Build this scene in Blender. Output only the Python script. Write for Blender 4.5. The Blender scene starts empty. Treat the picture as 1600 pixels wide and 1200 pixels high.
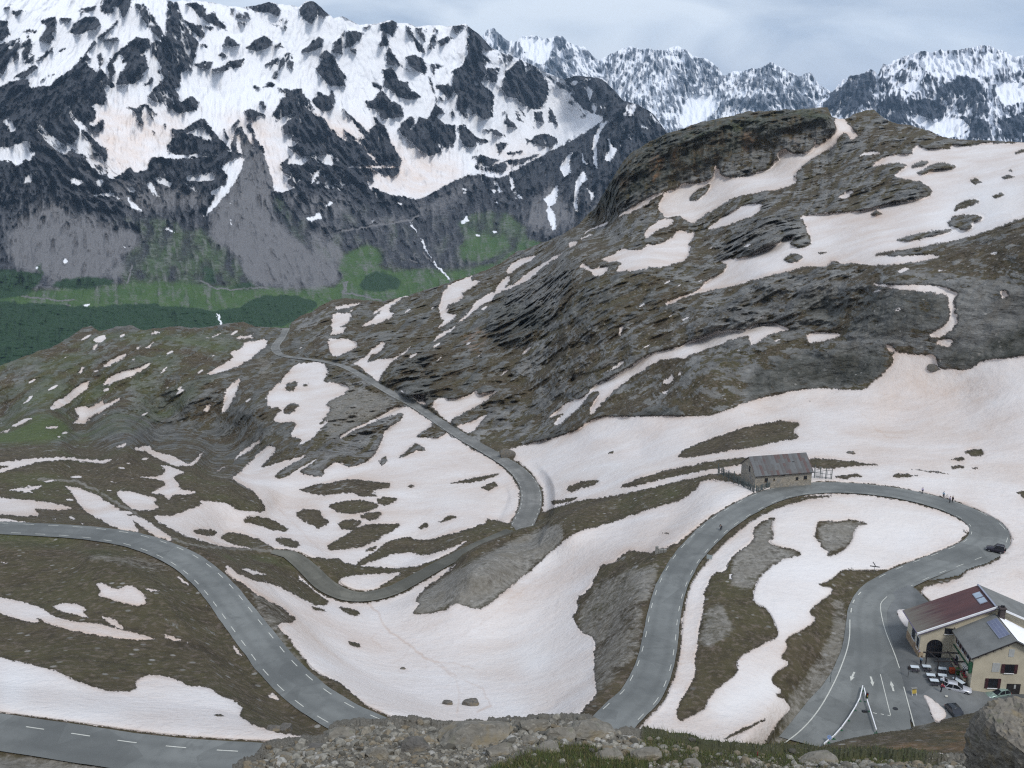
import bpy, bmesh, math, random
import numpy as np
from mathutils import Vector, Matrix

# ---------------------------------------------------------------- camera, sky, sun, exposure
S = bpy.context.scene
COL = S.collection
FOC, PITCH = 1570.0, math.radians(16.3)
cam = bpy.data.objects.new("camera", bpy.data.cameras.new("camera"))
COL.objects.link(cam)
cam.location = (0, 0, 0)
cam.rotation_euler = (math.pi / 2 - PITCH, 0, 0)
cam.data.sensor_width = 36.0
cam.data.lens = 36.0 * FOC / 1600.0
cam.data.clip_start, cam.data.clip_end = 0.1, 60000
S.camera = cam

SUN_EL, SUN_AZ = math.radians(50), math.radians(-35)
W = bpy.data.worlds.new("World")
S.world = W
W.use_nodes = True
nt = W.node_tree
nt.nodes.clear()
def wn(t, **k):
    n = nt.nodes.new(t)
    for a, b in k.items(): setattr(n, a, b)
    return n
sky = wn('ShaderNodeTexSky', sky_type='NISHITA', sun_disc=False, sun_elevation=SUN_EL, sun_rotation=SUN_AZ)
bgs = wn('ShaderNodeBackground'); bgs.inputs[1].default_value = 0.11
nt.links.new(sky.outputs[0], bgs.inputs[0])
tc = wn('ShaderNodeTexCoord')
mp = wn('ShaderNodeMapping'); mp.inputs['Scale'].default_value = (1.0, 1.0, 2.6)
nt.links.new(tc.outputs['Generated'], mp.inputs[0])
n1 = wn('ShaderNodeTexNoise'); n1.inputs['Scale'].default_value = 5.0; n1.inputs['Detail'].default_value = 6; n1.inputs['Roughness'].default_value = .48
n1.inputs['Distortion'].default_value = .6
nt.links.new(mp.outputs[0], n1.inputs[0])
cr = wn('ShaderNodeValToRGB')
cr.color_ramp.elements[0].position = .36; cr.color_ramp.elements[0].color = (.41, .49, .64, 1)
cr.color_ramp.elements[1].position = .62; cr.color_ramp.elements[1].color = (.79, .86, .97, 1)
nt.links.new(n1.outputs[0], cr.inputs[0])
# cloud deck brighter towards the zenith, as any overcast sky
sx = wn('ShaderNodeSeparateXYZ'); nt.links.new(tc.outputs['Generated'], sx.inputs[0])
mr = wn('ShaderNodeMapRange'); mr.inputs[1].default_value = .12; mr.inputs[2].default_value = .8
mr.inputs[3].default_value = 1.0; mr.inputs[4].default_value = 1.3
nt.links.new(sx.outputs[2], mr.inputs[0])
bgc = wn('ShaderNodeBackground')
nt.links.new(cr.outputs[0], bgc.inputs[0]); nt.links.new(mr.outputs[0], bgc.inputs[1])
mxw = wn('ShaderNodeMixShader'); mxw.inputs[0].default_value = .86
nt.links.new(bgs.outputs[0], mxw.inputs[1]); nt.links.new(bgc.outputs[0], mxw.inputs[2])
wo = wn('ShaderNodeOutputWorld'); nt.links.new(mxw.outputs[0], wo.inputs[0])

sd = bpy.data.lights.new("sun", 'SUN'); sd.energy = 2.1; sd.angle = math.radians(14); sd.color = (1, .975, .94)
so = bpy.data.objects.new("sun", sd); COL.objects.link(so)
# direction towards the sun: to the right of the view and a little behind the camera
_sdir = Vector((math.cos(SUN_EL) * math.sin(-SUN_AZ + math.pi * .62), math.cos(SUN_EL) * math.cos(-SUN_AZ + math.pi * .62), math.sin(SUN_EL)))
so.rotation_euler = _sdir.to_track_quat('Z', 'Y').to_euler()
sky.sun_rotation = math.atan2(_sdir.x, _sdir.y)

S.view_settings.view_transform = 'Standard'
S.view_settings.look = 'None'
S.view_settings.exposure = 0.08
S.view_settings.gamma = 1.0
S.cycles.use_denoising = False
S.cycles.filter_width = 1.2
S.cycles.max_bounces = 4; S.cycles.diffuse_bounces = 2; S.cycles.glossy_bounces = 2
S.cycles.transmission_bounces = 2; S.cycles.volume_bounces = 0; S.cycles.transparent_max_bounces = 4
S.cycles.use_adaptive_sampling = False

rng = np.random.default_rng(7)
random.seed(7)

# ---------------------------------------------------------------- survey: photograph bearings to world points
CP, SP = math.cos(PITCH), math.sin(PITCH)
def rays(u, v):
    x = (np.asarray(u, dtype=np.float64) - 800) / FOC
    y = (600 - np.asarray(v, dtype=np.float64)) / FOC
    return np.stack([x + 0 * y, CP + y * SP + 0 * x, -SP + y * CP + 0 * x], -1)
def at(u, v, z):
    r = rays(u, v); return Vector(r * (z / r[2]))
def atd(u, v, D):
    r = rays(u, v); return Vector(r * (D / math.hypot(r[0], r[1])))

# ---------------------------------------------------------------- noise
_perm = rng.permutation(4096).astype(np.int64)
_grad = rng.normal(size=(4096, 3)); _grad /= np.linalg.norm(_grad, axis=1)[:, None]
_grad = _grad.astype(np.float32)
def perlin(x, y, z):
    xi, yi, zi = np.floor(x), np.floor(y), np.floor(z)
    fx, fy, fz = (x - xi).astype(np.float32), (y - yi).astype(np.float32), (z - zi).astype(np.float32)
    xi, yi, zi = xi.astype(np.int64), yi.astype(np.int64), zi.astype(np.int64)
    ux, uy, uz = [f * f * f * (f * (f * 6 - 15) + 10) for f in (fx, fy, fz)]
    out = 0
    for dx in (0, 1):
        px = _perm[(xi + dx) & 4095]; wx = ux if dx else 1 - ux
        for dy in (0, 1):
            py = _perm[(px + yi + dy) & 4095]; wy = uy if dy else 1 - uy
            for dz in (0, 1):
                g = _grad[_perm[(py + zi + dz) & 4095]]; wz = uz if dz else 1 - uz
                out = out + wx * wy * wz * (g[..., 0] * (fx - dx) + g[..., 1] * (fy - dy) + g[..., 2] * (fz - dz))
    return out * 1.6
def fbm(x, y, z, octv=4, gain=.5, lac=2.03):
    a, s, o, n = 1.0, 0.0, 0, 0.0
    for k in range(octv):
        o = o + a * perlin(x + 17.3 * k, y - 9.1 * k, z + 5.7 * k); n += a; a *= gain
        x, y, z = x * lac, y * lac, z * lac
    return o / n
def ridged(x, y, z, octv=4, gain=.5, lac=2.03):
    a, o, n = 1.0, 0, 0.0
    for k in range(octv):
        o = o + a * (1 - 2.2 * np.abs(perlin(x + 31.7 * k, y + 11.9 * k, z - 3.3 * k))); n += a; a *= gain
        x, y, z = x * lac, y * lac, z * lac
    return o / n
def sstep(a, b, x):
    t = np.clip((x - a) / (b - a), 0, 1); return t * t * (3 - 2 * t)

# ---------------------------------------------------------------- survey rasters (one cell per photograph pixel)
U0, V0, RW, RH = -170, -60, 1940, 1390
def raster(val=0.0): return np.full((RH, RW), val, np.float32)
K = 540 / 1600
CROP = dict(Q=(0, 0), R=(260, 0), S=(520, 20), T=(0, 220), U=(280, 220), A=(0, 0), B=(530, 0), C=(1060, 0), D=(0, 395), E=(530, 395), F=(1060, 395), G=(0, 795), H=(530, 795), I=(1060, 795))
def cc(c, pts):
    if c == 'P': return [tuple(map(float, p)) for p in pts]
    ox, oy = CROP[c]; k_ = .2522 if c in 'QRSTU' else K; return [(ox + x * k_, oy + y * k_) for x, y in pts]
def chaikin(p):
    p = np.asarray(p, float); q = np.roll(p, -1, 0)
    return np.stack([p * .8 + q * .2, p * .2 + q * .8], 1).reshape(-1, 2)
def inside(pts, smooth=True):
    p = chaikin(pts) if smooth and len(pts) > 4 else np.asarray(pts, float)
    p = p - np.array([U0, V0])
    x0, x1 = int(max(0, p[:, 0].min() - 1)), int(min(RW, p[:, 0].max() + 2))
    y0, y1 = int(max(0, p[:, 1].min() - 1)), int(min(RH, p[:, 1].max() + 2))
    if x1 <= x0 or y1 <= y0: return None
    xs = np.arange(x0, x1) + .5; m = np.zeros((y1 - y0, x1 - x0), bool)
    n = len(p)
    for i in range(n):
        (ax, ay), (bx, by) = p[i], p[(i + 1) % n]
        if ay == by: continue
        lo, hi = min(ay, by), max(ay, by)
        r0, r1 = max(y0, int(math.ceil(lo - .5))), min(y1, int(math.ceil(hi - .5)))
        if r1 <= r0: continue
        yy = np.arange(r0, r1) + .5
        xc = ax + (yy - ay) * (bx - ax) / (by - ay)
        m[r0 - y0:r1 - y0] ^= xs[None, :] > xc[:, None]
    return (slice(y0, y1), slice(x0, x1)), m
def paint(R, val, c, pts, smooth=True):
    q = inside(cc(c, pts), smooth)
    if q: R[q[0]][q[1]] = val
def stroke(R, val, c, pts, w, w2=None):
    p = np.array(cc(c, pts)); w2 = w if w2 is None else w2
    seg = np.r_[0, np.cumsum(np.hypot(*np.diff(p, axis=0).T))]
    n = max(2, int(seg[-1]))
    s = np.linspace(0, seg[-1], n); wob = np.stack([perlin(s / 9 + len(pts), s * 0 + p[0, 0], s * 0 + o_) + .6 * perlin(s / 3.5, s * 0 + p[0, 1], s * 0 + o_) for o_ in (.3, 7.7)]) * 2.2
    xs, ys = np.interp(s, seg, p[:, 0]) - U0, np.interp(s, seg, p[:, 1]) - V0
    for k in range(n):
        r = (w + (w2 - w) * k / n) / 2; xs[k] += wob[0, k]; ys[k] += wob[1, k]
        x0, x1, y0, y1 = int(xs[k] - r - 1), int(xs[k] + r + 2), int(ys[k] - r - 1), int(ys[k] + r + 2)
        if x0 < 0 or y0 < 0 or x1 >= RW or y1 >= RH: continue
        Y, X = np.mgrid[y0:y1, x0:x1]
        d = np.hypot(X + .5 - xs[k], Y + .5 - ys[k])
        sub = R[y0:y1, x0:x1]; a = np.clip(r + .5 - d, 0, 1)
        sub[:] = np.where(a > 0, np.maximum(a * val + (1 - a) * sub, 0) if val < .5 else np.maximum(sub, a * val), sub)
def blur(R, r, it=1):
    for _ in range(it):
        for ax in (0, 1):
            k = 2 * r + 1
            P = np.pad(R, [(r + 1, r) if a == ax else (0, 0) for a in (0, 1)], mode='edge').cumsum(ax, dtype=np.float64)
            R = ((P[k:] - P[:-k]) if ax == 0 else (P[:, k:] - P[:, :-k])).astype(np.float32) / k
    return R
def samp(R, u, v):
    x, y = np.clip(u - U0 - .5, 0, RW - 1.001), np.clip(v - V0 - .5, 0, RH - 1.001)
    xi, yi = x.astype(np.int32), y.astype(np.int32); fx, fy = (x - xi).astype(np.float32), (y - yi).astype(np.float32)
    return (R[yi, xi] * (1 - fx) + R[yi, xi + 1] * fx) * (1 - fy) + (R[yi + 1, xi] * (1 - fx) + R[yi + 1, xi + 1] * fx) * fy

def lic(noise, ang, half, step=1.0):
    """smear a noise raster along a surveyed direction field (fall lines, rock beds)"""
    h, w_ = noise.shape; yy, xx = np.mgrid[0:h, 0:w_].astype(np.float32); dx, dy = np.cos(ang).astype(np.float32) * step, np.sin(ang).astype(np.float32) * step
    acc = np.zeros_like(noise); wt = 0.0
    for k in range(-half, half + 1):
        g = math.exp(-2.0 * (k / half) ** 2)
        x, y = np.clip(xx + k * dx, 0, w_ - 1.01), np.clip(yy + k * dy, 0, h - 1.01); xi, yi = x.astype(np.int32), y.astype(np.int32); fx, fy = x - xi, y - yi
        acc += g * ((noise[yi, xi] * (1 - fx) + noise[yi, xi + 1] * fx) * (1 - fy) + (noise[yi + 1, xi] * (1 - fx) + noise[yi + 1, xi + 1] * fx) * fy); wt += g
    acc /= wt
    return ((acc - acc.mean()) / acc.std()).astype(np.float32)
def rasnoise(cell, seed, octv=2):
    r_ = np.random.default_rng(seed); out = np.zeros((RH, RW), np.float32); a = 1.0
    for o in range(octv):
        c = max(1.0, cell / 2 ** o); g = r_.normal(size=(int(RH / c) + 3, int(RW / c) + 3)).astype(np.float32)
        y, x = np.arange(RH) / c, np.arange(RW) / c; yi, xi = y.astype(int), x.astype(int); fy, fx = (y - yi)[:, None].astype(np.float32), (x - xi)[None].astype(np.float32); fy, fx = fy * fy * (3 - 2 * fy), fx * fx * (3 - 2 * fx)
        out += a * ((g[yi][:, xi] * (1 - fx) + g[yi][:, xi + 1] * fx) * (1 - fy) + (g[yi + 1][:, xi] * (1 - fx) + g[yi + 1][:, xi + 1] * fx) * fy); a *= .6
    return out
def dir_field(pts):
    p = np.array(pts, float); c = np.cos(2 * np.radians(p[:, 2])); s_ = np.sin(2 * np.radians(p[:, 2])); st = 10
    gx, gy = np.meshgrid(np.arange(0, RW, st) + U0, np.arange(0, RH, st) + V0); d = 1 / ((gx[..., None] - p[:, 0]) ** 2 + (gy[..., None] - p[:, 1]) ** 2 + 300) ** 1.5
    a = .5 * np.arctan2((d * s_).sum(-1), (d * c).sum(-1))
    return np.repeat(np.repeat(a, st, 0), st, 1)[:RH, :RW]
def push(P, N, d):
    """raise the relief by d (metres off the surface) along each survey bearing"""
    r_ = P / np.linalg.norm(P, axis=-1, keepdims=True); c = np.maximum(np.abs((N * r_).sum(-1)), .45)
    return P - r_ * (d / c)[..., None]
def depth_raster(ctrl):
    """thin-plate surface of inverse depth through the surveyed points (u, v, inverse depth); planes stay planes"""
    c = np.array(ctrl, float); n = len(c)
    P = c[:, :2] / 400.0
    def phi(r2): return np.where(r2 > 0, .5 * r2 * np.log(np.maximum(r2, 1e-12)), 0)
    A = np.zeros((n + 3, n + 3)); d2 = ((P[:, None] - P[None]) ** 2).sum(-1)
    A[:n, :n] = phi(d2) + np.eye(n) * 2e-3
    A[:n, n] = 1; A[:n, n + 1:] = P; A[n:, :n] = A[:n, n:].T
    sol = np.linalg.solve(A, np.r_[c[:, 2] * 1e3, 0, 0, 0])
    st = 5
    gu, gv = np.arange(U0, U0 + RW + st, st), np.arange(V0, V0 + RH + st, st)
    G = np.stack(np.meshgrid(gu, gv), -1) / 400.0
    out = sol[n] + G @ sol[n + 1:]
    for i in range(n): out += sol[i] * phi(((G - P[i]) ** 2).sum(-1))
    uu, vv = np.arange(RW) / st, np.arange(RH) / st
    ui, vi = uu.astype(int), vv.astype(int); fu, fv = uu - ui, vv - vi
    a = out[vi][:, ui] * (1 - fu) + out[vi][:, ui + 1] * fu
    b = out[vi + 1][:, ui] * (1 - fu) + out[vi + 1][:, ui + 1] * fu
    return (np.maximum(a * (1 - fv[:, None]) + b * fv[:, None], 1e-2) * 1e-3).astype(np.float64)
def cz(u, v, z):
    r = rays(u, v); return (u, v, r[2] / z)
def cd(u, v, D):
    r = rays(u, v); return (u, v, math.hypot(r[0], r[1]) / D)

# ---------------------------------------------------------------- object helpers
def tag(o, label=None, cat=None, group=None, kind=None):
    for k, v in (('label', label), ('category', cat), ('group', group), ('kind', kind)):
        if v: o[k] = v
    return o
def link_mesh(name, me, mat=None, parent=None):
    o = bpy.data.objects.new(name, me); COL.objects.link(o)
    for m in (mat if isinstance(mat, (list, tuple)) else [mat] if mat else []): me.materials.append(m)
    if parent: o.parent = parent
    return o
def np_mesh(name, P, quads, attrs=None, smooth=True):
    me = bpy.data.meshes.new(name)
    me.vertices.add(len(P)); me.vertices.foreach_set('co', P.astype(np.float32).ravel())
    nq = len(quads)
    me.loops.add(nq * 4); me.loops.foreach_set('vertex_index', quads.astype(np.int32).ravel())
    me.polygons.add(nq); me.polygons.foreach_set('loop_start', np.arange(0, nq * 4, 4, dtype=np.int32))
    me.polygons.foreach_set('use_smooth', np.full(nq, smooth))
    for nm, arr in (attrs or {}).items():
        a = me.attributes.new(nm, 'FLOAT_COLOR', 'POINT')
        b = np.ones((len(P), 4), np.float32); b[:, :arr.shape[1]] = arr
        a.data.foreach_set('color', b.ravel())
    me.update(); me.validate()
    return me
def grid_quads(nv, nu):
    i = np.arange(nv * nu).reshape(nv, nu)
    return np.stack([i[:-1, :-1], i[1:, :-1], i[1:, 1:], i[:-1, 1:]], -1).reshape(-1, 4)
def normals(P):
    du, dv = np.gradient(P, axis=1), np.gradient(P, axis=0)
    N = np.cross(dv, du); N /= np.linalg.norm(N, axis=-1, keepdims=True) + 1e-12
    return N * np.where((N * P).sum(-1, keepdims=True) > 0, -1, 1)
def skyline(c, pts): 
    p = np.array(cc(c, pts)); return p[np.argsort(p[:, 0], kind='stable')]
def sheet(ctrlR, sky_pts, vbot, u0, u1, nu, nv, jag, jscale, back):
    """grid of survey bearings from the skyline down, with extra rows rolling over behind the crest; returns u, v, base points"""
    u = np.linspace(u0, u1, nu)
    vs = np.interp(u, sky_pts[:, 0], sky_pts[:, 1]) + jag * fbm(u / jscale, u * 0 + 3.7, u * 0 + jag, 5, .6)
    s = np.linspace(0, 1, nv)[:, None]
    Um = np.repeat(u[None], nv, 0); Vm = vs[None] + (vbot - vs[None]) * s
    w = samp(ctrlR, Um, Vm)
    P = rays(Um, Vm) / w[..., None]
    if back:
        nb = 10
        crest = P[0]; hd = crest * np.array([1, 1, 0]); hd /= np.linalg.norm(hd, axis=-1, keepdims=True)
        k = (np.arange(nb, 0, -1) / nb)[:, None, None]
        B = crest[None] + hd[None] * back * k + np.array([0, 0, -1.0]) * back * (.12 * k + .75 * k * k)
        Um = np.vstack([np.repeat(u[None], nb, 0), Um]); Vm = np.vstack([np.repeat(vs[None], nb, 0), Vm])
        P = np.concatenate([B, P], 0)
    return Um, Vm, P

# ---------------------------------------------------------------- materials
def new_mat(name):
    m = bpy.data.materials.new(name); m.use_nodes = True
    t = m.node_tree; t.nodes.clear()
    out = t.nodes.new('ShaderNodeOutputMaterial'); b = t.nodes.new('ShaderNodeBsdfPrincipled')
    t.links.new(b.outputs[0], out.inputs[0])
    return m, t, b
class NB:
    """tiny node builder"""
    def __init__(s, t): s.t = t
    def n(s, ty, **k):
        x = s.t.nodes.new(ty)
        for a, b in k.items(): setattr(x, a, b)
        return x
    def set(s, sock, v):
        if isinstance(v, bpy.types.NodeSocket): s.t.links.new(v, sock)
        elif v is not None: sock.default_value = (*v, 1) if isinstance(v, tuple) and len(v) == 3 and sock.type == 'RGBA' else v
    def pos(s): return s.n('ShaderNodeNewGeometry').outputs['Position']
    def attr(s, name):
        a = s.n('ShaderNodeAttribute', attribute_name=name); sp = s.n('ShaderNodeSeparateColor'); s.t.links.new(a.outputs['Color'], sp.inputs[0])
        return list(sp.outputs) + [a.outputs['Alpha']]
    def map(s, vec, scale=(1, 1, 1), rot=(0, 0, 0)):
        m = s.n('ShaderNodeMapping'); s.set(m.inputs[0], vec); m.inputs['Scale'].default_value = scale; m.inputs['Rotation'].default_value = rot
        return m.outputs[0]
    def noise(s, vec, scale, detail=4, rough=.55, dist=0.0, kind=None):
        m = s.n('ShaderNodeTexNoise')
        if kind: m.noise_type = kind
        s.set(m.inputs['Vector'], vec); m.inputs['Scale'].default_value = scale; m.inputs['Detail'].default_value = detail
        m.inputs['Roughness'].default_value = rough; m.inputs['Distortion'].default_value = dist
        return m.outputs[0]
    def voro(s, vec, scale, feature='F1', out='Distance'):
        m = s.n('ShaderNodeTexVoronoi', feature=feature); s.set(m.inputs['Vector'], vec); m.inputs['Scale'].default_value = scale
        return m.outputs[out]
    def math(s, op, a, b=0.0, clamp=False):
        m = s.n('ShaderNodeMath', operation=op, use_clamp=clamp); s.set(m.inputs[0], a); s.set(m.inputs[1], b); return m.outputs[0]
    def mix(s, f, a, b, mode='MIX'):
        m = s.n('ShaderNodeMix', data_type='RGBA', blend_type=mode); s.set(m.inputs['Factor'], f); s.set(m.inputs[6], a); s.set(m.inputs[7], b); return m.outputs[2]
    def rng(s, x, a, b, c=0.0, d=1.0, smooth=False):
        m = s.n('ShaderNodeMapRange'); m.interpolation_type = 'SMOOTHSTEP' if smooth else 'LINEAR'
        s.set(m.inputs[0], x); s.set(m.inputs[1], a); s.set(m.inputs[2], b); s.set(m.inputs[3], c); s.set(m.inputs[4], d); return m.outputs[0]
    def bump(s, h, strength=.5, dist=1.0):
        m = s.n('ShaderNodeBump'); s.set(m.inputs['Strength'], strength); s.set(m.inputs['Distance'], dist); s.set(m.inputs['Height'], h); return m.outputs[0]

def terrain_mat(name, L=1.0, heath=((.046, .036, .020), (.083, .067, .037)), rock=((.044, .044, .043), (.215, .212, .20)), snow=(.64, .62, .60),
                dust=(.47, .375, .31), green=((.045, .065, .018), (.075, .105, .028)), gravel=((.135, .128, .113), (.29, .275, .245)), tilt=(0, -.35, .2)):
    """heath, rock, green, gravel and snow laid out by the surveyed ground-cover attributes; L scales all patterns"""
    m, t, b = new_mat(name); k = NB(t); p = k.pos()
    m1, m2 = k.attr('cover'), k.attr('cover_two')
    big = k.noise(p, .030 / L, 5, .6); mid = k.noise(p, .16 / L, 6, .62); fine = k.noise(p, .9 / L, 6, .65)
    bed = k.noise(k.map(p, (.6, .6, 2.6), tilt), .09 / L, 8, .68, .4)
    dv = k.n('ShaderNodeVectorMath', operation='ADD'); k.set(dv.inputs[0], k.map(p, (1, 1, 2.4), tilt)); nc_ = k.n('ShaderNodeTexNoise'); nc_.inputs['Scale'].default_value = .12 / L; nc_.inputs['Detail'].default_value = 5; k.set(nc_.inputs['Vector'], p); sv_ = k.n('ShaderNodeVectorMath', operation='SCALE'); k.set(sv_.inputs[0], nc_.outputs['Color']); sv_.inputs['Scale'].default_value = 14 * L; k.set(dv.inputs[1], sv_.outputs[0])
    crack = k.voro(dv.outputs[0], .10 / L, 'DISTANCE_TO_EDGE')
    hc = k.mix(k.rng(mid, .35, .65), heath[0], heath[1])
    hc = k.mix(k.rng(big, .42, .62, 0, .75), hc, (.066, .060, .027)); hc = k.mix(k.rng(k.noise(p, .42 / L, 5, .7), .5, .68, 0, .7), hc, (.030, .023, .014))
    hc = k.mix(k.rng(fine, .5, .72, .0, .8), hc, (heath[1][0] * 2.0, heath[1][1] * 1.95, heath[1][2] * 2.9))
    thin = k.noise(k.map(p, (.45, .45, 2.8), tilt), .34 / L, 7, .7, .3)
    rc = k.mix(k.rng(bed, .38, .62), rock[0], rock[1]); rc = k.mix(k.rng(thin, .36, .46, .6, 0), rc, (.024, .023, .022)); rc = k.mix(k.rng(thin, .55, .68, 0, .6), rc, (rock[1][0] * 1.25, rock[1][1] * 1.25, rock[1][2] * 1.25))
    rc = k.mix(k.rng(fine, .35, .75, 0, .5), rc, (rock[1][0] * 1.1, rock[1][1] * 1.08, rock[1][2] * 1.05))
    rc = k.mix(k.rng(crack, .0, .05, .22, 0), rc, (rock[0][0] * .55, rock[0][1] * .55, rock[0][2] * .55))
    rc = k.mix(k.rng(mid, .52, .7, 0, .4), rc, (.10, .08, .055))
    vert = k.noise(k.map(p, (1, 1, .22)), .22 / L, 6, .65, .3)
    rc = k.mix(k.math('MULTIPLY', m1[3], k.rng(vert, .38, .66, .98, .38)), rc, k.mix(k.rng(vert, .35, .65), (.018, .021, .014), (.045, .048, .030)))
    rf = k.math('ADD', k.math('ADD', m1[1], k.math('MULTIPLY', k.math('MULTIPLY', k.math('SUBTRACT', big, .5), m1[1]), 2.2)), k.math('MULTIPLY', k.math('SUBTRACT', k.mix(.5, bed, mid), .5), 2.6))
    rf = k.math('ADD', rf, k.math('MULTIPLY', k.math('SUBTRACT', thin, .5), 1.3)); base = k.mix(k.rng(rf, .42, .58, 0, 1, True), hc, rc)
    gc = k.mix(k.rng(mid, .3, .7), green[0], green[1])
    gc = k.mix(k.rng(fine, .4, .75, 0, .5), gc, (green[1][0] * 1.5, green[1][1] * 1.3, green[1][2] * 1.5))
    gf = k.math('ADD', m1[2], k.math('MULTIPLY', k.math('SUBTRACT', big, .5), .9))
    base = k.mix(k.math('MULTIPLY', k.rng(gf, .3, .75), .9), base, gc)
    vc = k.mix(k.rng(fine, .3, .7), gravel[0], gravel[1])
    vc = k.mix(k.rng(mid, .4, .7, 0, .7), vc, (.125, .11, .082)); vc = k.mix(k.rng(k.noise(p, .42 / L, 5, .7), .5, .7, 0, .6), vc, (.095, .084, .064))
    vf = k.math('ADD', m2[0], k.math('ADD', k.math('MULTIPLY', k.math('SUBTRACT', mid, .5), 1.5), k.math('MULTIPLY', k.math('SUBTRACT', fine, .5), 1.0)))
    base = k.mix(k.rng(vf, .3, .75), base, vc)
    # scattered stones lying on heath and gravel
    vs_ = k.n('ShaderNodeTexVoronoi'); k.set(vs_.inputs['Vector'], p); vs_.inputs['Scale'].default_value = .55 / L; sv2 = k.n('ShaderNodeSeparateColor'); k.set(sv2.inputs[0], vs_.outputs['Color'])
    stn = k.math('MULTIPLY', k.rng(vs_.outputs['Distance'], .18, .30, 1, 0), k.rng(sv2.outputs[0], .78, .80))
    base = k.mix(k.math('MULTIPLY', stn, .8), base, k.mix(sv2.outputs[1], (.12, .115, .10), (.30, .285, .26)))
    # orange iron staining
    base = k.mix(k.math('MULTIPLY', m2[2], k.rng(mid, .45, .62)), base, (.22, .11, .045))
    # meltwater-soaked ground next to the snow
    base = k.mix(k.math('MULTIPLY', m2[3], k.rng(fine, .3, .6, .9, .45)), base, k.mix(.5, (.020, .016, .011), base))
    # snow, tinted by wind-blown desert dust
    streak = k.noise(k.map(p, (.7, .9, 1.0), (0, 0, .5)), .045 / L, 9, .68, .5)
    dirt = k.noise(p, 1.6 / L, 4, .7)
    df = k.math('MULTIPLY', m2[1], k.rng(streak, .30, .70, .35, 1.35))
    df = k.math('ADD', df, k.math('MULTIPLY', k.rng(dirt, .52, .72, 0, .5), m2[1]), True)
    sc = k.mix(df, snow, dust)
    sc = k.mix(k.rng(big, .4, .7, 0, .3), sc, (.74, .75, .77))
    base = k.mix(m1[0], base, sc)
    k.set(b.inputs['Base Color'], base)
    k.set(b.inputs['Roughness'], k.rng(m1[0], 0, 1, .92, .6)); b.inputs['Specular IOR Level'].default_value = .25
    h = k.math('ADD', k.math('ADD', k.math('MULTIPLY', bed, 2.4 * L), k.math('MULTIPLY', k.math('MULTIPLY', thin, m1[1]), 3.0 * L)), k.math('ADD', k.math('MULTIPLY', mid, 1.2 * L), k.math('MULTIPLY', fine, .45 * L)))
    sh = k.math('ADD', k.math('MULTIPLY', dirt, .16 * L), k.math('MULTIPLY', k.noise(p, .45 / L, 4, .6), .5 * L))
    hh = k.n('ShaderNodeMix', data_type='FLOAT'); k.set(hh.inputs[0], m1[0]); k.set(hh.inputs[2], h); k.set(hh.inputs[3], sh)
    k.set(b.inputs['Normal'], k.bump(hh.outputs[0], .75, 1.0))
    return m
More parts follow.
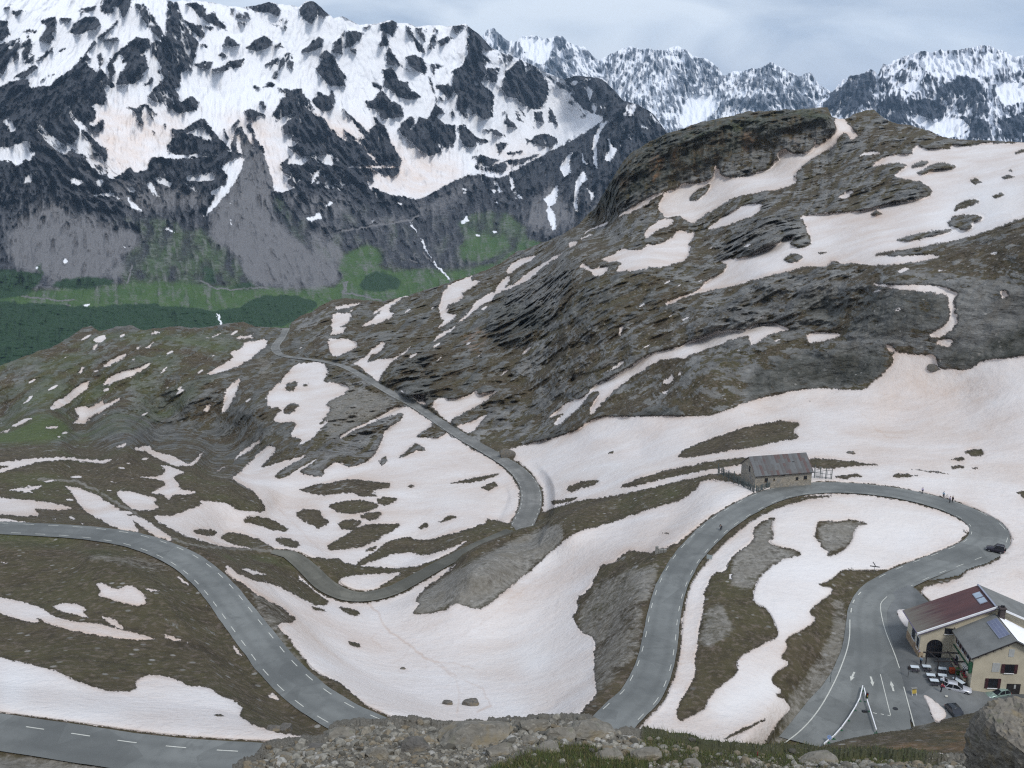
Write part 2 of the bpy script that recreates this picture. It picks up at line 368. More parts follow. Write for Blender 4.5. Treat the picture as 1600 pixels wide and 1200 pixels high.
# ================================================================ ROADS (surveyed centre lines: u, v, height, half width)
# narrow old road below the main one is called track
ROADS = {
 'main': [(948,1150,-88.5,3.3),(957,1130,-89,3.3),(978,1108,-90,3.3),(1002,1084,-91,3.25),(1021,1044,-92.5,3.2),(1031,1002,-94,3.15),(1038,957,-95,3.1),(1049,918,-96,3.1),
          (1068,880,-96.7,3.1),(1092,850,-97,3.2),(1124,820,-97.3,3.3),(1164,794,-97.6,3.4),(1204,775,-97.8,3.5),(1245,765,-98,3.6),(1290,761.5,-98,3.6),(1340,763,-98,3.6),(1390,768.5,-98,3.6),
          (1430,776,-98,3.7),(1465,785,-98,3.8),(1497,796,-98,3.9),(1524,809,-98,4.0),(1543,824,-98,4.2),(1545,840,-98,4.2),(1530,854,-98,3.9),(1503,866,-98,3.7),(1472,878,-98,3.6),(1440,890,-97.7,3.6),(1408,904,-97.45,3.6),
          (1380,920,-97.3,3.6),(1362,938,-97.22,3.5),(1355,960,-97.2,3.6),(1356,990,-97.2,4.0),(1358,1030,-97.2,5.0),(1352,1080,-97.2,6.6),(1338,1130,-97.2,8.6),(1325,1180,-97.2,10.4)],
 'left': [(-60,822,-93,3.2),(-10,824,-93,3.2),(34,826,-93,3.2),(101,829.5,-92.6,3.2),(152,834,-92.2,3.2),(202,842,-91.8,3.2),(243,854,-91.3,3.2),(281,871,-90.8,3.25),(312,892,-90.3,3.25),(338,917,-89.8,3.25),
          (360,944,-89.2,3.25),(381,972,-88.6,3.25),(405,1003,-88,3.25),(429,1034,-87.3,3.25),(458,1064,-86.6,3.25),(491,1091,-86,3.25),(527,1114,-85.5,3.25),(560,1130,-85.2,3.25),(600,1148,-85,3.25)],
 'near': [(-120,1125,-71.5,3.1),(0,1143,-71,3.1),(101,1158,-70.6,3.1),(202,1173,-70.2,3.1),(304,1183,-69.8,3.1),(405,1189,-69.4,3.1),(520,1194,-69,3.1)],
 'far': [(447,513,-189,3.2),(440,527,-187.5,3.2),(430,542,-186,3.3),(438,553,-184,3.3),(458,558,-182,3.2),(490,561.5,-178,3.2),(520,567,-174,3.2),(545,575,-171,3.2),(574,591,-167.5,3.3),(611,613,-164,3.3),(645,631,-160,3.4),
         (672,648,-157,3.4),(700,667,-153,3.5),(732,687,-149,3.6),(766,706,-145,3.6),(798,726,-141,3.6),(818,745,-138,3.6),(829,766,-135.5,3.6),(829,790,-132.5,3.6),(820,812,-130,3.6),(808,835,-128,3.6)],
 'track': [(425,861.5,-115,1.2),(440,864,-115.3,1.7),(457,869,-115.8,2.2),(480,887,-116.8,2.5),
           (506,912,-117.8,2.6),(533,927,-118.6,2.6),(560,932,-119.2,2.6),(590,929,-119.8,2.5),(618,920,-120.4,2.4),(645,906,-121.2,2.3),(685,884,-122.6,2.2),(735,858,-124.4,2.2),(770,842,-126,2.2),(800,829,-127.6,2.4)],
}
def spline(pts, step):
    p = np.array(pts, float); n = len(p)
    m = np.gradient(p, axis=0); out = []
    for i in range(n - 1):
        k = max(2, int(math.ceil(np.hypot(*(p[i + 1, :2] - p[i, :2])) / step)))
        t = (np.arange(k) / k)[:, None]
        h00, h10, h01, h11 = 2*t**3-3*t**2+1, t**3-2*t**2+t, -2*t**3+3*t**2, t**3-t**2
        out.append(h00 * p[i] + h10 * m[i] + h01 * p[i + 1] + h11 * m[i + 1])
    return np.vstack(out + [p[-1:]])
ROADW = {}
for nm, pts in ROADS.items():
    s = spline(pts, 2.5)
    r = rays(s[:, 0], s[:, 1]); X = r * (s[:, 2] / r[:, 2])[:, None]
    T = np.gradient(X[:, :2], axis=0); T /= np.linalg.norm(T, axis=1)[:, None]
    ROADW[nm] = dict(uv=s[:, :2], X=X, hw=s[:, 3], N=np.stack([T[:, 1], -T[:, 0]], 1), L=np.r_[0, np.cumsum(np.linalg.norm(np.diff(X, axis=0), axis=1))])

# ================================================================ NEAR GROUND: relief survey
near = []
for nm, pts in ROADS.items():
    for i, q in enumerate(pts):
        if i % 2 == 0: near.append(cz(*q[:3]))
near += [cz(*a) for a in [
 # basin between the two lower roads and the snow towards the stone barn
 (780,1000,-112),(700,1050,-108),(800,1120,-97),(650,980,-114),(900,900,-110),(880,1010,-106),(600,1060,-105),(500,980,-106),(440,905,-107),(560,900,-121),(640,940,-116),
 (760,900,-112),(700,925,-114),(880,830,-117),(960,800,-112),(1060,790,-104),(1000,740,-112),(900,760,-124),(930,870,-108),(985,900,-99),(1100,745,-102),(1170,745,-99),
 (1210,745,-98.5),(1280,740,-99),(1350,720,-101),(1200,690,-107),(1100,690,-114),(1000,710,-121),(880,730,-131),(1400,740,-99),(1500,740,-100),(1590,780,-98.5),(1700,790,-97),
 (1500,690,-102),(1600,690,-98),(1720,680,-92),(1400,660,-106),(1500,630,-101),(1600,610,-93),(1720,570,-84),
 # inside the hairpin
 (1300,830,-97),(1200,850,-96),(1400,840,-98),(1150,920,-95),(1250,950,-95),(1120,1000,-93),(1200,1050,-94),(1100,1090,-91),(1150,1150,-90),(1250,1010,-95.5),(1070,1150,-89),
 # shelf of the inn and its car park
 (1450,930,-97.5),(1500,980,-97.2),(1560,930,-97.5),(1600,870,-97.5),(1700,870,-96),(1700,1000,-96),(1600,1080,-97),(1480,1080,-97),(1440,1120,-97),(1500,1110,-97),
 # bank below the car park
 (1350,1165,-88),(1430,1150,-88),(1500,1135,-87),(1600,1130,-86),(1450,1185,-80),(1600,1190,-78),(1280,1195,-84),(1200,1200,-84),
 # left foreground slope between the roads
 (100,900,-87),(200,960,-83),(300,1000,-84),(100,1000,-80),(0,900,-88),(0,1000,-80),(-150,900,-87),(-150,1010,-78),(100,1060,-76),(0,1070,-75.5),(300,1090,-77),(400,1130,-75),(480,1150,-74.5),(200,1120,-74),
 (0,1190,-66),(200,1210,-65),(400,1230,-64),(-150,1200,-66),(-150,1290,-60),(400,1290,-62),(800,1290,-72),(800,1200,-84),(1200,1290,-72),(1600,1290,-66),(1750,1290,-64),(1750,1140,-84),
 # grassy mound on the left and the hollow behind it
 (200,702,-126),(100,701,-126),(0,700,-127),(-150,705,-126),(300,722,-125),(360,750,-125),(410,785,-126),(100,740,-121),(250,770,-119),(0,780,-112),(150,800,-110),(340,800,-120),(-150,780,-110),(60,810,-103),
 (330,722,-168),(240,690,-180),(380,742,-155),(430,790,-141),(120,680,-182),(0,670,-186),(-150,670,-186),
 (420,830,-128),(350,840,-120),(470,840,-126),(520,830,-133),(560,870,-126),(650,850,-131),(600,800,-136),(500,780,-142),(700,800,-133),(560,740,-146),(650,750,-142),(760,790,-133),(740,760,-139),(700,720,-146),
 # left ridge
 (450,740,-148),(420,700,-160),(300,690,-182),(300,640,-186),(200,640,-186),(200,580,-178),(100,620,-184),(0,620,-188),(100,560,-180),(300,570,-180),(300,530,-179),(400,600,-178),(400,640,-170),(480,640,-166),(500,600,-171),(560,640,-163),(620,680,-156),(560,690,-157),
 (390,560,-185),(150,530,-176),(200,517,-174),(250,510,-175),(330,508,-180),(400,508,-187),(30,560,-182),(-100,600,-186),(-150,640,-190),
 (500,700,-150),(580,610,-167),
 ]]
near += [cd(*a) for a in [
 # right-hand hill: steep rock steps between gentle snowy ledges
 (460,505,850),(480,530,770),(520,470,900),(520,520,760),(560,560,665),(560,500,800),(620,480,860),(620,560,620),(700,440,900),(680,520,700),(700,600,545),(760,420,930),(760,500,690),(780,600,520),(720,650,475),(800,680,430),
 (860,380,900),(860,440,680),(820,520,600),(820,600,520),(860,640,450),
 (900,690,375),(900,660,395),(900,560,480),(900,500,530),(900,440,590),(900,415,640),(900,390,720),(940,345,900),
 (1000,680,352),(1000,650,368),(1000,620,392),(1000,600,410),(1000,530,450),(1000,500,475),(1000,480,505),(1000,430,540),(1000,410,580),(1000,390,630),(1000,350,720),
 (1100,645,355),(1100,590,375),(1100,560,395),(1100,545,420),(1100,490,450),(1100,470,470),(1100,455,500),(1100,440,530),(1100,420,560),(1100,400,600),(1100,350,700),
 (1200,620,368),(1200,560,383),(1200,520,408),(1200,502,438),(1200,450,455),(1200,430,470),(1200,410,510),(1200,390,540),(1200,350,600),(1200,320,660),
 (1300,605,373),(1300,540,385),(1300,520,402),(1300,500,420),(1300,430,445),(1300,410,470),(1300,380,520),(1300,350,570),(1300,270,720),
 (1400,575,372),(1400,520,382),(1400,450,395),(1400,420,412),(1400,395,450),(1400,380,480),(1400,330,560),(1400,280,640),(1400,245,710),
 (1500,560,370),(1500,470,385),(1500,430,400),(1500,400,422),(1500,370,468),(1500,340,520),(1500,290,600),(1500,222,740),
 (1600,500,376),(1600,475,382),(1600,400,396),(1600,370,412),(1600,340,470),(1600,300,540),(1600,270,590),(1600,222,720),(1750,420,380),(1750,310,470),(1750,225,680),(1750,520,340),
 (1000,330,790),(1000,245,822),(1000,228,850),(1060,300,795),(1060,215,818),(1060,205,845),(1100,280,800),(1100,205,815),(1100,193,840),(1200,265,800),(1200,188,815),(1200,175,850),(1290,240,800),(1290,182,815),(1290,169,850),(1330,190,850),(1370,182,860),(960,320,830),(950,300,850),
 (1440,212,770),(1540,219,740),
 ]]
WB = depth_raster(near)

# roads are benches cut into the slope
best = raster(1e9); zt = raster(0); hwr = raster(3); cx = raster(0); cy = raster(0)
for nm, R in ROADW.items():
    for i in range(len(R['X'])):
        u, v = R['uv'][i]; rad = 70 if nm != 'far' else 34
        if nm == 'main' and v > 930: rad = 260
        if nm in ('left', 'near') and v > 1000: rad = 130
        x0, x1, y0, y1 = [int(q) for q in (max(0, u - U0 - rad), min(RW, u - U0 + rad), max(0, v - V0 - rad), min(RH, v - V0 + rad))]
        if x1 <= x0 or y1 <= y0: continue
        Y, X = np.mgrid[y0:y1, x0:x1]
        d = (X + .5 + U0 - u) ** 2 + 4 * (Y + .5 + V0 - v) ** 2
        m = d < best[y0:y1, x0:x1]
        best[y0:y1, x0:x1][m] = d[m]
        for a, val in ((zt, R['X'][i, 2]), (hwr, R['hw'][i]), (cx, R['X'][i, 0]), (cy, R['X'][i, 1])): a[y0:y1, x0:x1][m] = val
gu, gv = np.meshgrid(np.arange(RW) + U0 + .5, np.arange(RH) + V0 + .5)
RR = rays(gu, gv)
has = best < 1e8
wt = np.where(has, RR[..., 2] / np.where(has, zt - .12, -1), 1.0)
lat = np.where(has, np.hypot(RR[..., 0] / wt - cx, RR[..., 1] / wt - cy), 1e3) - hwr
ROADMASK = np.where(has & (lat < 0), 1.0, 0.0).astype(np.float32)
blend = np.where(has, 1 - sstep(.9, np.where(gv > 700, 7.0, 9.0), lat), 0)
# level shelf in front of the inn
LOT = [(1386,930),(1400,921),(1421,913),(1436,922),(1449,937),(1470,950),(1500,965),(1560,1000),(1640,1010),(1760,1030),(1760,1120),(1600,1108),(1560,1112),(1510,1120),(1430,1140),(1407,1100),(1404,1040),(1384,985),(1377,955)]
LAYBY = [(1532,806),(1551,806),(1600,805),(1660,805),(1660,825),(1600,822),(1580,819.5),(1571,821),(1575,831),(1580,843),(1578,858),(1570,867),(1557,873),(1545,880),(1513,890),(1501,899),(1476,904.5),(1446,907),(1425,911),(1412,912),(1450,892),(1490,880),(1520,870),(1540,858),(1552,840),(1548,820)]
def lot_z(u, v): return -97.26 - .9 * sstep(1478, 1558, u) * sstep(1050, 1072, v)
lotm = raster(0); paint(lotm, 1, 'P', LOT); paint(lotm, 1, 'P', LAYBY, False); lotb = np.clip(blur(lotm, 5, 2) * 1.6, 0, 1)
wlot = RR[..., 2] / (np.where(gv < 912, -98.06, lot_z(gu, gv)) - .16)
lb = np.maximum(lotb, 0) * (1 - ROADMASK)
WB = WB * (1 - blend) + wt * blend
WB = WB * (1 - lb) + wlot * lb
# gravel spur that hides the end of the far road
SPT = np.array([(690,900),(725,866),(752,851),(775,842),(800,832),(815,826.5),(835,822),(870,806),(930,786),(1000,770)], float)
vt = np.interp(gu, SPT[:, 0], SPT[:, 1]); spm = blur(((gv > vt) & (gv < vt + 110) & (gu > 690) & (gu < 1000)).astype(np.float32), 1, 1)
WB = WB * (1 + .075 * spm * (1 - sstep(10, 85, gv - vt)) * sstep(690, 740, gu) * (1 - sstep(880, 990, gu))); ROADMASK *= (1 - spm * ((gu > 742) & (gu < 960))); lat = np.where((spm > .3) & (gu > 742), 99, lat)
# bank of earth between the viewpoint and the car park
bank = raster(0); paint(bank, 1, 'P', [(1225,1200),(1240,1181),(1256,1173),(1290,1165),(1330,1154),(1380,1145),(1430,1139),(1470,1130),(1510,1119),(1640,1100),(1770,1090),(1770,1330),(1100,1330),(1190,1215)])
bank = blur(bank, 1, 1); wbank = np.hypot(RR[..., 0], RR[..., 1]) / np.clip(126 - (gv - 1140) * .42, 60, 150)
WB = WB * (1 - bank) + wbank * bank; ROADMASK *= (1 - bank); lat = np.where(bank > .3, 99, lat)
smooth = blur(WB.astype(np.float32), 2, 1); WB = np.where((ROADMASK > 0) | (bank > .02) | (spm > .02), WB, smooth)

# ---------------------------------------------------------------- ground cover of the near ground
SN, RK, GR, GV, DU, OR = [raster() for _ in range(6)]
RK[:] = .10
paint(RK, .45, 'P', [(-170,500),(450,500),(520,460),(560,560),(830,740),(560,760),(440,810),(330,735),(200,697),(-170,705)])
paint(RK, .44, 'P', [(450,500),(820,380),(940,330),(1000,230),(1330,165),(1800,200),(1800,560),(1400,580),(1250,620),(1050,660),(850,700),(800,700),(560,580),(440,560)])
for p_ in [('E', .72, [(860,150),(960,90),(1090,80),(1080,160),(1000,250),(960,330),(850,420),(700,420),(680,300),(750,230)]),
           ('F', .68, [(0,400),(300,150),(600,100),(1100,130),(1650,150),(1650,480),(1400,500),(1000,470),(600,330),(300,420)]),
           ('F', .85, [(310,690),(330,560),(500,470),(900,430),(1000,500),(890,610),(540,640)]), ('E', .68, [(200,600),(300,500),(420,420),(450,600),(420,700),(300,650)]),
           ('E', .85, [(880,880),(1000,820),(1300,750),(1500,700),(1600,720),(1600,758),(1410,820),(945,940)]), ('F', .9, [(1200,480),(1390,440),(1650,300),(1650,500),(1390,520),(1270,545),(1200,530)]),
           ('C', .75, [(940,950),(1000,930),(1100,860),(1175,885),(1160,915),(900,960),(600,1000),(560,1000)]), ('C', .8, [(150,1180),(350,1040),(540,1020),(600,1090),(480,1100),(350,1190)]),
           ('C', .6, [(-160,620),(0,590),(400,500),(700,500),(740,620),(560,720),(200,830),(-160,860)]), ('B', .6, [(1300,740),(1600,590),(1600,850),(1250,1010),(1110,1010)]),
           ('D', .62, [(440,720),(640,680),(900,560),(1060,600),(1000,740),(760,880),(620,900),(420,860)]), ('D', .6, [(960,940),(1040,750),(1230,700),(1240,850),(1080,970),(1000,1010)]),
           ('E', .55, [(0,870),(200,760),(290,770),(180,900),(0,1000)]), ('I', .3, [(90,640),(120,470),(300,520),(250,640)])]:
    paint(RK, p_[1], p_[0], p_[2])
RK = blur(RK, 7, 2)
# green
paint(GR, .26, 'P', [(-170,690),(200,690),(340,735),(420,790),(380,830),(200,800),(-170,800)])
paint(GR, .40, 'P', [(-170,560),(200,510),(420,505),(300,640),(200,690),(-170,700)])
paint(GR, .85, 'D', [(60,830),(150,770),(240,755),(330,790),(300,850),(200,880),(0,890),(-60,860)])
paint(GR, .5, 'G', [(-100,90),(150,95),(450,125),(620,160),(740,210),(600,240),(300,210),(0,200),(-100,180)])
paint(GR, .28, 'E', [(945,1200),(1090,1150),(1350,1110),(1600,1055),(1600,1150),(1440,1195),(1300,1250)])
paint(GR, .42, 'C', [(70,1040),(200,990),(380,930),(440,880),(300,905),(200,960)])
paint(GR, .35, 'C', [(0,590),(400,500),(700,500),(760,560),(500,560),(200,640),(0,680)])
paint(GR, .4, 'G', [(940,220),(1100,190),(1400,220),(1560,300),(1400,290),(1150,270)])
GR = blur(GR, 6, 2)
# gravel and scree
for v_, c_, p_ in [(.85, 'H', [(345,487),(350,460),(345,430),(400,370),(600,250),(830,130),(1000,60),(1040,100),(1040,150),(960,215),(870,300),(780,370),(700,440),(650,465),(590,455),(515,445),(440,485)]),
                   (.55, 'H', [(1100,500),(1160,370),(1250,300),(1400,270),(1410,600),(1370,700),(1200,850),(1110,960)]), (.8, 'H', [(1340,300),(1480,250),(1440,420),(1400,440)]),
                   (.7, 'E', [(0,590),(100,620),(270,680),(200,740),(100,790),(0,850),(-60,880),(-80,640)]), (.6, 'E', [(780,1030),(850,1080),(840,1210),(700,1210),(770,1120)]),
                   (.8, 'I', [(350,95),(430,40),(455,40),(430,130),(460,175),(580,215),(440,260),(380,310),(350,380),(250,370),(230,260)]), (.8, 'I', [(640,70),(750,60),(890,72),(800,160),(680,222),(655,150)]),
                   (.6, 'I', [(90,640),(120,470),(200,420),(260,560),(160,640)]), (.55, 'I', [(440,1130),(560,1030),(700,860),(770,700),(790,430),(700,400),(720,560),(600,740),(480,900),(400,1060)]),
                   (.55, 'G', [(1150,350),(1380,530),(1300,520),(1340,640),(1460,780),(1600,900),(1500,880),(1330,690),(1180,500)]), (.5, 'G', [(380,200),(740,240),(820,300),(700,290),(380,230)]),
                   (.6, 'P', [(-170,1176),(67,1183),(236,1199),(400,1202),(400,1300),(-170,1300)]), (.2, 'I', [(640,1110),(1000,1040),(1180,1000),(1340,1000),(1400,1150),(640,1180)]),
                   (.5, 'D', [(1180,480),(1260,480),(1270,560),(1200,600)]), (.65, 'I', [(1080,830),(1150,880),(1190,990),(1110,1020)])]:
    paint(GV, v_, c_, p_)
GV = blur(GV, 4, 2)
stroke(GV, .62, 'P', [(60,748),(120,752),(150,765),(182,785),(212,803),(240,822),(270,842),(300,852),(345,856),(390,858.5),(430,862)], 4.5)
paint(OR, .9, 'B', [(1450,720),(1500,720),(1480,800),(1440,860)]); paint(OR, .9, 'B', [(1290,810),(1340,830),(1310,880)]); paint(OR, .8, 'C', [(300,620),(360,620),(360,690),(310,700)]); paint(OR, .7, 'B', [(1530,690),(1580,690),(1560,800)])
paint(OR, .5, 'E', [(560,400),(660,330),(680,400),(640,470)]); paint(OR, .5, 'C', [(510,600),(560,620),(540,690)])
paint(OR, .42, 'I', [(900,1120),(1150,1040),(1360,1000),(1400,1180),(900,1200)]); paint(OR, .8, 'I', [(1030,590),(1080,600),(1120,650),(1090,660)])
OR = blur(OR, 4, 2)
LI = raster(0)   # dark crags: lichen and heather, plus steep-face shade put into the colour
paint(LI, 1, 'C', [(-300,560),(0,580),(400,490),(640,490),(745,560),(720,640),(560,720),(430,790),(200,830),(0,860),(-100,900)]); paint(LI, 1, 'B', [(1300,740),(1600,590),(1650,850),(1250,1010),(1110,1010)]); paint(LI, .9, 'C', [(780,570),(880,490),(1000,580),(1120,600),(1100,660),(860,650)])
paint(LI, .12, 'P', [(820,380),(940,330),(1330,165),(1800,200),(1800,560),(1400,580),(1250,620),(850,700),(560,580),(450,500)]); paint(LI, .5, 'P', [(-170,500),(450,500),(560,560),(440,740),(330,735),(200,697),(-170,705)]); paint(LI, .4, 'E', [(-60,250),(500,90),(860,200),(700,640),(560,800),(0,420)])
for c_, v_, p_ in [('E', .75, [(740,230),(960,260),(960,340),(850,430),(700,420)]), ('E', .6, [(200,600),(300,500),(420,420),(720,640),(560,800),(420,700)]), ('F', .7, [(310,690),(330,560),(500,470),(900,430),(1000,500),(890,610),(540,640)]), ('F', .8, [(1200,480),(1390,440),(1650,300),(1650,500),(1390,520),(1270,545)]), ('E', .6, [(880,880),(1000,820),(1300,750),(1500,700),(1600,720),(1600,758),(1410,820),(945,940)]), ('F', .55, [(500,200),(900,180),(1240,190),(1250,330),(900,400),(600,330)]), ('E', .5, [(1080,80),(1600,120),(1600,250),(1300,330),(1000,330)])]: paint(LI, v_, c_, p_)
LI = blur(LI, 6, 2)

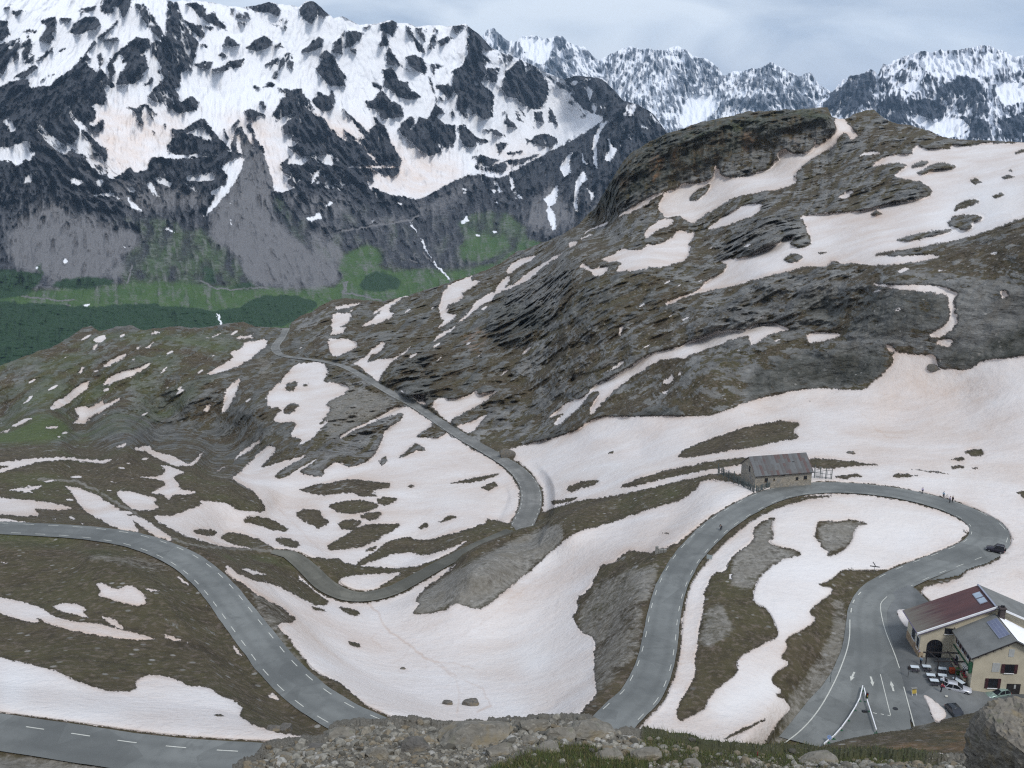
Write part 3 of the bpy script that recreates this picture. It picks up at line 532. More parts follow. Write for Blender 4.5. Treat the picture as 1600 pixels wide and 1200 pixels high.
SNOW = [
 ('C', 1, [(720,548),(770,545),(790,580),(840,630),(800,652),(780,620),(740,640),(720,680),(640,720),(560,780),(530,820),(560,840),(470,880),(400,885),(310,900),(270,910),(180,960),(100,1010),(70,1040),(20,1010),(0,1000),(-60,1010),(-100,960),(-60,880),(0,880),(10,850),(100,845),(160,830),(172,750),(200,815),(250,825),(340,810),(380,790),(430,780),(460,710),(490,685),(530,712),(580,712),(625,690),(632,625),(640,680),(700,640),(735,600)]),
 ('C', 1, [(390,940),(310,945),(200,1010),(130,1060),(160,1062),(260,1030),(370,990)]),
 ('C', 0, [(740,660),(735,640),(770,612),(795,635),(780,655)]), ('C', 0, [(45,920),(100,870),(145,850),(150,862),(100,920),(60,930)]), ('C', 0, [(440,750),(440,715),(455,705),(465,740)]),
 ('C', 1, [(1900,640),(1600,660),(1500,665),(1430,660),(1330,680),(1260,665),(1260,690),(1130,690),(1110,665),(1085,690),(1080,715),(980,715),(930,740),(880,775),(1000,752),(1070,760),(1020,790),(1000,820),(1060,830),(1130,842),(1175,885),(1160,910),(1080,930),(1000,935),(940,950),(850,975),(740,985),(640,990),(560,1000),(585,1040),(620,1130),(560,1150),(510,1130),(545,1090),(490,1095),(460,1130),(370,1160),(300,1195),(180,1205),(230,1225),(200,1265),(140,1290),(85,1350),(0,1375),(-60,1400),(-60,1420),(0,1390),(100,1355),(200,1335),(300,1310),(450,1270),(600,1230),(690,1235),(720,1205),(760,1225),(810,1215),(880,1230),(1000,1225),(1130,1210),(1225,1185),(1150,1178),(1000,1185),(890,1180),(1000,1160),(1150,1140),(1300,1110),(1430,1070),(1600,1005),(1900,900)]),
 ('C', 0, [(1070,770),(1130,745),(1165,745),(1150,765),(1090,780)]), ('C', 0, [(1100,805),(1150,775),(1200,755),(1270,760),(1290,775),(1250,785),(1180,785),(1130,815)]), ('C', 0, [(1290,945),(1330,930),(1380,920),(1400,940),(1340,955),(1270,985)]),
 ('C', 0, [(1240,1040),(1270,1000),(1340,990),(1420,1000),(1400,1020),(1350,1030),(1365,1050),(1330,1070),(1290,1055)]), ('C', 0, [(1000,1110),(1080,1085),(1280,1055),(1250,1075),(1150,1100),(1050,1120)]), ('C', 0, [(1490,820),(1530,810),(1560,820),(1510,830)]),
 ('C', 0, [(1450,910),(1490,890),(1515,900),(1470,920)]), ('C', 0, [(1345,835),(1370,825),(1410,845),(1370,855)]), ('C', 0, [(890,990),(920,975),(950,990),(900,1000)]), ('C', 0, [(1550,710),(1600,690),(1620,700),(1560,715)]), ('C', 0, [(1525,788),(1550,782),(1545,795)]),
 ('C', 0, [(480,1200),(530,1170),(585,1190),(540,1215),(500,1215)]), ('C', 0, [(640,1172),(680,1165),(690,1172),(650,1180)]), ('C', 1, [(820,725),(880,700),(930,705),(930,715),(870,720)]), ('C', 1, [(730,915),(790,880),(810,885),(780,920)]),
 ('C', 1, [(-60,1060),(30,1080),(80,1075),(70,1100),(30,1150),(-20,1180),(-120,1200),(-200,1180)]), ('C', 0, [(-20,1080),(10,1030),(80,1070),(60,1078),(0,1085)]),
 ('B', 1, [(1280,1005),(1400,930),(1510,880),(1500,892),(1400,960),(1330,990)]), ('B', 1, [(1540,900),(1560,870),(1620,850),(1620,1010),(1560,990),(1500,950)]), ('B', 1, [(1130,1080),(1180,1050),(1245,1025),(1240,1040),(1180,1060),(1130,1085)]),
 ('B', 1, [(1110,1105),(1170,1085),(1175,1090),(1120,1108)]), ('B', 1, [(1420,1060),(1500,1010),(1545,1015),(1540,1040),(1470,1070),(1420,1105),(1410,1090)]), ('B', 1, [(1060,1120),(1095,1115),(1095,1135),(1060,1147)]),
 ('B', 1, [(1270,1180),(1300,1150),(1400,1160),(1500,1130),(1560,1060),(1620,1080),(1620,1200),(1500,1240),(1350,1240),(1260,1200)]), ('B', 0, [(1430,1120),(1480,1070),(1550,1045),(1560,1090),(1500,1125),(1440,1135)]),
 ('E', 1, [(1210,30),(1290,0),(1600,-20),(1620,20),(1540,45),(1450,65),(1380,80),(1280,88),(1290,60),(1330,45),(1230,40)]), ('E', 1, [(1105,60),(1140,50),(1170,80),(1220,60),(1250,70),(1220,100),(1190,110),(1160,85)]),
 ('E', 1, [(770,85),(800,50),(860,20),(920,8),(900,25),(840,60),(790,100)]), ('E', 1, [(725,165),(750,130),(790,105),(795,130),(750,170),(725,175)]),
 ('E', 1, [(1040,0),(980,40),(910,95),(870,130),(800,160),(720,190),(710,215),(660,240),(600,290),(560,322),(540,330),(590,285),(640,215),(690,190),(740,170),(820,140),(860,100),(900,75),(960,40),(1000,10)]),
 ('E', 1, [(490,160),(560,125),(630,100),(605,130),(665,125),(610,165),(560,185),(580,205),(500,250),(490,280),(545,285),(530,310),(450,355),(490,310),(460,295),(470,210)]), ('E', 1, [(430,408),(480,365),(555,335),(520,362),(440,412)]),
 ('E', 1, [(95,347),(150,310),(200,260),(150,292),(150,280),(220,235),(280,205),(360,180),(290,210),(240,250),(230,270),(260,280),(220,312),(150,335)]), ('E', 1, [(-20,248),(110,230),(60,252),(-20,265)]), ('E', 1, [(-30,280),(60,278),(60,300),(20,340),(-40,345)]),
 ('E', 1, [(-30,345),(35,345),(20,370),(-40,385)]), ('E', 1, [(-60,395),(40,400),(80,410),(80,440),(40,460),(0,480),(-40,475)]), ('E', 1, [(60,515),(120,480),(160,440),(210,405),(215,430),(190,460),(150,472),(125,510),(200,490),(260,490),(352,420),(300,470),(240,510),(200,560),(185,600),(130,560),(90,520)]),
 ('E', 1, [(335,660),(390,655),(405,705),(380,700)]), ('E', 1, [(275,635),(300,640),(300,652)]), ('E', 1, [(435,690),(470,665),(520,680),(600,660),(630,635),(640,660),(742,632),(690,680),(600,730),(540,760),(510,792),(470,755),(430,715)]),
 ('E', 1, [(960,770),(1000,735),(1060,690),(1130,670),(1200,600),(1250,580),(1320,545),(1400,490),(1440,465),(1620,425),(1620,490),(1510,490),(1440,520),(1350,580),(1300,620),(1260,650),(1170,755),(1160,725),(1175,690),(1210,640),(1170,640),(1110,720),(1010,805),(990,790),(1050,735)]),
 ('F', 1, [(-10,435),(90,395),(180,360),(290,355),(310,360),(360,325),(450,325),(525,355),(420,380),(340,430),(330,420),(330,380),(250,400),(150,440),(60,475),(-10,490)]), ('F', 1, [(590,375),(660,365),(765,378),(720,400),(610,425)]),
 ('F', 1, [(880,140),(1000,150),(1150,148),(1220,155),(1295,185),(1290,200),(1275,215),(1285,260),(1270,275),(1295,290),(1290,330),(1260,370),(1200,395),(1150,380),(1210,350),(1250,320),(1255,270),(1250,230),(1240,190),(1150,180),(1000,170)]), ('F', 1, [(1490,175),(1520,175),(1530,200),(1500,215)]),
 ('F', 1, [(1185,430),(1200,402),(1250,395),(1280,410),(1250,440),(1210,425)]), ('F', 1, [(950,422),(990,430),(1008,455),(980,460)]),
 ('E', 1, [(820,435),(840,430),(825,440)]), ('E', 1, [(845,465),(860,445),(890,430),(870,460),(855,470)]), ('E', 1, [(740,570),(765,545),(785,532),(775,555)]), ('E', 1, [(1295,380),(1295,350),(1320,328),(1318,345),(1300,385)]), ('E', 1, [(1230,555),(1280,520),(1325,495),(1325,510),(1270,540)]),
 ('E', 1, [(1500,590),(1530,575),(1540,555),(1550,590),(1530,605),(1505,608)]), ('E', 1, [(1565,570),(1585,545),(1585,565)]), ('E', 1, [(1495,640),(1530,635),(1525,650),(1500,655)]),
 # the great basin above the barn
 ('F', 1, [(-1240,860),(-1180,850),(-1110,860),(-1030,800),(-960,785),(-920,760),(-880,745),(-920,790),(-940,820),(-990,850),(-1010,880),(-960,900),(-935,935),(-830,920),(-680,880),(-550,850),(-470,820),(-430,790),(-370,760),(-280,758),(0,755),(140,755),(250,720),(310,690),(400,670),(540,635),(660,625),(760,635),(860,635),(890,605),(970,540),(1000,500),(990,470),(1010,455),(1090,470),(1190,470),(1210,540),(1270,540),(1330,545),(1380,520),(1400,500),(1500,490),(1600,475),(2100,430),(2100,1500),(1600,1500),(1300,1250),(900,1140),(600,1120),(250,1180),(0,1330),(-150,1400),(-600,1300),(-945,1215),(-945,1130),(-980,1070),(-1060,990)]),
 ('E', 0, [(725,905),(790,910),(815,940),(810,968),(770,950),(740,925)]), ('E', 0, [(1040,1095),(1110,1060),(1215,1047),(1180,1080),(1110,1090),(1080,1110)]), ('E', 0, [(1240,925),(1270,918),(1265,930)]), ('E', 0, [(980,1150),(1110,1130),(1080,1150),(990,1165)]),
 ('E', 0, [(1285,1090),(1350,1060),(1480,1015),(1620,985),(1750,960),(1890,945),(1890,975),(1740,1000),(1620,1020),(1480,1052),(1350,1085)]),
 ('E', 0, [(940,1200),(1090,1150),(1350,1112),(1500,1075),(1620,1045),(1780,1018),(1900,1030),(1950,1090),(1760,1050),(1680,1055),(1650,1100),(1700,1120),(1770,1128),(1740,1150),(1660,1150),(1590,1142),(1530,1160),(1440,1195),(1300,1260),(1170,1275),(1060,1320),(960,1390),(780,1560),(650,1650),(345,1660),(300,1640),(560,1420),(830,1250)]),
 ('F', 0, [(-10,950),(30,905),(180,850),(330,800),(490,775),(570,790),(530,820),(560,860),(450,875),(350,900),(200,920),(80,945)]), ('F', 0, [(600,950),(750,960),(950,982),(840,985),(700,1000),(600,990)]), ('F', 0, [(985,1035),(1020,1020),(1110,1033),(1020,1040)]),
 ('F', 0, [(1050,1000),(1200,1013),(1270,1026),(1150,1014)]), ('F', 0, [(1320,920),(1360,908),(1410,915),(1415,935),(1360,942)]), ('F', 0, [(1260,955),(1310,945),(1330,955),(1300,965)]), ('F', 0, [(1255,988),(1320,985),(1330,995),(1270,998)]), ('F', 0, [(1345,995),(1390,995),(1380,1002)]),
 ('F', 0, [(715,1037),(830,1024),(855,1035),(750,1046)]), ('F', 0, [(1565,1110),(1620,1100),(1620,1150)]), ('F', 0, [(785,930),(810,922),(825,935)]), ('F', 0, [(600,685),(610,682),(612,690)]), ('F', 0, [(1150,540),(1165,520),(1210,545),(1180,548)]),
 # basin between the lower roads
 ('H', 1, [(-530,255),(-480,290),(-400,330),(-330,340),(-200,400),(-90,460),(0,400),(80,428),(130,425),(260,395),(380,340),(480,270),(570,232),(470,320),(400,360),(345,430),(380,435),(350,470),(345,487),(385,490),(440,480),(500,470),(515,445),(550,437),(590,455),(650,465),(700,440),(780,370),(870,300),(960,215),(1040,150),(1100,105),(1200,80),(1300,50),(1440,0),(1530,-25),(1600,-50),(1660,-95),(1680,-130),(1760,-130),(1850,-70),(1880,-50),(1790,-5),(1700,60),(1600,130),(1560,165),(1480,190),(1430,165),(1390,140),(1320,150),(1315,180),(1340,200),(1300,215),(1280,245),(1215,260),(1190,310),(1160,370),(1100,420),(1110,460),(1085,505),(1120,570),(1190,600),(1180,690),(1185,800),(1200,850),(1130,930),(1110,960),(1100,1100),(250,1100),(210,970),(130,920),(60,850),(0,805),(-120,750),(-190,660),(-240,590),(-300,530),(-190,525),(-260,460),(-400,385),(-450,340),(-520,310)]),
 ('H', 0, [(-5,452),(60,460),(105,487),(70,497),(20,475)]), ('H', 0, [(38,612),(98,625),(92,640),(60,637)]), ('H', 0, [(1480,112),(1530,108),(1530,116)]), ('G', 0, [(1440,452),(1500,465),(1505,475),(1460,470)]), ('G', 0, [(1080,330),(1130,345),(1120,352)]),
 # inside the hairpin
 ('P', 1, [(1185,806),(1229,789),(1262,780),(1310,775),(1364,780),(1414,788),(1440,791),(1463,797),(1478,806),(1490,817),(1501,825),(1513,833),(1501,841),(1506,845),(1492,851),(1475,858),(1451,867),(1431,874.5),(1397,890),(1370,891.5),(1340,891),(1316,889.5),(1303,903),(1276,915),(1303,920),(1296,930),(1276,943.5),(1262,957),(1276,967),(1262,981),(1229,996),(1230,1013),(1219,1028),(1235,1035),(1208,1055),(1205,1065),(1225,1082),(1209,1085),(1229,1095),(1235,1105),(1225,1119),(1208,1139),(1198,1153),(1195,1163),(1154,1176),(1060,1185),(960,1180),(986,1141),(1026,1101),(1044,1053),(1055,1011),(1060,960),(1072,929),(1084,905),(1096,888),(1114,866),(1148,834)]),
 ('I', 0, [(350,95),(370,70),(430,40),(455,40),(430,60),(440,130),(410,155),(460,175),(540,190),(580,213),(490,230),(440,260),(380,310),(350,370),(340,430),(420,470),(470,590),(400,620),(290,680),(265,710),(275,760),(180,830),(130,890),(130,920),(80,950),(0,985),(-10,940),(20,870),(80,780),(75,700),(95,620),(90,560),(120,470),(120,390),(160,300),(220,290),(230,250),(270,200),(350,150)]),
 ('I', 0, [(640,70),(660,55),(750,60),(800,48),(890,72),(820,80),(800,160),(740,210),(680,222),(700,195),(660,180),(655,150),(625,130),(640,100)]), ('I', 0, [(190,1075),(330,1000),(420,965),(345,1010),(250,1057)]),
 ('I', 1, [(180,830),(240,815),(250,825),(190,838)]), ('I', 1, [(235,300),(250,300),(250,320),(240,330)]),
 # by the inn
 ('P', 1, [(1437,925),(1446,916),(1476,912),(1501,902),(1513,891),(1545,882),(1557,875),(1571,868),(1579,859),(1581,843),(1576,831),(1572,822),(1578,820),(1600,823),(1770,825),(1770,1010),(1600,1010),(1520,960),(1460,945),(1449,936)]),
 ('I', 1, [(1000,465),(1040,460),(1085,475),(1080,555),(1050,550),(1020,510)]), ('I', 1, [(1115,842),(1180,880),(1247,940),(1235,975),(1190,992),(1170,960),(1150,900)]), ('P', 1, [(1345,1179),(1430,1177),(1480,1176),(1490,1185),(1430,1190),(1360,1190)]),
 # below and left of the far road
 ('D', 1, [(1380,510),(1500,505),(1525,555),(1490,600),(1600,605),(1620,640),(1500,700),(1540,720),(1470,800),(1530,770),(1450,860),(1400,880),(1370,912),(1400,860),(1340,850),(1380,780),(1290,790),(1260,770),(1310,720),(1240,715),(1235,660),(1270,620),(1320,570),(1340,540)]), ('D', 0, [(1318,620),(1350,592),(1378,600),(1360,640),(1330,642)]), ('D', 0, [(1310,720),(1350,695),(1385,705),(1360,740),(1320,750)]), ('D', 0, [(1395,612),(1430,605),(1415,620)]),
 ('D', 1, [(1245,397),(1130,410),(1120,445),(1060,460),(1080,490),(945,562),(1000,562),(1140,512),(1180,470),(1230,440)]), ('D', 1, [(1028,745),(1040,650),(1070,610),(1122,570),(1100,620),(1080,680),(1045,735)]), ('D', 1, [(940,735),(950,705),(975,702),(965,735)]),
 ('D', 1, [(945,397),(1050,363),(1000,388),(950,398)]), ('D', 1, [(1090,390),(1190,375),(1150,396),(1100,400)]), ('D', 1, [(695,376),(720,362),(750,370),(700,382)]), ('D', 1, [(425,452),(440,425),(465,420),(440,452)]), ('D', 1, [(475,527),(520,490),(600,458),(560,495),(500,527)]), ('D', 1, [(620,447),(660,423),(640,447)]),
 ('D', 1, [(668,442),(720,406),(690,442)]), ('D', 1, [(605,497),(627,483),(622,500)]), ('D', 1, [(473,617),(500,580),(560,550),(640,533),(707,503),(690,525),(620,570),(540,592),(490,612)]), ('D', 1, [(363,562),(375,530),(390,523),(382,557)]),
 ('D', 1, [(233,732),(250,690),(310,660),(350,620),(422,588),(395,640),(350,670),(290,712)]), ('D', 1, [(333,792),(360,770),(340,720),(380,710),(420,715),(480,680),(475,710),(572,658),(540,690),(460,742),(420,760),(390,792)]), ('D', 1, [(43,807),(100,770),(157,763),(120,787),(60,807)]), ('D', 1, [(-10,836),(60,810),(30,832)]),
 ('D', 1, [(530,902),(560,885),(592,878),(570,902)]), ('D', 1, [(608,907),(690,883),(710,920),(800,940),(860,970),(882,985),(800,987),(740,957),(680,922)]), ('D', 1, [(868,982),(910,950),(947,908),(920,960),(890,990)]), ('D', 1, [(1073,967),(1120,915),(1222,853),(1180,900),(1120,937)]), ('D', 1, [(985,1017),(1055,983),(1020,1008)]), ('D', 1, [(210,808),(270,800),(260,815),(215,815)]),
 ('D', 1, [(1065,1045),(1130,1000),(1170,950),(1240,888),(1282,900),(1250,950),(1200,1000),(1330,960),(1442,928),(1260,1030),(1300,1050),(1380,1000),(1492,938),(1420,990),(1380,1020),(1490,1040),(1500,1000),(1560,965),(1620,1000),(1620,1250),(1600,1420),(1430,1410),(1250,1380),(1085,1365),(1000,1355),(860,1312),(740,1250),(705,1215),(800,1220),(900,1175),(1000,1150),(1060,1160),(1100,1195),(1230,1200),(1220,1160),(1180,1110),(1120,1070)]),
 ('E', 1, [(0,1000),(40,995),(140,965),(185,900),(205,830),(240,800),(290,770),(300,740),(200,765),(60,830),(0,868),(0,848),(90,800),(160,770),(240,725),(300,703),(420,770),(437,797),(350,850),(380,860),(278,945),(275,955),(380,905),(500,950),(620,915),(660,925),(750,1005),(780,1030),(760,1090),(770,1120),(690,1195),(685,1250),(600,1330),(500,1400),(330,1462),(120,1455),(0,1430),(-60,1300),(-100,1100)]),
 ('E', 0, [(-10,1060),(60,1045),(150,1060),(240,1065),(240,1085),(150,1100),(70,1110),(-100,1125),(-200,1090)]), ('E', 0, [(70,1112),(150,1100),(180,1125),(100,1132)]), ('E', 0, [(170,1135),(240,1130),(280,1140),(220,1172),(180,1160)]), ('E', 0, [(-60,1165),(80,1140),(200,1165),(120,1205),(0,1205)]),
 ('E', 0, [(495,1067),(600,1048),(760,1018),(700,1045),(600,1067)]), ('E', 0, [(658,1087),(720,1058),(735,1080),(690,1102)]), ('E', 0, [(183,962),(220,940),(222,970),(195,987)]), ('E', 0, [(310,1080),(350,1075),(340,1090)]),
 ('G', 0, [(1115,60),(1170,30),(1260,50),(1345,100),(1300,107),(1200,77)]), ('G', 0, [(1008,135),(1060,106),(1140,118),(1210,148),(1302,206),(1200,192),(1085,165)]), ('G', 0, [(1265,137),(1330,133),(1392,165),(1370,182),(1310,172)]), ('G', 0, [(1370,10),(1480,0),(1490,40),(1532,60),(1480,97),(1440,72),(1380,40)]),
 ('G', 0, [(1515,192),(1520,165),(1600,120),(1680,75),(1760,72),(1870,68),(1800,110),(1740,150),(1660,182),(1600,188)]), ('G', 0, [(1558,72),(1600,48),(1680,55),(1665,75),(1640,98),(1590,97)]), ('G', 0, [(880,102),(940,93),(1005,105),(990,127),(920,120)]),
 ('H', 0, [(70,258),(160,200),(230,150),(310,128),(355,145),(420,143),(600,93),(692,63),(680,87),(600,142),(500,190),(380,220),(355,207),(300,202),(230,212),(110,262)]), ('H', 0, [(90,35),(150,13),(202,15),(180,52),(130,52)]), ('H', 0, [(365,87),(400,63),(412,80),(380,94)]), ('H', 0, [(458,62),(520,28),(545,38),(480,62)]), ('H', 0, [(118,197),(180,168),(155,195)]), ('H', 0, [(-10,245),(60,258),(140,285),(140,312),(0,300),(-120,280)]),
 ('H', 1, [(-10,335),(40,310),(100,305),(200,300),(292,294),(240,330),(185,357),(200,375),(150,387),(90,387),(0,367)]),
 # mound and left slope
 ('D', 1, [(-60,980),(0,970),(160,950),(300,945),(400,955),(470,960),(525,953),(490,977),(420,972),(300,958),(170,968),(60,1002),(-60,1030),(0,1000),(50,985)]), ('D', 1, [(735,983),(780,985),(865,1018),(800,1035),(832,1070),(820,1095),(925,1105),(860,1122),(800,1120),(780,1147),(760,1120),(688,1112),(760,1080),(770,1060),(700,1045),(615,1040),(740,1035),(772,1010)]),
 ('D', 1, [(545,1098),(620,1105),(735,1140),(710,1160),(742,1175),(690,1197),(620,1190),(580,1160),(540,1125)]), ('D', 1, [(290,1078),(350,1085),(430,1110),(520,1165),(600,1215),(640,1290),(668,1320),(600,1312),(520,1265),(430,1220),(380,1180),(330,1110)]),
 ('D', 1, [(585,1220),(650,1218),(730,1272),(815,1335),(760,1332),(700,1305),(640,1255)]), ('D', 1, [(920,1140),(1000,1155),(1050,1160),(1092,1195),(1000,1212),(960,1180)]), ('D', 1, [(-60,1120),(60,1140),(200,1150),(355,1182),(300,1192),(150,1182),(190,1215),(100,1222),(-60,1200)]), ('G', 1, [(-60,30),(80,55),(200,73),(232,84),(60,77),(-60,60)]),
 ('D', 1, [(35,1095),(130,1085),(202,1074),(180,1092),(130,1100),(165,1112),(60,1102)]), ('D', 1, [(188,1056),(272,1050),(230,1064)]), ('D', 1, [(580,975),(610,973),(600,982)]),
 ('G', 1, [(433,345),(480,343),(540,375),(602,350),(640,370),(672,410),(684,440),(650,452),(580,440),(500,417),(452,402),(465,375)]), ('G', 1, [(663,365),(743,378),(700,384)]), ('G', 1, [(-60,400),(0,410),(100,430),(200,460),(250,500),(330,520),(450,530),(560,560),(650,580),(735,609),(600,607),(450,587),(300,557),(220,530),(165,500),(195,530),(100,517),(15,490),(-60,460)]),
 ('G', 1, [(233,450),(320,433),(402,455),(385,480),(420,507),(350,490),(300,482)]), ('G', 1, [(458,495),(520,505),(555,530),(575,562),(520,540)]), ('G', 1, [(753,575),(845,606),(812,614),(770,597)]), ('G', 1, [(860,612),(880,620),(870,624)]),
 ('G', 1, [(-300,640),(0,685),(100,710),(250,745),(350,795),(430,820),(500,845),(600,845),(640,830),(620,805),(680,768),(760,775),(820,790),(870,820),(960,825),(1010,860),(1090,890),(1125,925),(1110,960),(1170,1000),(1300,1040),(1400,1050),(1490,1075),(1522,1090),(1400,1112),(1230,1112),(1100,1107),(850,1092),(700,1072),(500,1037),(300,1002),(150,982),(0,962),(-300,930)]),
 ('G', 0, [(990,955),(1020,948),(1042,957),(1010,962)]), ('G', 1, [(813,310),(842,312),(908,367),(850,347)]), ('G', 1, [(1088,608),(1130,640),(1205,742),(1130,692),(1083,660)]), ('G', 1, [(1190,745),(1270,820),(1340,860),(1395,908),(1300,887),(1228,870),(1280,840)]), ('G', 1, [(1390,910),(1440,930),(1535,1002),(1460,972)]), ('G', 1, [(1008,510),(1052,525),(1040,537)]), ('G', 1, [(948,440),(972,467),(955,455)]),
 ('G', 1, [(-60,1075),(60,1090),(205,1137),(100,1132),(-60,1115)]), ('G', 1, [(1113,275),(1160,278),(1238,306),(1170,302)]), ('G', 1, [(1373,312),(1410,293),(1500,350),(1590,400),(1620,440),(1545,442),(1450,380)]), ('G', 1, [(-10,240),(45,252),(20,255)]), ('G', 1, [(240,45),(262,43),(255,55)]), ('G', 1, [(325,48),(350,46),(345,54)]), ('G', 1, [(365,62),(395,68),(380,72)]), ('G', 1, [(995,252),(1060,300),(1120,330),(1060,322)]),
]
for c_, v_, p_ in SNOW: paint(SN, v_, c_, p_)
SN = SN * (1 - ROADMASK) * (1 - np.maximum(np.where(lat < .55, 1, 0), 0)).astype(np.float32)

# desert dust on the snow, with the browner streaks and drainage lines
DU[:] = .58
DU[gv < 420] = .6
for v_, c_, p_ in [(.62, 'H', [(1100,180),(1200,200),(900,380),(600,640),(450,690),(300,560),(560,600),(850,380)]), (.75, 'F', [(1000,560),(1500,560),(1500,650),(1250,760),(1000,870),(850,760)]), (.75, 'C', [(700,1030),(1000,990),(1000,1060),(750,1090)]),
                   (.65, 'C', [(1150,830),(1320,780),(1300,930),(1180,960)]), (.10, 'H', [(820,720),(850,660),(960,640),(1020,660),(970,740),(880,800)]), (.05, 'G', [(0,700),(200,770),(420,830),(350,880),(560,940),(640,970),(400,980),(150,960),(0,940)]),
                   (.8, 'G', [(60,860),(200,820),(420,880),(640,930),(400,910),(150,900)]), (.08, 'H', [(540,960),(800,880),(880,920),(900,980)]), (.1, 'I', [(140,900),(500,720),(480,850),(200,1000)]), (.12, 'E', [(1250,300),(1380,200),(1600,200),(1450,260)]), (.1, 'D', [(1270,680),(1310,660),(1370,660),(1330,690)]),
                   (.2, 'F', [(580,370),(770,370),(700,430)]), (.2, 'F', [(0,430),(500,330),(300,400),(0,490)]), (.15, 'F', [(1200,840),(1330,810),(1300,850)]), (.15, 'C', [(1300,860),(1600,830),(1600,1000),(1350,1080),(1100,1120)]), (.3, 'P', [(1180,800),(1400,790),(1480,830),(1200,1000),(1080,1000)])]:
    paint(DU, v_, c_, p_)
DU = blur(DU, 14, 2)
for v_, p_, w_ in [(1.25, [(120,430),(180,480),(210,550),(280,600),(400,690),(460,712)], 3.2), (1.2, [(460,712),(540,715),(620,740)], 2.5), (1.2, [(430,700),(540,790),(555,850),(545,950)], 2.2), (.85, [(400,690),(400,760)], 2), (1.2, [(460,712),(530,770),(660,830),(700,910),(640,940)], 2.4), (.85, [(555,850),(600,880),(680,880)], 2),
                   (.8, [(1100,220),(960,300),(820,400),(700,500),(560,590),(480,650)], 3), (.7, [(1060,250),(900,390),(740,520),(560,640)], 2), (.75, [(1120,230),(1000,290),(850,400),(780,450)], 2), (.9, [(200,560),(150,600),(190,640)], 2), (.9, [(330,640),(300,690),(240,720)], 2), (.95, [(500,730),(520,800),(470,850)], 2), (.9, [(620,740),(650,760),(640,800)], 1.6), (.9, [(560,860),(600,900),(650,890)], 1.8), (.85, [(420,720),(350,760),(340,830)], 1.6), (.9, [(270,740),(300,730),(320,745),(290,760),(270,745)], 2), (.9, [(480,900),(500,915),(530,905)], 3), (.8, [(180,770),(230,760),(270,790)], 2)]:
    stroke(DU, v_, 'H', p_, w_)
stroke(DU, .9, 'G', [(1290,0),(1400,110),(1460,170),(1540,235)], 2.5)
for pts in ([(0,600),(150,620),(260,600)], [(100,560),(220,590),(300,600)], [(250,800),(330,850)], [(150,700),(240,680)], [(330,430),(440,460),(560,450)]): stroke(DU, .62, 'H', pts, 2)
stroke(DU, .85, 'F', [(850,740),(900,800),(960,850),(1040,860)], 3); stroke(DU, .8, 'F', [(1150,560),(1140,700)], 3)
edge = np.clip(blur(SN, 4, 2) * (1 - blur(SN, 4, 2)) * 4, 0, 1); DU = np.clip(DU + .28 * edge, 0, 1.4)   # grit melts out along the thin margins
DU = blur(DU, 1, 1)

# ---------------------------------------------------------------- near ground: mesh
NEAR_SKY = skyline('P', [(-170,600),(-60,590),(0,572),(40,556),(80,543),(100,532),(112,525),(128,513),(142,509),(154,517),(165,517),(180,510),(208,509),(220,516),(240,514),(280,510),(310,513),(340,508),(380,503),(400,510),(430,512),(452,512),(456,503),(470,494),(487,487),(500,478),(520,468),(540,466),(560,468),(600,470),(630,464),(650,458),(690,444),(740,430),(780,412),(806,394),(840,382),(880,366),(905,350),(915,338),(930,325),(950,290),(965,266),(975,250),(990,236),(1010,224),(1040,209),(1060,203),(1090,192),(1130,184),(1170,174),(1200,173),(1240,171),(1270,169),(1293,167),(1300,182),(1312,186),(1325,185),(1335,178),(1352,172),(1366,172),(1380,184),(1395,192),(1420,195),(1450,204),(1475,214),(1500,218),(1540,219),(1600,222),(1780,228)])
def paintable(R, Um, Vm, P, warp, ws):
    """cover raster read through a small ground-fixed wobble so traced edges are ragged"""
    D = np.linalg.norm(P, axis=-1)
    a = fbm(Um / ws, Vm / ws, Um * 0 + 1.5, 4, .6) ; b = fbm(Um / ws, Vm / ws, Um * 0 + 41.5, 4, .6)
    return samp(R, Um + warp * a, Vm + warp * .7 * b)
Um, Vm, P = sheet(WB, NEAR_SKY, 1310, -140, 1745, 1680, 1060, 3.0, 14, 60)
sn = .5 * paintable(blur(SN, 1), Um, Vm, P, 7.0, 15) + .5 * paintable(SN, Um, Vm, P, 5.0, 6)
_b = samp(blur(SN, 5, 2), Um, Vm); eb = np.clip(4 * _b * (1 - _b), 0, 1)
sn = np.clip(sn + .95 * eb * fbm(Um / 9.0, Vm / 5.0, Um * 0 + 3.1, 5, .62), 0, 1)
sn = np.clip(sn + .35 * fbm(Um / 4.5, Vm / 2.6, Um * 0 + 9.1, 4, .65) * (4 * sn * (1 - sn)), 0, 1)
rm = samp(ROADMASK, Um, Vm); flatpx = samp((1 - sstep(3, 13, np.sqrt(np.minimum(best, 1e6)))).astype(np.float32), Um, Vm)
flat = np.maximum(np.maximum(flatpx * (Vm < 760), 0), samp(np.clip(blur(np.where(lat < 1.2, 1, 0).astype(np.float32), 2), 0, 1), Um, Vm), samp(np.clip(lotb * 1.3, 0, 1), Um, Vm))
rk = samp(RK, Um, Vm); gv_ = samp(GV, Um, Vm); D = np.linalg.norm(P, axis=-1)
X, Y, Z = P[..., 0], P[..., 1], P[..., 2]
cth = math.cos(.35); sth = math.sin(.35)
q = -.37 * X + .25 * Y + .9 * Z                                   # across the tilted rock beds
a_ = .9 * X + .1 * Y + .37 * Z
hill = sstep(330, 520, D)
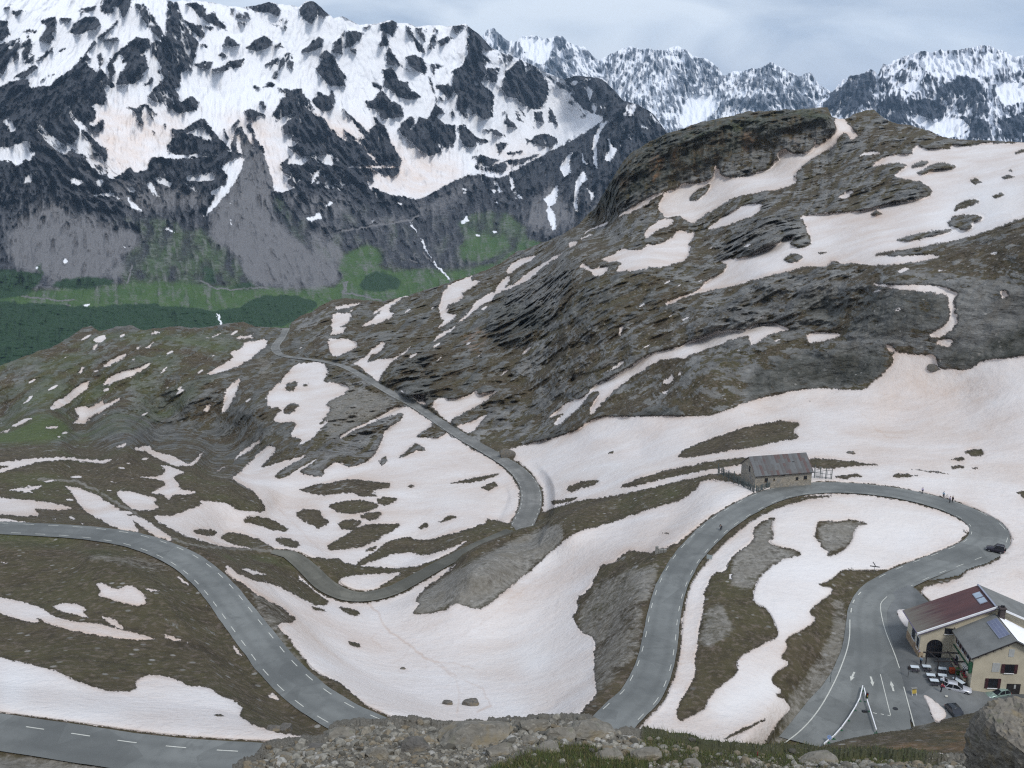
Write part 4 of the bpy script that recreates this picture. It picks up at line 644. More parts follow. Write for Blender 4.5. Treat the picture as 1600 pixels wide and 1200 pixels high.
LICB = lic(rasnoise(5, 21), dir_field([(0,600,150),(300,600,145),(450,600,140),(600,550,140),(800,500,145),(1000,450,150),(1000,600,145),(1200,400,155),(1200,550,160),(1400,450,165),(1400,550,170),(1500,300,165),(1600,400,150),(1600,520,110),(1460,500,115),(1100,220,95),(1250,220,95),(1000,260,100),(1350,210,130)]), 14)
qw = q + 9 * fbm(X / 90, Y / 90, Z / 90, 3)
bed = ridged(a_ / 60, Y / 60, qw / 13, 5, .55)
beds2 = fbm(a_ / 17, Y / 17, q / 5, 4, .6)
crag = ridged(X / 34, Y / 34, Z / 26, 5, .55)
lump = fbm(X / 24, Y / 24, Z / 24, 4); small = fbm(X / 3.2, Y / 3.2, Z / 3.2, 4, .6)
step = qw / 22 + .6 * fbm(X / 60, Y / 60, Z / 60, 2); fr = np.mod(step, 1.0)
ter = (np.where(fr < .3, fr / .3, 1 - (fr - .3) / .7) - .5)
sn0 = np.clip(samp(blur(SN, 3, 2), Um, Vm), 0, 1); ns = 1 - sstep(.15, .85, sn0)
amp = (1 - flat) * np.clip(D / 200, .3, 2.2)
strata = samp(LICB, Um, Vm); blocks = 1 - np.clip(perlin(X / 9 + .8 * lump, Y / 9, qw / 6), -1, 1) ** 2 * 3; stv = np.linalg.norm(np.gradient(P, axis=0), axis=-1) / np.maximum(np.gradient(Vm, axis=0), .3) / (D / FOC); amp = amp * np.clip(7 / stv, .12, 1) * (.45 + .55 * sstep(380, 540, Um + 0 * Vm)); disp = amp * (ns * hill * np.clip(rk * 1.6, .2, 1.1) * .26 * strata + ns * (.25 + .75 * np.clip(rk * 1.6, 0, 1)) * (hill * (2.4 * bed + 2.7 * crag + 1.5 * beds2 + .9 * blocks + 1.9 * ter) * np.clip(rk * 1.6, .25, 1.2) + .9 * lump + .32 * small) + (1 - ns) * (.45 * lump + .05 * small))
N = normals(P)
LED = raster(0); paint(LED, 1, 'P', [(-170,560),(150,520),(430,505),(520,470),(700,450),(860,400),(860,600),(560,560),(440,600),(480,690),(330,720),(200,690),(-170,690)]); paint(LED, 1, 'P', [(900,400),(1100,380),(1600,380),(1600,460),(1300,520),(1000,600),(880,620)]); paint(LED, .85, 'P', [(-170,705),(200,705),(340,740),(400,800),(330,830),(-170,815)])
SNL = lic(rasnoise(7, 61), dir_field([(0,600,150),(300,600,150),(450,600,140),(600,550,145),(800,500,148),(1000,450,152),(1200,400,158),(1400,450,168),(100,750,8),(350,780,25)]), 15)
sn = np.maximum(sn, sstep(2.2, 2.5, samp(SNL, Um, Vm) + .35 * fbm(Um / 6, Vm / 3, Um * 0, 3)) * samp(blur(LED, 5, 1), Um, Vm) * (1 - flat))
sn *= 1 - np.clip(rm * 2, 0, 1)
lift = sstep(.45, .8, sn0) * np.clip(D / 260, .45, 1.2) * .38 * (1 - np.clip(rm, 0, 1))
vert = np.zeros_like(P); vert[..., 2] = 1
P = push(P, N, disp + lift * np.abs(N[..., 2]))
P[..., 2] -= .14 * np.clip(rm, 0, 1)
du, gr, orr = samp(DU, Um, Vm), samp(GR, Um, Vm), samp(OR, Um, Vm)
# bare rock shows on the steep faces of the beds
rk2 = np.clip(rk + hill * (.15 * (bed - .2) + .13 * strata) * (rk > .2), 0, 1)
nv, nu = Um.shape
sn_c = sstep(.40, .60, sn)
lich_shade = samp(LI, Um, Vm)
cov = np.stack([sn_c, rk2, gr, lich_shade], -1).reshape(-1, 4); wet = np.clip(samp(blur(SN, 3, 2), Um, Vm) * 2.4, 0, 1) * (1 - sn_c)
cov2 = np.stack([gv_, du, orr, wet], -1).reshape(-1, 4)
MAT_NEAR = terrain_mat('mountain_ground', 1.0)
ground = tag(link_mesh('terrain', np_mesh('terrain', P.reshape(-1, 3), grid_quads(nv, nu), dict(cover=cov, cover_two=cov2)), MAT_NEAR), kind='structure')
NEAR_P, NEAR_U, NEAR_V = P, Um, Vm
def ground_at(u, v):
    """surveyed ground point seen at a bearing"""
    w = samp(WB, np.array([float(u)]), np.array([float(v)]))[0]
    return Vector(rays(u, v) / w)
# ================================================================ FAR SIDE OF THE VALLEY
far = [cd(*a) for a in [
 (-170,-60,4700),(-170,200,4000),(-170,400,3000),(-170,560,2300),(0,0,4800),(0,120,4500),(0,250,3800),(0,350,3300),(0,430,2850),(0,500,2450),(0,600,2100),(250,10,5000),(200,100,4600),(200,200,4200),(200,300,3700),(200,400,3200),
 (300,450,2880),(300,510,2550),(300,600,2150),(500,0,5200),(400,100,4900),(400,200,4500),(400,300,3950),(400,400,3300),(420,450,2950),(420,500,2600),(560,150,5000),(560,250,4500),(540,330,3900),(560,420,3250),(580,470,2850),(600,580,2200),
 (740,45,5600),(700,150,5200),(690,230,5000),(650,300,4450),(640,340,3950),(680,400,3400),(700,450,3000),(760,460,2900),(800,240,5300),(780,180,5500),(760,320,4300),(760,380,3600),(800,420,3250),(820,140,6000),(900,190,5900),(870,230,5400),(960,180,5000),(1000,165,5000),
 (920,240,4700),(860,300,4350),(860,360,3700),(950,300,4100),(1040,200,5100),(1060,300,4200),(1050,420,3200),(900,480,2800),(1100,560,2300)]]
WF = depth_raster(far)
FALL = dir_field([(0,60,125),(100,40,125),(60,130,120),(200,60,115),(270,60,70),(330,60,80),(100,230,50),(150,280,40),(50,330,95),(200,180,95),(260,240,80),(250,150,60),(330,120,95),(400,120,100),(350,260,110),(420,270,75),(480,80,110),(480,200,60),(540,260,50),(520,120,75),(600,100,65),(640,200,85),(620,300,70),(680,80,70),
 (720,140,85),(760,90,60),(760,200,80),(820,150,60),(860,200,75),(900,170,60),(960,190,110),(880,280,110),(930,260,95),(1010,210,70),(700,330,85),(850,340,100),(100,400,100),(300,380,85),(430,380,65),(560,380,70)])
LICS = [lic(rasnoise(7, 31, 1), FALL, 13), lic(rasnoise(3.6, 32), FALL, 6), lic(rasnoise(1.8, 33, 1), FALL, 3)]
DFALL = dir_field([(u, v, a) for u, v, a in [(720,100,60),(760,120,110),(820,120,100),(880,100,70),(930,140,60),(980,120,110),(1020,150,80),(1070,130,70),(1120,160,95),(1160,150,110),(1200,150,80),(1250,160,65),(1290,170,100),(1320,160,120),(1350,150,70),(1400,120,115),(1430,170,65),(1480,120,70),(1500,170,110),(1550,130,80),(1580,190,70)]])
LICD = [lic(rasnoise(4.5, 41, 1), DFALL, 9), lic(rasnoise(2.6, 42), DFALL, 5), lic(rasnoise(1.4, 43, 1), DFALL, 4)]
FS = raster(.10); FR = raster(.75); FG = raster(0); FV = raster(0); FD = raster(.12)
FS[gv < 40] = .5
paint(FS, .66, 'A', [(-500,-200),(1600,-200),(1600,560),(1300,560),(1100,560),(900,500),(700,420),(500,420),(130,400),(0,380),(-500,420)])
paint(FS, .70, 'B', [(-10,-100),(1300,-100),(1250,540),(1100,640),(940,720),(740,830),(620,800),(400,900),(240,900),(100,700),(0,650)])
CL = .985
for v_, c_, p_ in [
 (CL, 'A', [(0,420),(30,380),(90,330),(190,290),(250,220),(330,200),(420,190),(400,240),(370,290),(300,340),(260,380),(230,400),(140,410),(120,370),(60,365),(20,400)]), (CL, 'A', [(470,190),(560,110),(640,60),(660,110),(700,170),(640,165),(560,190),(500,200)]),
 (CL, 'A', [(-200,330),(-30,290),(60,180),(100,210),(60,300),(0,370),(-200,440)]), (.9, 'A', [(0,20),(80,0),(250,0),(180,100),(60,160),(0,140)]),
 (CL, 'A', [(840,340),(1000,330),(1100,300),(1150,290),(1200,250),(1270,230),(1250,300),(1260,340),(1180,380),(1190,410),(1270,400),(1300,420),(1290,500),(1270,560),(1300,600),(1340,680),(1310,720),(1290,800),(1340,850),(1330,885),(1265,885),(1260,830),(1230,730),(1200,640),(1160,560),(1100,570),(1070,640),(1050,640),(1000,560),(940,470),(880,400)]),
 (CL, 'A', [(480,400),(560,440),(680,430),(760,520),(850,540),(930,520),(940,545),(870,600),(830,640),(740,700),(690,740),(680,790),(620,800),(600,770),(560,810),(500,832),(490,770),(500,700),(450,600),(440,540),(470,460)]),
 (CL, 'A', [(1180,160),(1300,60),(1400,80),(1380,130),(1480,180),(1400,240),(1480,300),(1440,340),(1460,420),(1400,410),(1360,330),(1340,240),(1250,270)]), (CL, 'A', [(1540,380),(1620,400),(1620,640),(1530,540),(1480,470),(1550,450)]), (.62, 'A', [(330,570),(370,600),(500,760),(490,820),(440,800),(380,720)]),
 (.9, 'A', [(-100,720),(0,690),(130,655),(110,710),(60,745),(0,720)]), (.9, 'A', [(0,560),(40,550),(75,590),(50,610)]), (.95, 'A', [(440,840),(480,835),(470,862),(450,862)]), (.95, 'A', [(590,880),(610,860),(630,885),(600,895)]), (.95, 'A', [(685,850),(700,845),(735,910),(700,890)]), (.95, 'A', [(585,918),(600,920),(660,980),(610,965)]),
 (.9, 'A', [(430,905),(440,900),(520,890),(530,910)]), (.95, 'A', [(330,835),(380,840),(370,860),(330,850)]), (.95, 'A', [(765,1050),(805,1076),(780,1068)]), (.95, 'A', [(780,1000),(830,1026),(800,1018)]), (.95, 'A', [(570,1145),(628,1138),(600,1152)]), (.95, 'A', [(700,820),(760,830),(800,862),(740,850)]), (.95, 'A', [(870,840),(890,850),(922,897),(890,880)]),
 (.95, 'A', [(1140,715),(1100,770),(1050,850),(1000,900),(945,1005),(1000,960),(1060,880),(1112,805)]), (.9, 'A', [(860,815),(1000,800),(990,835),(870,840)]), (.95, 'A', [(1065,930),(1075,925),(1072,965)]), (.95, 'A', [(1065,1000),(1078,1040),(1066,1045)]), (.95, 'A', [(1415,1015),(1480,990),(1490,1005),(1440,1025)]), (.95, 'A', [(1440,860),(1480,780),(1470,830)]), (.95, 'A', [(1530,700),(1580,760),(1550,735)]), (.95, 'A', [(1500,955),(1540,935),(1520,955)]),
 (.95, 'A', [(100,850),(150,790),(130,840)]),
 (.06, 'A', [(0,390),(60,380),(130,410),(250,390),(300,350),(400,250),(440,190),(450,260),(480,340),(500,440),(450,500),(430,580),(480,600),(400,600),(370,580),(360,640),(300,640),(200,560),(130,500),(0,470),(-300,500),(-300,440)]),
 (.14, 'A', [(550,360),(500,290),(540,230),(620,190),(690,190),(760,200),(830,260),(870,310),(830,360),(850,420),(910,470),(900,510),(830,510),(740,440),(680,440),(700,380),(620,390),(540,390)]), (.5, 'A', [(640,30),(700,60),(760,140),(860,210),(900,300),(860,310),(780,220),(700,150)]),
 (.08, 'A', [(690,760),(700,740),(850,620),(950,630),(1000,660),(1100,700),(1040,800),(1000,770),(960,800),(870,810),(840,850),(800,830),(780,790),(700,790)]), (.05, 'A', [(930,520),(1060,650),(1060,672),(1000,640),(920,550)]),
 (.27, 'A', [(1290,490),(1330,440),(1400,420),(1440,500),(1480,560),(1540,640),(1600,680),(1600,900),(1450,850),(1400,880),(1300,800),(1350,720),(1320,610),(1270,540)]), (.1, 'A', [(1460,310),(1520,250),(1590,360),(1590,390),(1520,390)]), (.08, 'A', [(1470,430),(1540,410),(1550,470),(1520,510),(1460,490)]),
 (.22, 'A', [(1140,30),(1240,5),(1300,50),(1250,75),(1170,60)]), (.22, 'A', [(1400,50),(1450,5),(1500,60),(1460,100),(1400,90)]), (.15, 'A', [(940,80),(990,50),(1050,130),(1000,140)]), (.15, 'A', [(470,20),(500,-10),(560,40),(500,70)]), (.15, 'A', [(340,130),(400,70),(460,90),(450,140),(360,150)]), (.12, 'A', [(1250,280),(1340,240),(1355,320),(1300,330)]),
 (.15, 'A', [(570,500),(680,470),(740,530),(720,545),(690,500),(655,580),(630,530)]), (.12, 'A', [(1130,515),(1150,500),(1230,530),(1180,540),(1215,700),(1180,660),(1150,560)]),
 (CL, 'B', [(-20,110),(100,110),(190,100),(230,160),(200,280),(140,330),(200,370),(160,450),(130,540),(210,560),(230,600),(280,690),(330,760),(400,720),(460,710),(540,690),(600,690),(650,720),(620,790),(530,830),(440,890),(370,925),(310,910),(240,905),(190,870),(160,800),(280,820),(270,750),(200,650),(140,590),(90,560),(30,510),(-20,500),(-20,410),(30,390),(0,330)]),
 (.06, 'B', [(190,480),(250,480),(300,520),(290,550),(210,555),(180,510)]), (.08, 'B', [(280,590),(330,540),(400,540),(450,470),(520,550),(540,600),(530,670),(480,680),(460,710),(410,720),(330,660),(290,620)]), (.08, 'B', [(550,580),(600,610),(640,650),(620,680),(570,660)]), (.06, 'B', [(-10,320),(30,370),(10,402),(-10,400)]),
 (.08, 'B', [(90,620),(150,600),(200,590),(240,660),(290,740),(270,820),(180,810),(100,680)]), (.2, 'B', [(-10,680),(50,650),(100,720),(160,800),(190,870),(240,915),(100,850),(0,800)]), (.9, 'B', [(110,670),(150,700),(185,750),(140,720)]), (.9, 'B', [(130,850),(150,860),(155,890)]),
 (.15, 'B', [(590,120),(650,130),(720,220),(690,260),(640,250),(680,320),(720,370),(640,360),(720,450),(700,540),(640,550),(550,500),(460,480),(450,400),(530,400),(510,330),(580,290)]), (.15, 'B', [(780,330),(830,250),(870,290),(940,340),(970,400),(960,480),(900,510),(850,480),(760,410)]),
 (.36, 'B', [(240,220),(210,300),(220,350),(180,380),(170,440),(260,430),(330,420),(380,440),(290,370),(260,330),(320,310),(400,340),(390,270),(340,150),(300,110),(270,95),(230,110),(190,190)]), (.2, 'B', [(440,200),(530,170),(490,215)]), (.3, 'B', [(420,260),(440,300),(450,470),(430,440)]),
 (.9, 'B', [(720,220),(830,300),(780,330),(760,420),(860,510),(960,500),(980,400),(1050,430),(1060,520),(1160,560),(1230,530),(1190,580),(1100,620),(1000,680),(940,720),(840,760),(740,830),(720,800),(620,790),(650,720),(750,690),(770,600),(800,590),(760,500)]), (.12, 'B', [(760,500),(820,580),(800,590),(770,585)]), (.12, 'B', [(820,490),(850,560),(840,570),(815,520)]), (.15, 'B', [(970,490),(1000,540),(1010,580),(970,560)]), (.2, 'B', [(900,520),(940,520),(945,570),(905,555)]),
 (.3, 'B', [(940,340),(1050,400),(1180,480),(1250,510),(1230,540),(1150,520),(1060,430),(1000,390)]), (.12, 'B', [(1000,290),(1080,330),(1230,370),(1330,440),(1260,500),(1150,470),(1060,400)]), (.9, 'B', [(1130,390),(1180,420),(1160,470)]), (.85, 'B', [(1060,380),(1130,370),(1220,355),(1120,375),(1080,400)]),
 (.08, 'B', [(1350,470),(1270,510),(1220,560),(1130,620),(1020,700),(900,760),(830,800),(840,880),(880,960),(870,1020),(960,1060),(1060,1060),(1160,1000),(1260,900),(1400,700),(1520,620),(1420,500)]),
 (.97, 'B', [(1215,560),(1255,555),(1215,600),(1192,660),(1197,785),(1183,775),(1168,660)]), (.97, 'B', [(1237,620),(1272,690),(1290,680),(1255,755),(1227,740),(1250,680)]), (.97, 'B', [(1295,560),(1370,665),(1345,640)]), (.97, 'B', [(1095,680),(1062,740),(1075,795),(1040,823),(1017,770),(1055,720)]), (.95, 'B', [(1115,700),(1152,765),(1130,752)]),
 (.97, 'B', [(1015,855),(1002,940),(970,965),(947,918)]), (.97, 'B', [(957,965),(992,968),(1008,1050),(990,1078),(967,1010)]), (.97, 'B', [(1130,785),(1148,830),(1120,850),(1103,900),(1103,985),(1083,970),(1088,860)]), (.95, 'B', [(1138,860),(1178,900),(1166,955),(1158,900)]), (.9, 'B', [(1395,570),(1432,600),(1400,590)]), (.9, 'B', [(1435,515),(1492,592),(1460,560)]), (.6, 'B', [(1330,480),(1380,480),(1360,540),(1310,540)]),
 (.15, 'B', [(630,770),(660,710),(740,740),(640,790)]), (.2, 'B', [(860,640),(960,615),(1020,650),(980,690),(880,660)]), (.15, 'B', [(710,830),(790,810),(840,920),(880,1000),(760,950),(715,870)]), (.3, 'B', [(640,790),(760,750),(940,710),(760,800)]), (.2, 'B', [(720,660),(780,650),(745,710)]), (.3, 'B', [(660,600),(760,610),(770,640),(680,640)]), (.2, 'B', [(780,700),(850,690),(840,715)]),
 (.95, 'B', [(565,1035),(590,995),(600,1020),(575,1040)]), (.95, 'B', [(620,1085),(665,1088),(640,1095)]), (.95, 'B', [(710,935),(745,935),(730,945)]), (.95, 'B', [(710,1070),(735,1072),(720,1078)]), (.95, 'B', [(710,830),(755,885),(745,895)]), (.95, 'B', [(790,810),(815,870),(800,885)]), (.95, 'B', [(820,890),(855,925),(830,910)]), (.9, 'B', [(270,935),(290,945),(280,950)]), (.9, 'B', [(240,975),(255,985),(245,988)]), (.9, 'B', [(150,1020),(160,1015),(158,1030)]), (.9, 'B', [(575,870),(595,880),(580,900)]), (.9, 'B', [(700,870),(725,880),(715,900)]),
 (.95, 'D', [(290,40),(300,25),(315,40),(300,48)]), (.95, 'D', [(385,243),(400,233),(422,240),(395,252)]), (.95, 'D', [(155,75),(170,62),(172,75)]),
 ]: paint(FS, v_, c_, p_)
paint(FS, .945, 'P', [(-200,-80),(830,-80),(835,100),(800,140),(840,200),(820,250),(660,262),(520,262),(480,240),(420,225),(300,250),(170,240),(100,180),(0,130),(-200,110)])
for c_, lv, pl in [
 ('Q', .28, [[(-60,120),(50,130),(60,220),(20,250),(-60,250)], [(-60,280),(60,260),(80,330),(50,400),(20,460),(-60,450)], [(60,260),(130,240),(120,310),(110,370),(75,380),(70,320)], [(130,290),(180,220),(205,290),(180,370),(220,330),(210,390),(150,400),(140,350)], [(80,70),(160,60),(110,100),(80,90)], [(20,50),(80,30),(50,60)], [(600,340),(625,325),(640,400),(620,420),(660,470),(670,530),(640,520),(600,460),(615,420)], [(1070,100),(1140,120),(1250,170),(1260,240),(1200,200),(1160,150)], [(370,110),(440,110),(430,140),(380,130)], [(160,180),(230,190),(220,205),(150,200)], [(490,60),(600,30),(590,60),(500,90)]]),
 ('Q', .14, [[(240,240),(290,170),(250,130),(300,110),(350,100),(345,190),(320,200),(335,240),(310,280),(280,230),(240,270)], [(440,200),(460,150),(530,105),(600,110),(625,150),(600,185),(540,190),(500,215),(460,220)], [(640,-20),(690,-20),(700,80),(650,90),(625,60)], [(690,-20),(830,-20),(790,70),(760,110),(740,60),(700,30)], [(600,240),(660,190),(720,130),(740,110),(720,160),(680,190),(640,230)], [(640,245),(730,230),(730,255),(650,255)], [(220,380),(330,290),(320,320),(250,380)], [(1200,30),(1260,30),(1275,100),(1230,110),(1210,60)], [(880,540),(950,470),(940,520)], [(770,665),(850,670),(910,640),(985,725),(960,700),(920,660),(950,745),(900,660),(880,700),(885,770),(860,770),(830,690)], [(1015,770),(1030,765),(1025,795)], [(940,805),(955,810),(955,835)], [(360,320),(410,290),(390,320)], [(250,505),(310,450),(270,500)], [(310,480),(340,455),(325,480)]]),
 ('Q', .05, [[(70,480),(150,440),(220,400),(230,420),(190,460),(120,480)], [(-300,560),(0,540),(70,505),(170,490),(190,550),(270,530),(310,535),(370,480),(440,430),(520,340),(580,250),(600,270),(540,330),(560,370),(530,380),(560,420),(600,450),(620,500),(660,580),(665,620),(640,650),(590,640),(560,660),(600,690),(590,740),(540,770),(640,740),(645,790),(610,830),(560,810),(510,770),(460,730),(440,690),(430,650),(440,720),(490,800),(480,860),(450,890),(390,880),(350,850),(300,830),(280,780),(230,760),(160,720),(130,780),(90,800),(60,740),(0,700),(-300,700)],
   [(-300,700),(0,700),(60,810),(160,850),(170,880),(100,890),(40,920),(0,900),(-300,900)], [(660,400),(720,330),(770,290),(820,250),(850,230),(920,240),(930,290),(870,340),(900,340),(915,420),(880,460),(900,470),(820,520),(720,525),(740,470),(790,380),(760,400),(770,360),(740,340),(700,400),(710,450),(690,480),(710,540),(690,545),(660,510),(680,470)], [(1030,640),(1090,590),(1120,640),(1180,595),(1230,630),(1220,680),(1140,700),(1080,690)], [(510,800),(560,840),(620,900),(660,950),(620,950),(560,880)]]),
 ('Q', .36, [[(830,20),(900,30),(960,120),(1010,200),(1060,270),(1180,310),(1200,400),(1110,450),(1120,540),(1080,550),(1110,600),(1060,680),(1020,640),(960,640),(910,590),(980,560),(1030,480),(980,450),(1000,420),(940,330),(930,260),(1000,250),(940,200),(880,110)]]), ('Q', .08, [[(980,340),(1060,330),(1180,340),(1190,420),(1110,460),(1120,530),(1060,545),(980,570),(920,590),(1000,500),(1060,440)]]),
 ('Q', .97, [[(40,740),(70,740),(100,800),(70,820)], [(-300,910),(0,910),(60,920),(160,870),(185,920),(180,960),(120,1030),(60,1000),(-300,960)], [(430,650),(445,700),(500,780),(520,850),(600,950),(480,950),(400,890),(450,890),(490,850),(490,800),(440,720)], [(550,770),(610,730),(625,750),(580,785)]]), ('Q', .6, [[(215,770),(240,760),(300,830),(400,890),(480,960),(380,960),(300,890),(230,800)]]),
 ('R', .34, [[(0,0),(60,0),(120,150),(200,250),(160,440),(60,400),(0,300)], [(165,400),(230,380),(290,380),(260,430),(200,420)], [(1040,270),(1110,190),(1220,200),(1200,240),(1150,290),(1090,300),(1100,340),(1030,320)], [(700,370),(770,320),(785,380),(780,440),(740,390),(700,430),(680,490),(655,485),(690,430)]]), ('R', .6, [[(390,50),(530,80),(520,120),(400,110)], [(440,140),(500,130),(490,165)], [(640,150),(760,100),(740,190),(700,160)]]),
 ('R', .13, [[(120,20),(190,20),(250,60),(210,110),(180,80)], [(230,110),(290,70),(330,130),(385,190),(340,180),(260,140)], [(150,160),(220,160),(235,240),(190,220)], [(230,160),(290,170),(280,200)], [(350,280),(380,220),(420,250),(455,275),(400,290)], [(210,265),(255,290),(240,297)], [(490,300),(540,250),(610,220),(660,260),(640,290),(560,320),(500,305)], [(480,40),(560,20),(620,10),(680,25),(710,60),(700,100),(640,80),(560,75)], [(820,60),(860,20),(920,-10),(960,30),(1015,95),(980,110),(940,90),(900,150),(850,120),(825,90)], [(940,350),(990,310),(1040,350),(1075,430),(1000,380)], [(1130,305),(1175,300),(1170,345)], [(660,295),(700,265),(725,300),(690,290)]]),
 ('R', .05, [[(320,345),(345,325),(380,350),(350,365)], [(290,430),(330,420),(400,380),(480,365),(470,410),(430,425),(400,415),(360,445),(300,440)], [(830,320),(890,270),(940,230),(975,240),(960,290),(900,320)], [(920,430),(960,370),(1000,380),(1060,410),(1110,470),(1105,530),(1010,530),(970,480)], [(600,405),(690,360),(690,400),(660,410)], [(535,530),(580,540),(560,560)], [(600,540),(640,510),(675,525),(650,545)], [(580,630),(605,630),(620,680),(600,670)], [(900,630),(940,570),(1000,600),(1030,560),(1045,630),(1010,690),(960,690)], [(1090,670),(1160,730),(1269,840),(1269,900),(1200,820),(1150,740)], [(1095,795),(1150,850),(1200,950),(1120,870)], [(480,690),(520,675),(620,715),(560,720),(540,770),(520,710),(500,730)], [(495,780),(520,760),(560,870),(610,950),(560,950),(540,860)], [(400,790),(440,745),(465,745),(410,785)], [(350,780),(385,860),(370,860)], [(405,880),(430,790),(460,785),(520,880),(545,950),(400,950)], [(30,800),(110,800),(210,730),(250,760),(320,850),(400,930),(300,900),(230,780),(130,820),(50,850)], [(60,830),(150,830),(330,890),(400,950),(50,960),(0,920)]]), ('R', .9, [[(430,840),(450,830),(465,950),(440,950)]]),
 ('R', .26, [[(690,540),(760,560),(830,545),(880,620),(915,690),(900,700),(960,720),(1060,850),(1050,870),(1100,880),(1180,960),(800,960),(750,920),(790,830),(720,830),(715,780),(770,740),(810,700),(740,720),(690,750),(660,710),(710,610),(740,590)], [(1190,840),(1269,900),(1269,952),(1220,952)]]), ('R', .10, [[(830,620),(900,700),(1060,860),(1150,960),(850,960),(830,850),(860,740),(810,700)]]),
 ('S', .30, [[(0,190),(70,140),(130,110),(190,130),(170,180),(90,200),(80,220),(40,200)], [(350,200),(370,240),(420,320),(510,390),(440,340),(380,320),(330,320),(330,250)], [(240,430),(310,450),(300,490),(250,460)], [(630,90),(650,110),(630,220),(590,230)], [(740,80),(830,75),(770,130)], [(610,310),(710,340),(640,350),(620,400)], [(960,340),(1040,340),(1010,430),(960,420)], [(1170,280),(1269,340),(1269,380),(1200,330)], [(920,720),(1010,720),(1080,770),(1000,760)]]), ('S', .58, [[(510,90),(580,90),(570,180),(540,150)], [(1010,240),(1160,260),(1120,270),(1080,330),(1040,300)]]),
 ('S', .14, [[(100,230),(140,220),(140,260)], [(190,90),(250,70),(200,105)], [(290,70),(390,45),(400,80),(370,150),(330,130),(350,200),(290,210),(310,140)], [(310,350),(370,340),(410,420),(460,430),(490,480),(550,520),(500,540),(420,530),(370,490),(320,460)], [(440,60),(470,90),(510,160),(560,210),(570,260),(530,240),(490,150)], [(590,380),(640,520),(650,560),(600,440)], [(650,170),(720,145),(740,160),(670,210)], [(640,450),(720,440),(750,490),(720,540),(690,500),(650,480)], [(650,510),(690,540),(680,560)], [(1060,590),(1080,640),(1140,710),(1075,710)], [(1130,610),(1150,620),(1175,680),(1150,670)], [(1140,570),(1180,630),(1269,720),(1200,650)], [(1010,810),(1090,800),(1030,880)], [(1080,870),(1180,850),(1160,870),(1090,880)], [(860,890),(895,890),(870,905)], [(880,950),(910,875),(980,900),(1040,910),(960,950)], [(1190,775),(1269,800),(1200,810)], [(230,720),(270,700),(250,640),(330,710),(360,800),(430,910),(420,952),(290,952),(240,870),(160,770),(230,830)], [(0,720),(40,770),(100,800),(70,720),(160,800),(190,860),(250,900),(290,952),(0,952)]]),
 ('S', .05, [[(-10,260),(30,330),(80,400),(70,450),(-10,430)], [(200,550),(260,540),(280,490),(310,480),(360,550),(420,570),(440,640),(320,660),(270,600),(220,590)], [(450,270),(510,260),(560,290),(585,340),(575,390),(510,350),(470,320)], [(820,80),(880,100),(960,170),(1010,230),(960,240),(900,190),(930,260),(980,300),(940,320),(950,380),(920,430),(960,470),(1000,500),(990,560),(990,650),(930,660),(890,620),(860,640),(870,570),(820,590),(830,660),(790,620),(760,570),(780,500),(740,470),(750,390),(740,360),(800,330),(840,250),(830,190),(850,130)], [(1060,420),(1070,370),(1160,290),(1190,340),(1200,420),(1190,480),(1160,560),(1130,530),(1080,520),(1050,470)], [(1190,560),(1210,430),(1260,400),(1280,600),(1220,600)], [(410,720),(430,680),(480,640),(510,660),(480,740),(540,640),(580,660),(600,640),(640,560),(690,620),(640,640),(690,690),(750,700),(765,770),(740,830),(720,810),(715,850),(650,810),(680,860),(600,890),(540,850),(490,800),(440,760)], [(775,700),(810,695),(890,770),(980,800),(940,810),(900,800),(870,835),(820,830),(790,780)], [(725,610),(740,600),(755,630),(735,650)], [(60,590),(140,660),(230,770),(160,720),(130,680)]]), ('S', .75, [[(930,260),(960,300),(1010,310),(990,330),(950,310)], [(870,420),(920,440),(880,450)]]),
 ('T', .97, [[(-300,60),(0,60),(120,20),(180,0),(190,40),(140,100),(100,160),(80,110),(30,80)], [(155,110),(200,65),(215,80),(185,130)], [(130,270),(200,190),(225,185),(190,250)], [(430,240),(460,230),(520,260),(480,280)], [(585,250),(635,235),(640,280),(600,270)], [(790,290),(820,280),(845,310),(815,325)], [(780,350),(800,355),(885,440),(830,420)], [(905,270),(930,255),(985,348),(950,330)], [(950,235),(990,225),(1070,265),(1050,290)], [(705,335),(750,360),(730,362)], [(670,295),(700,320),(680,318)]]), ('U', .97, [[(500,0),(540,90),(580,180),(620,240),(575,310),(640,322),(720,290),(660,260),(695,220),(640,200),(630,150),(700,140),(760,150),(830,90),(750,100),(690,60),(740,0)], [(1190,170),(1280,250),(1280,320),(1200,290),(1160,250),(1210,260)], [(815,275),(840,200),(882,170),(850,230)], [(255,160),(330,120),(415,88),(390,160),(300,290),(240,400),(155,475),(190,420),(240,360),(190,320),(290,270),(300,210)], [(40,210),(100,220),(142,255),(110,240)], [(28,238),(132,333),(60,290)], [(128,205),(212,195),(205,242),(160,230)], [(800,490),(860,450),(888,490),(830,480)], [(890,410),(940,375),(952,390)], [(435,0),(470,90),(460,60)], [(950,100),(1015,150),(980,110)], [(920,112),(955,130),(935,130)], [(315,365),(330,420),(318,400)], [(312,475),(332,523),(318,515)]]), ('U', .14, [[(625,150),(690,90),(660,150)], [(670,40),(710,30),(700,60)]]),
 ]:
    for p_ in pl: paint(FS, lv, c_, p_, False)
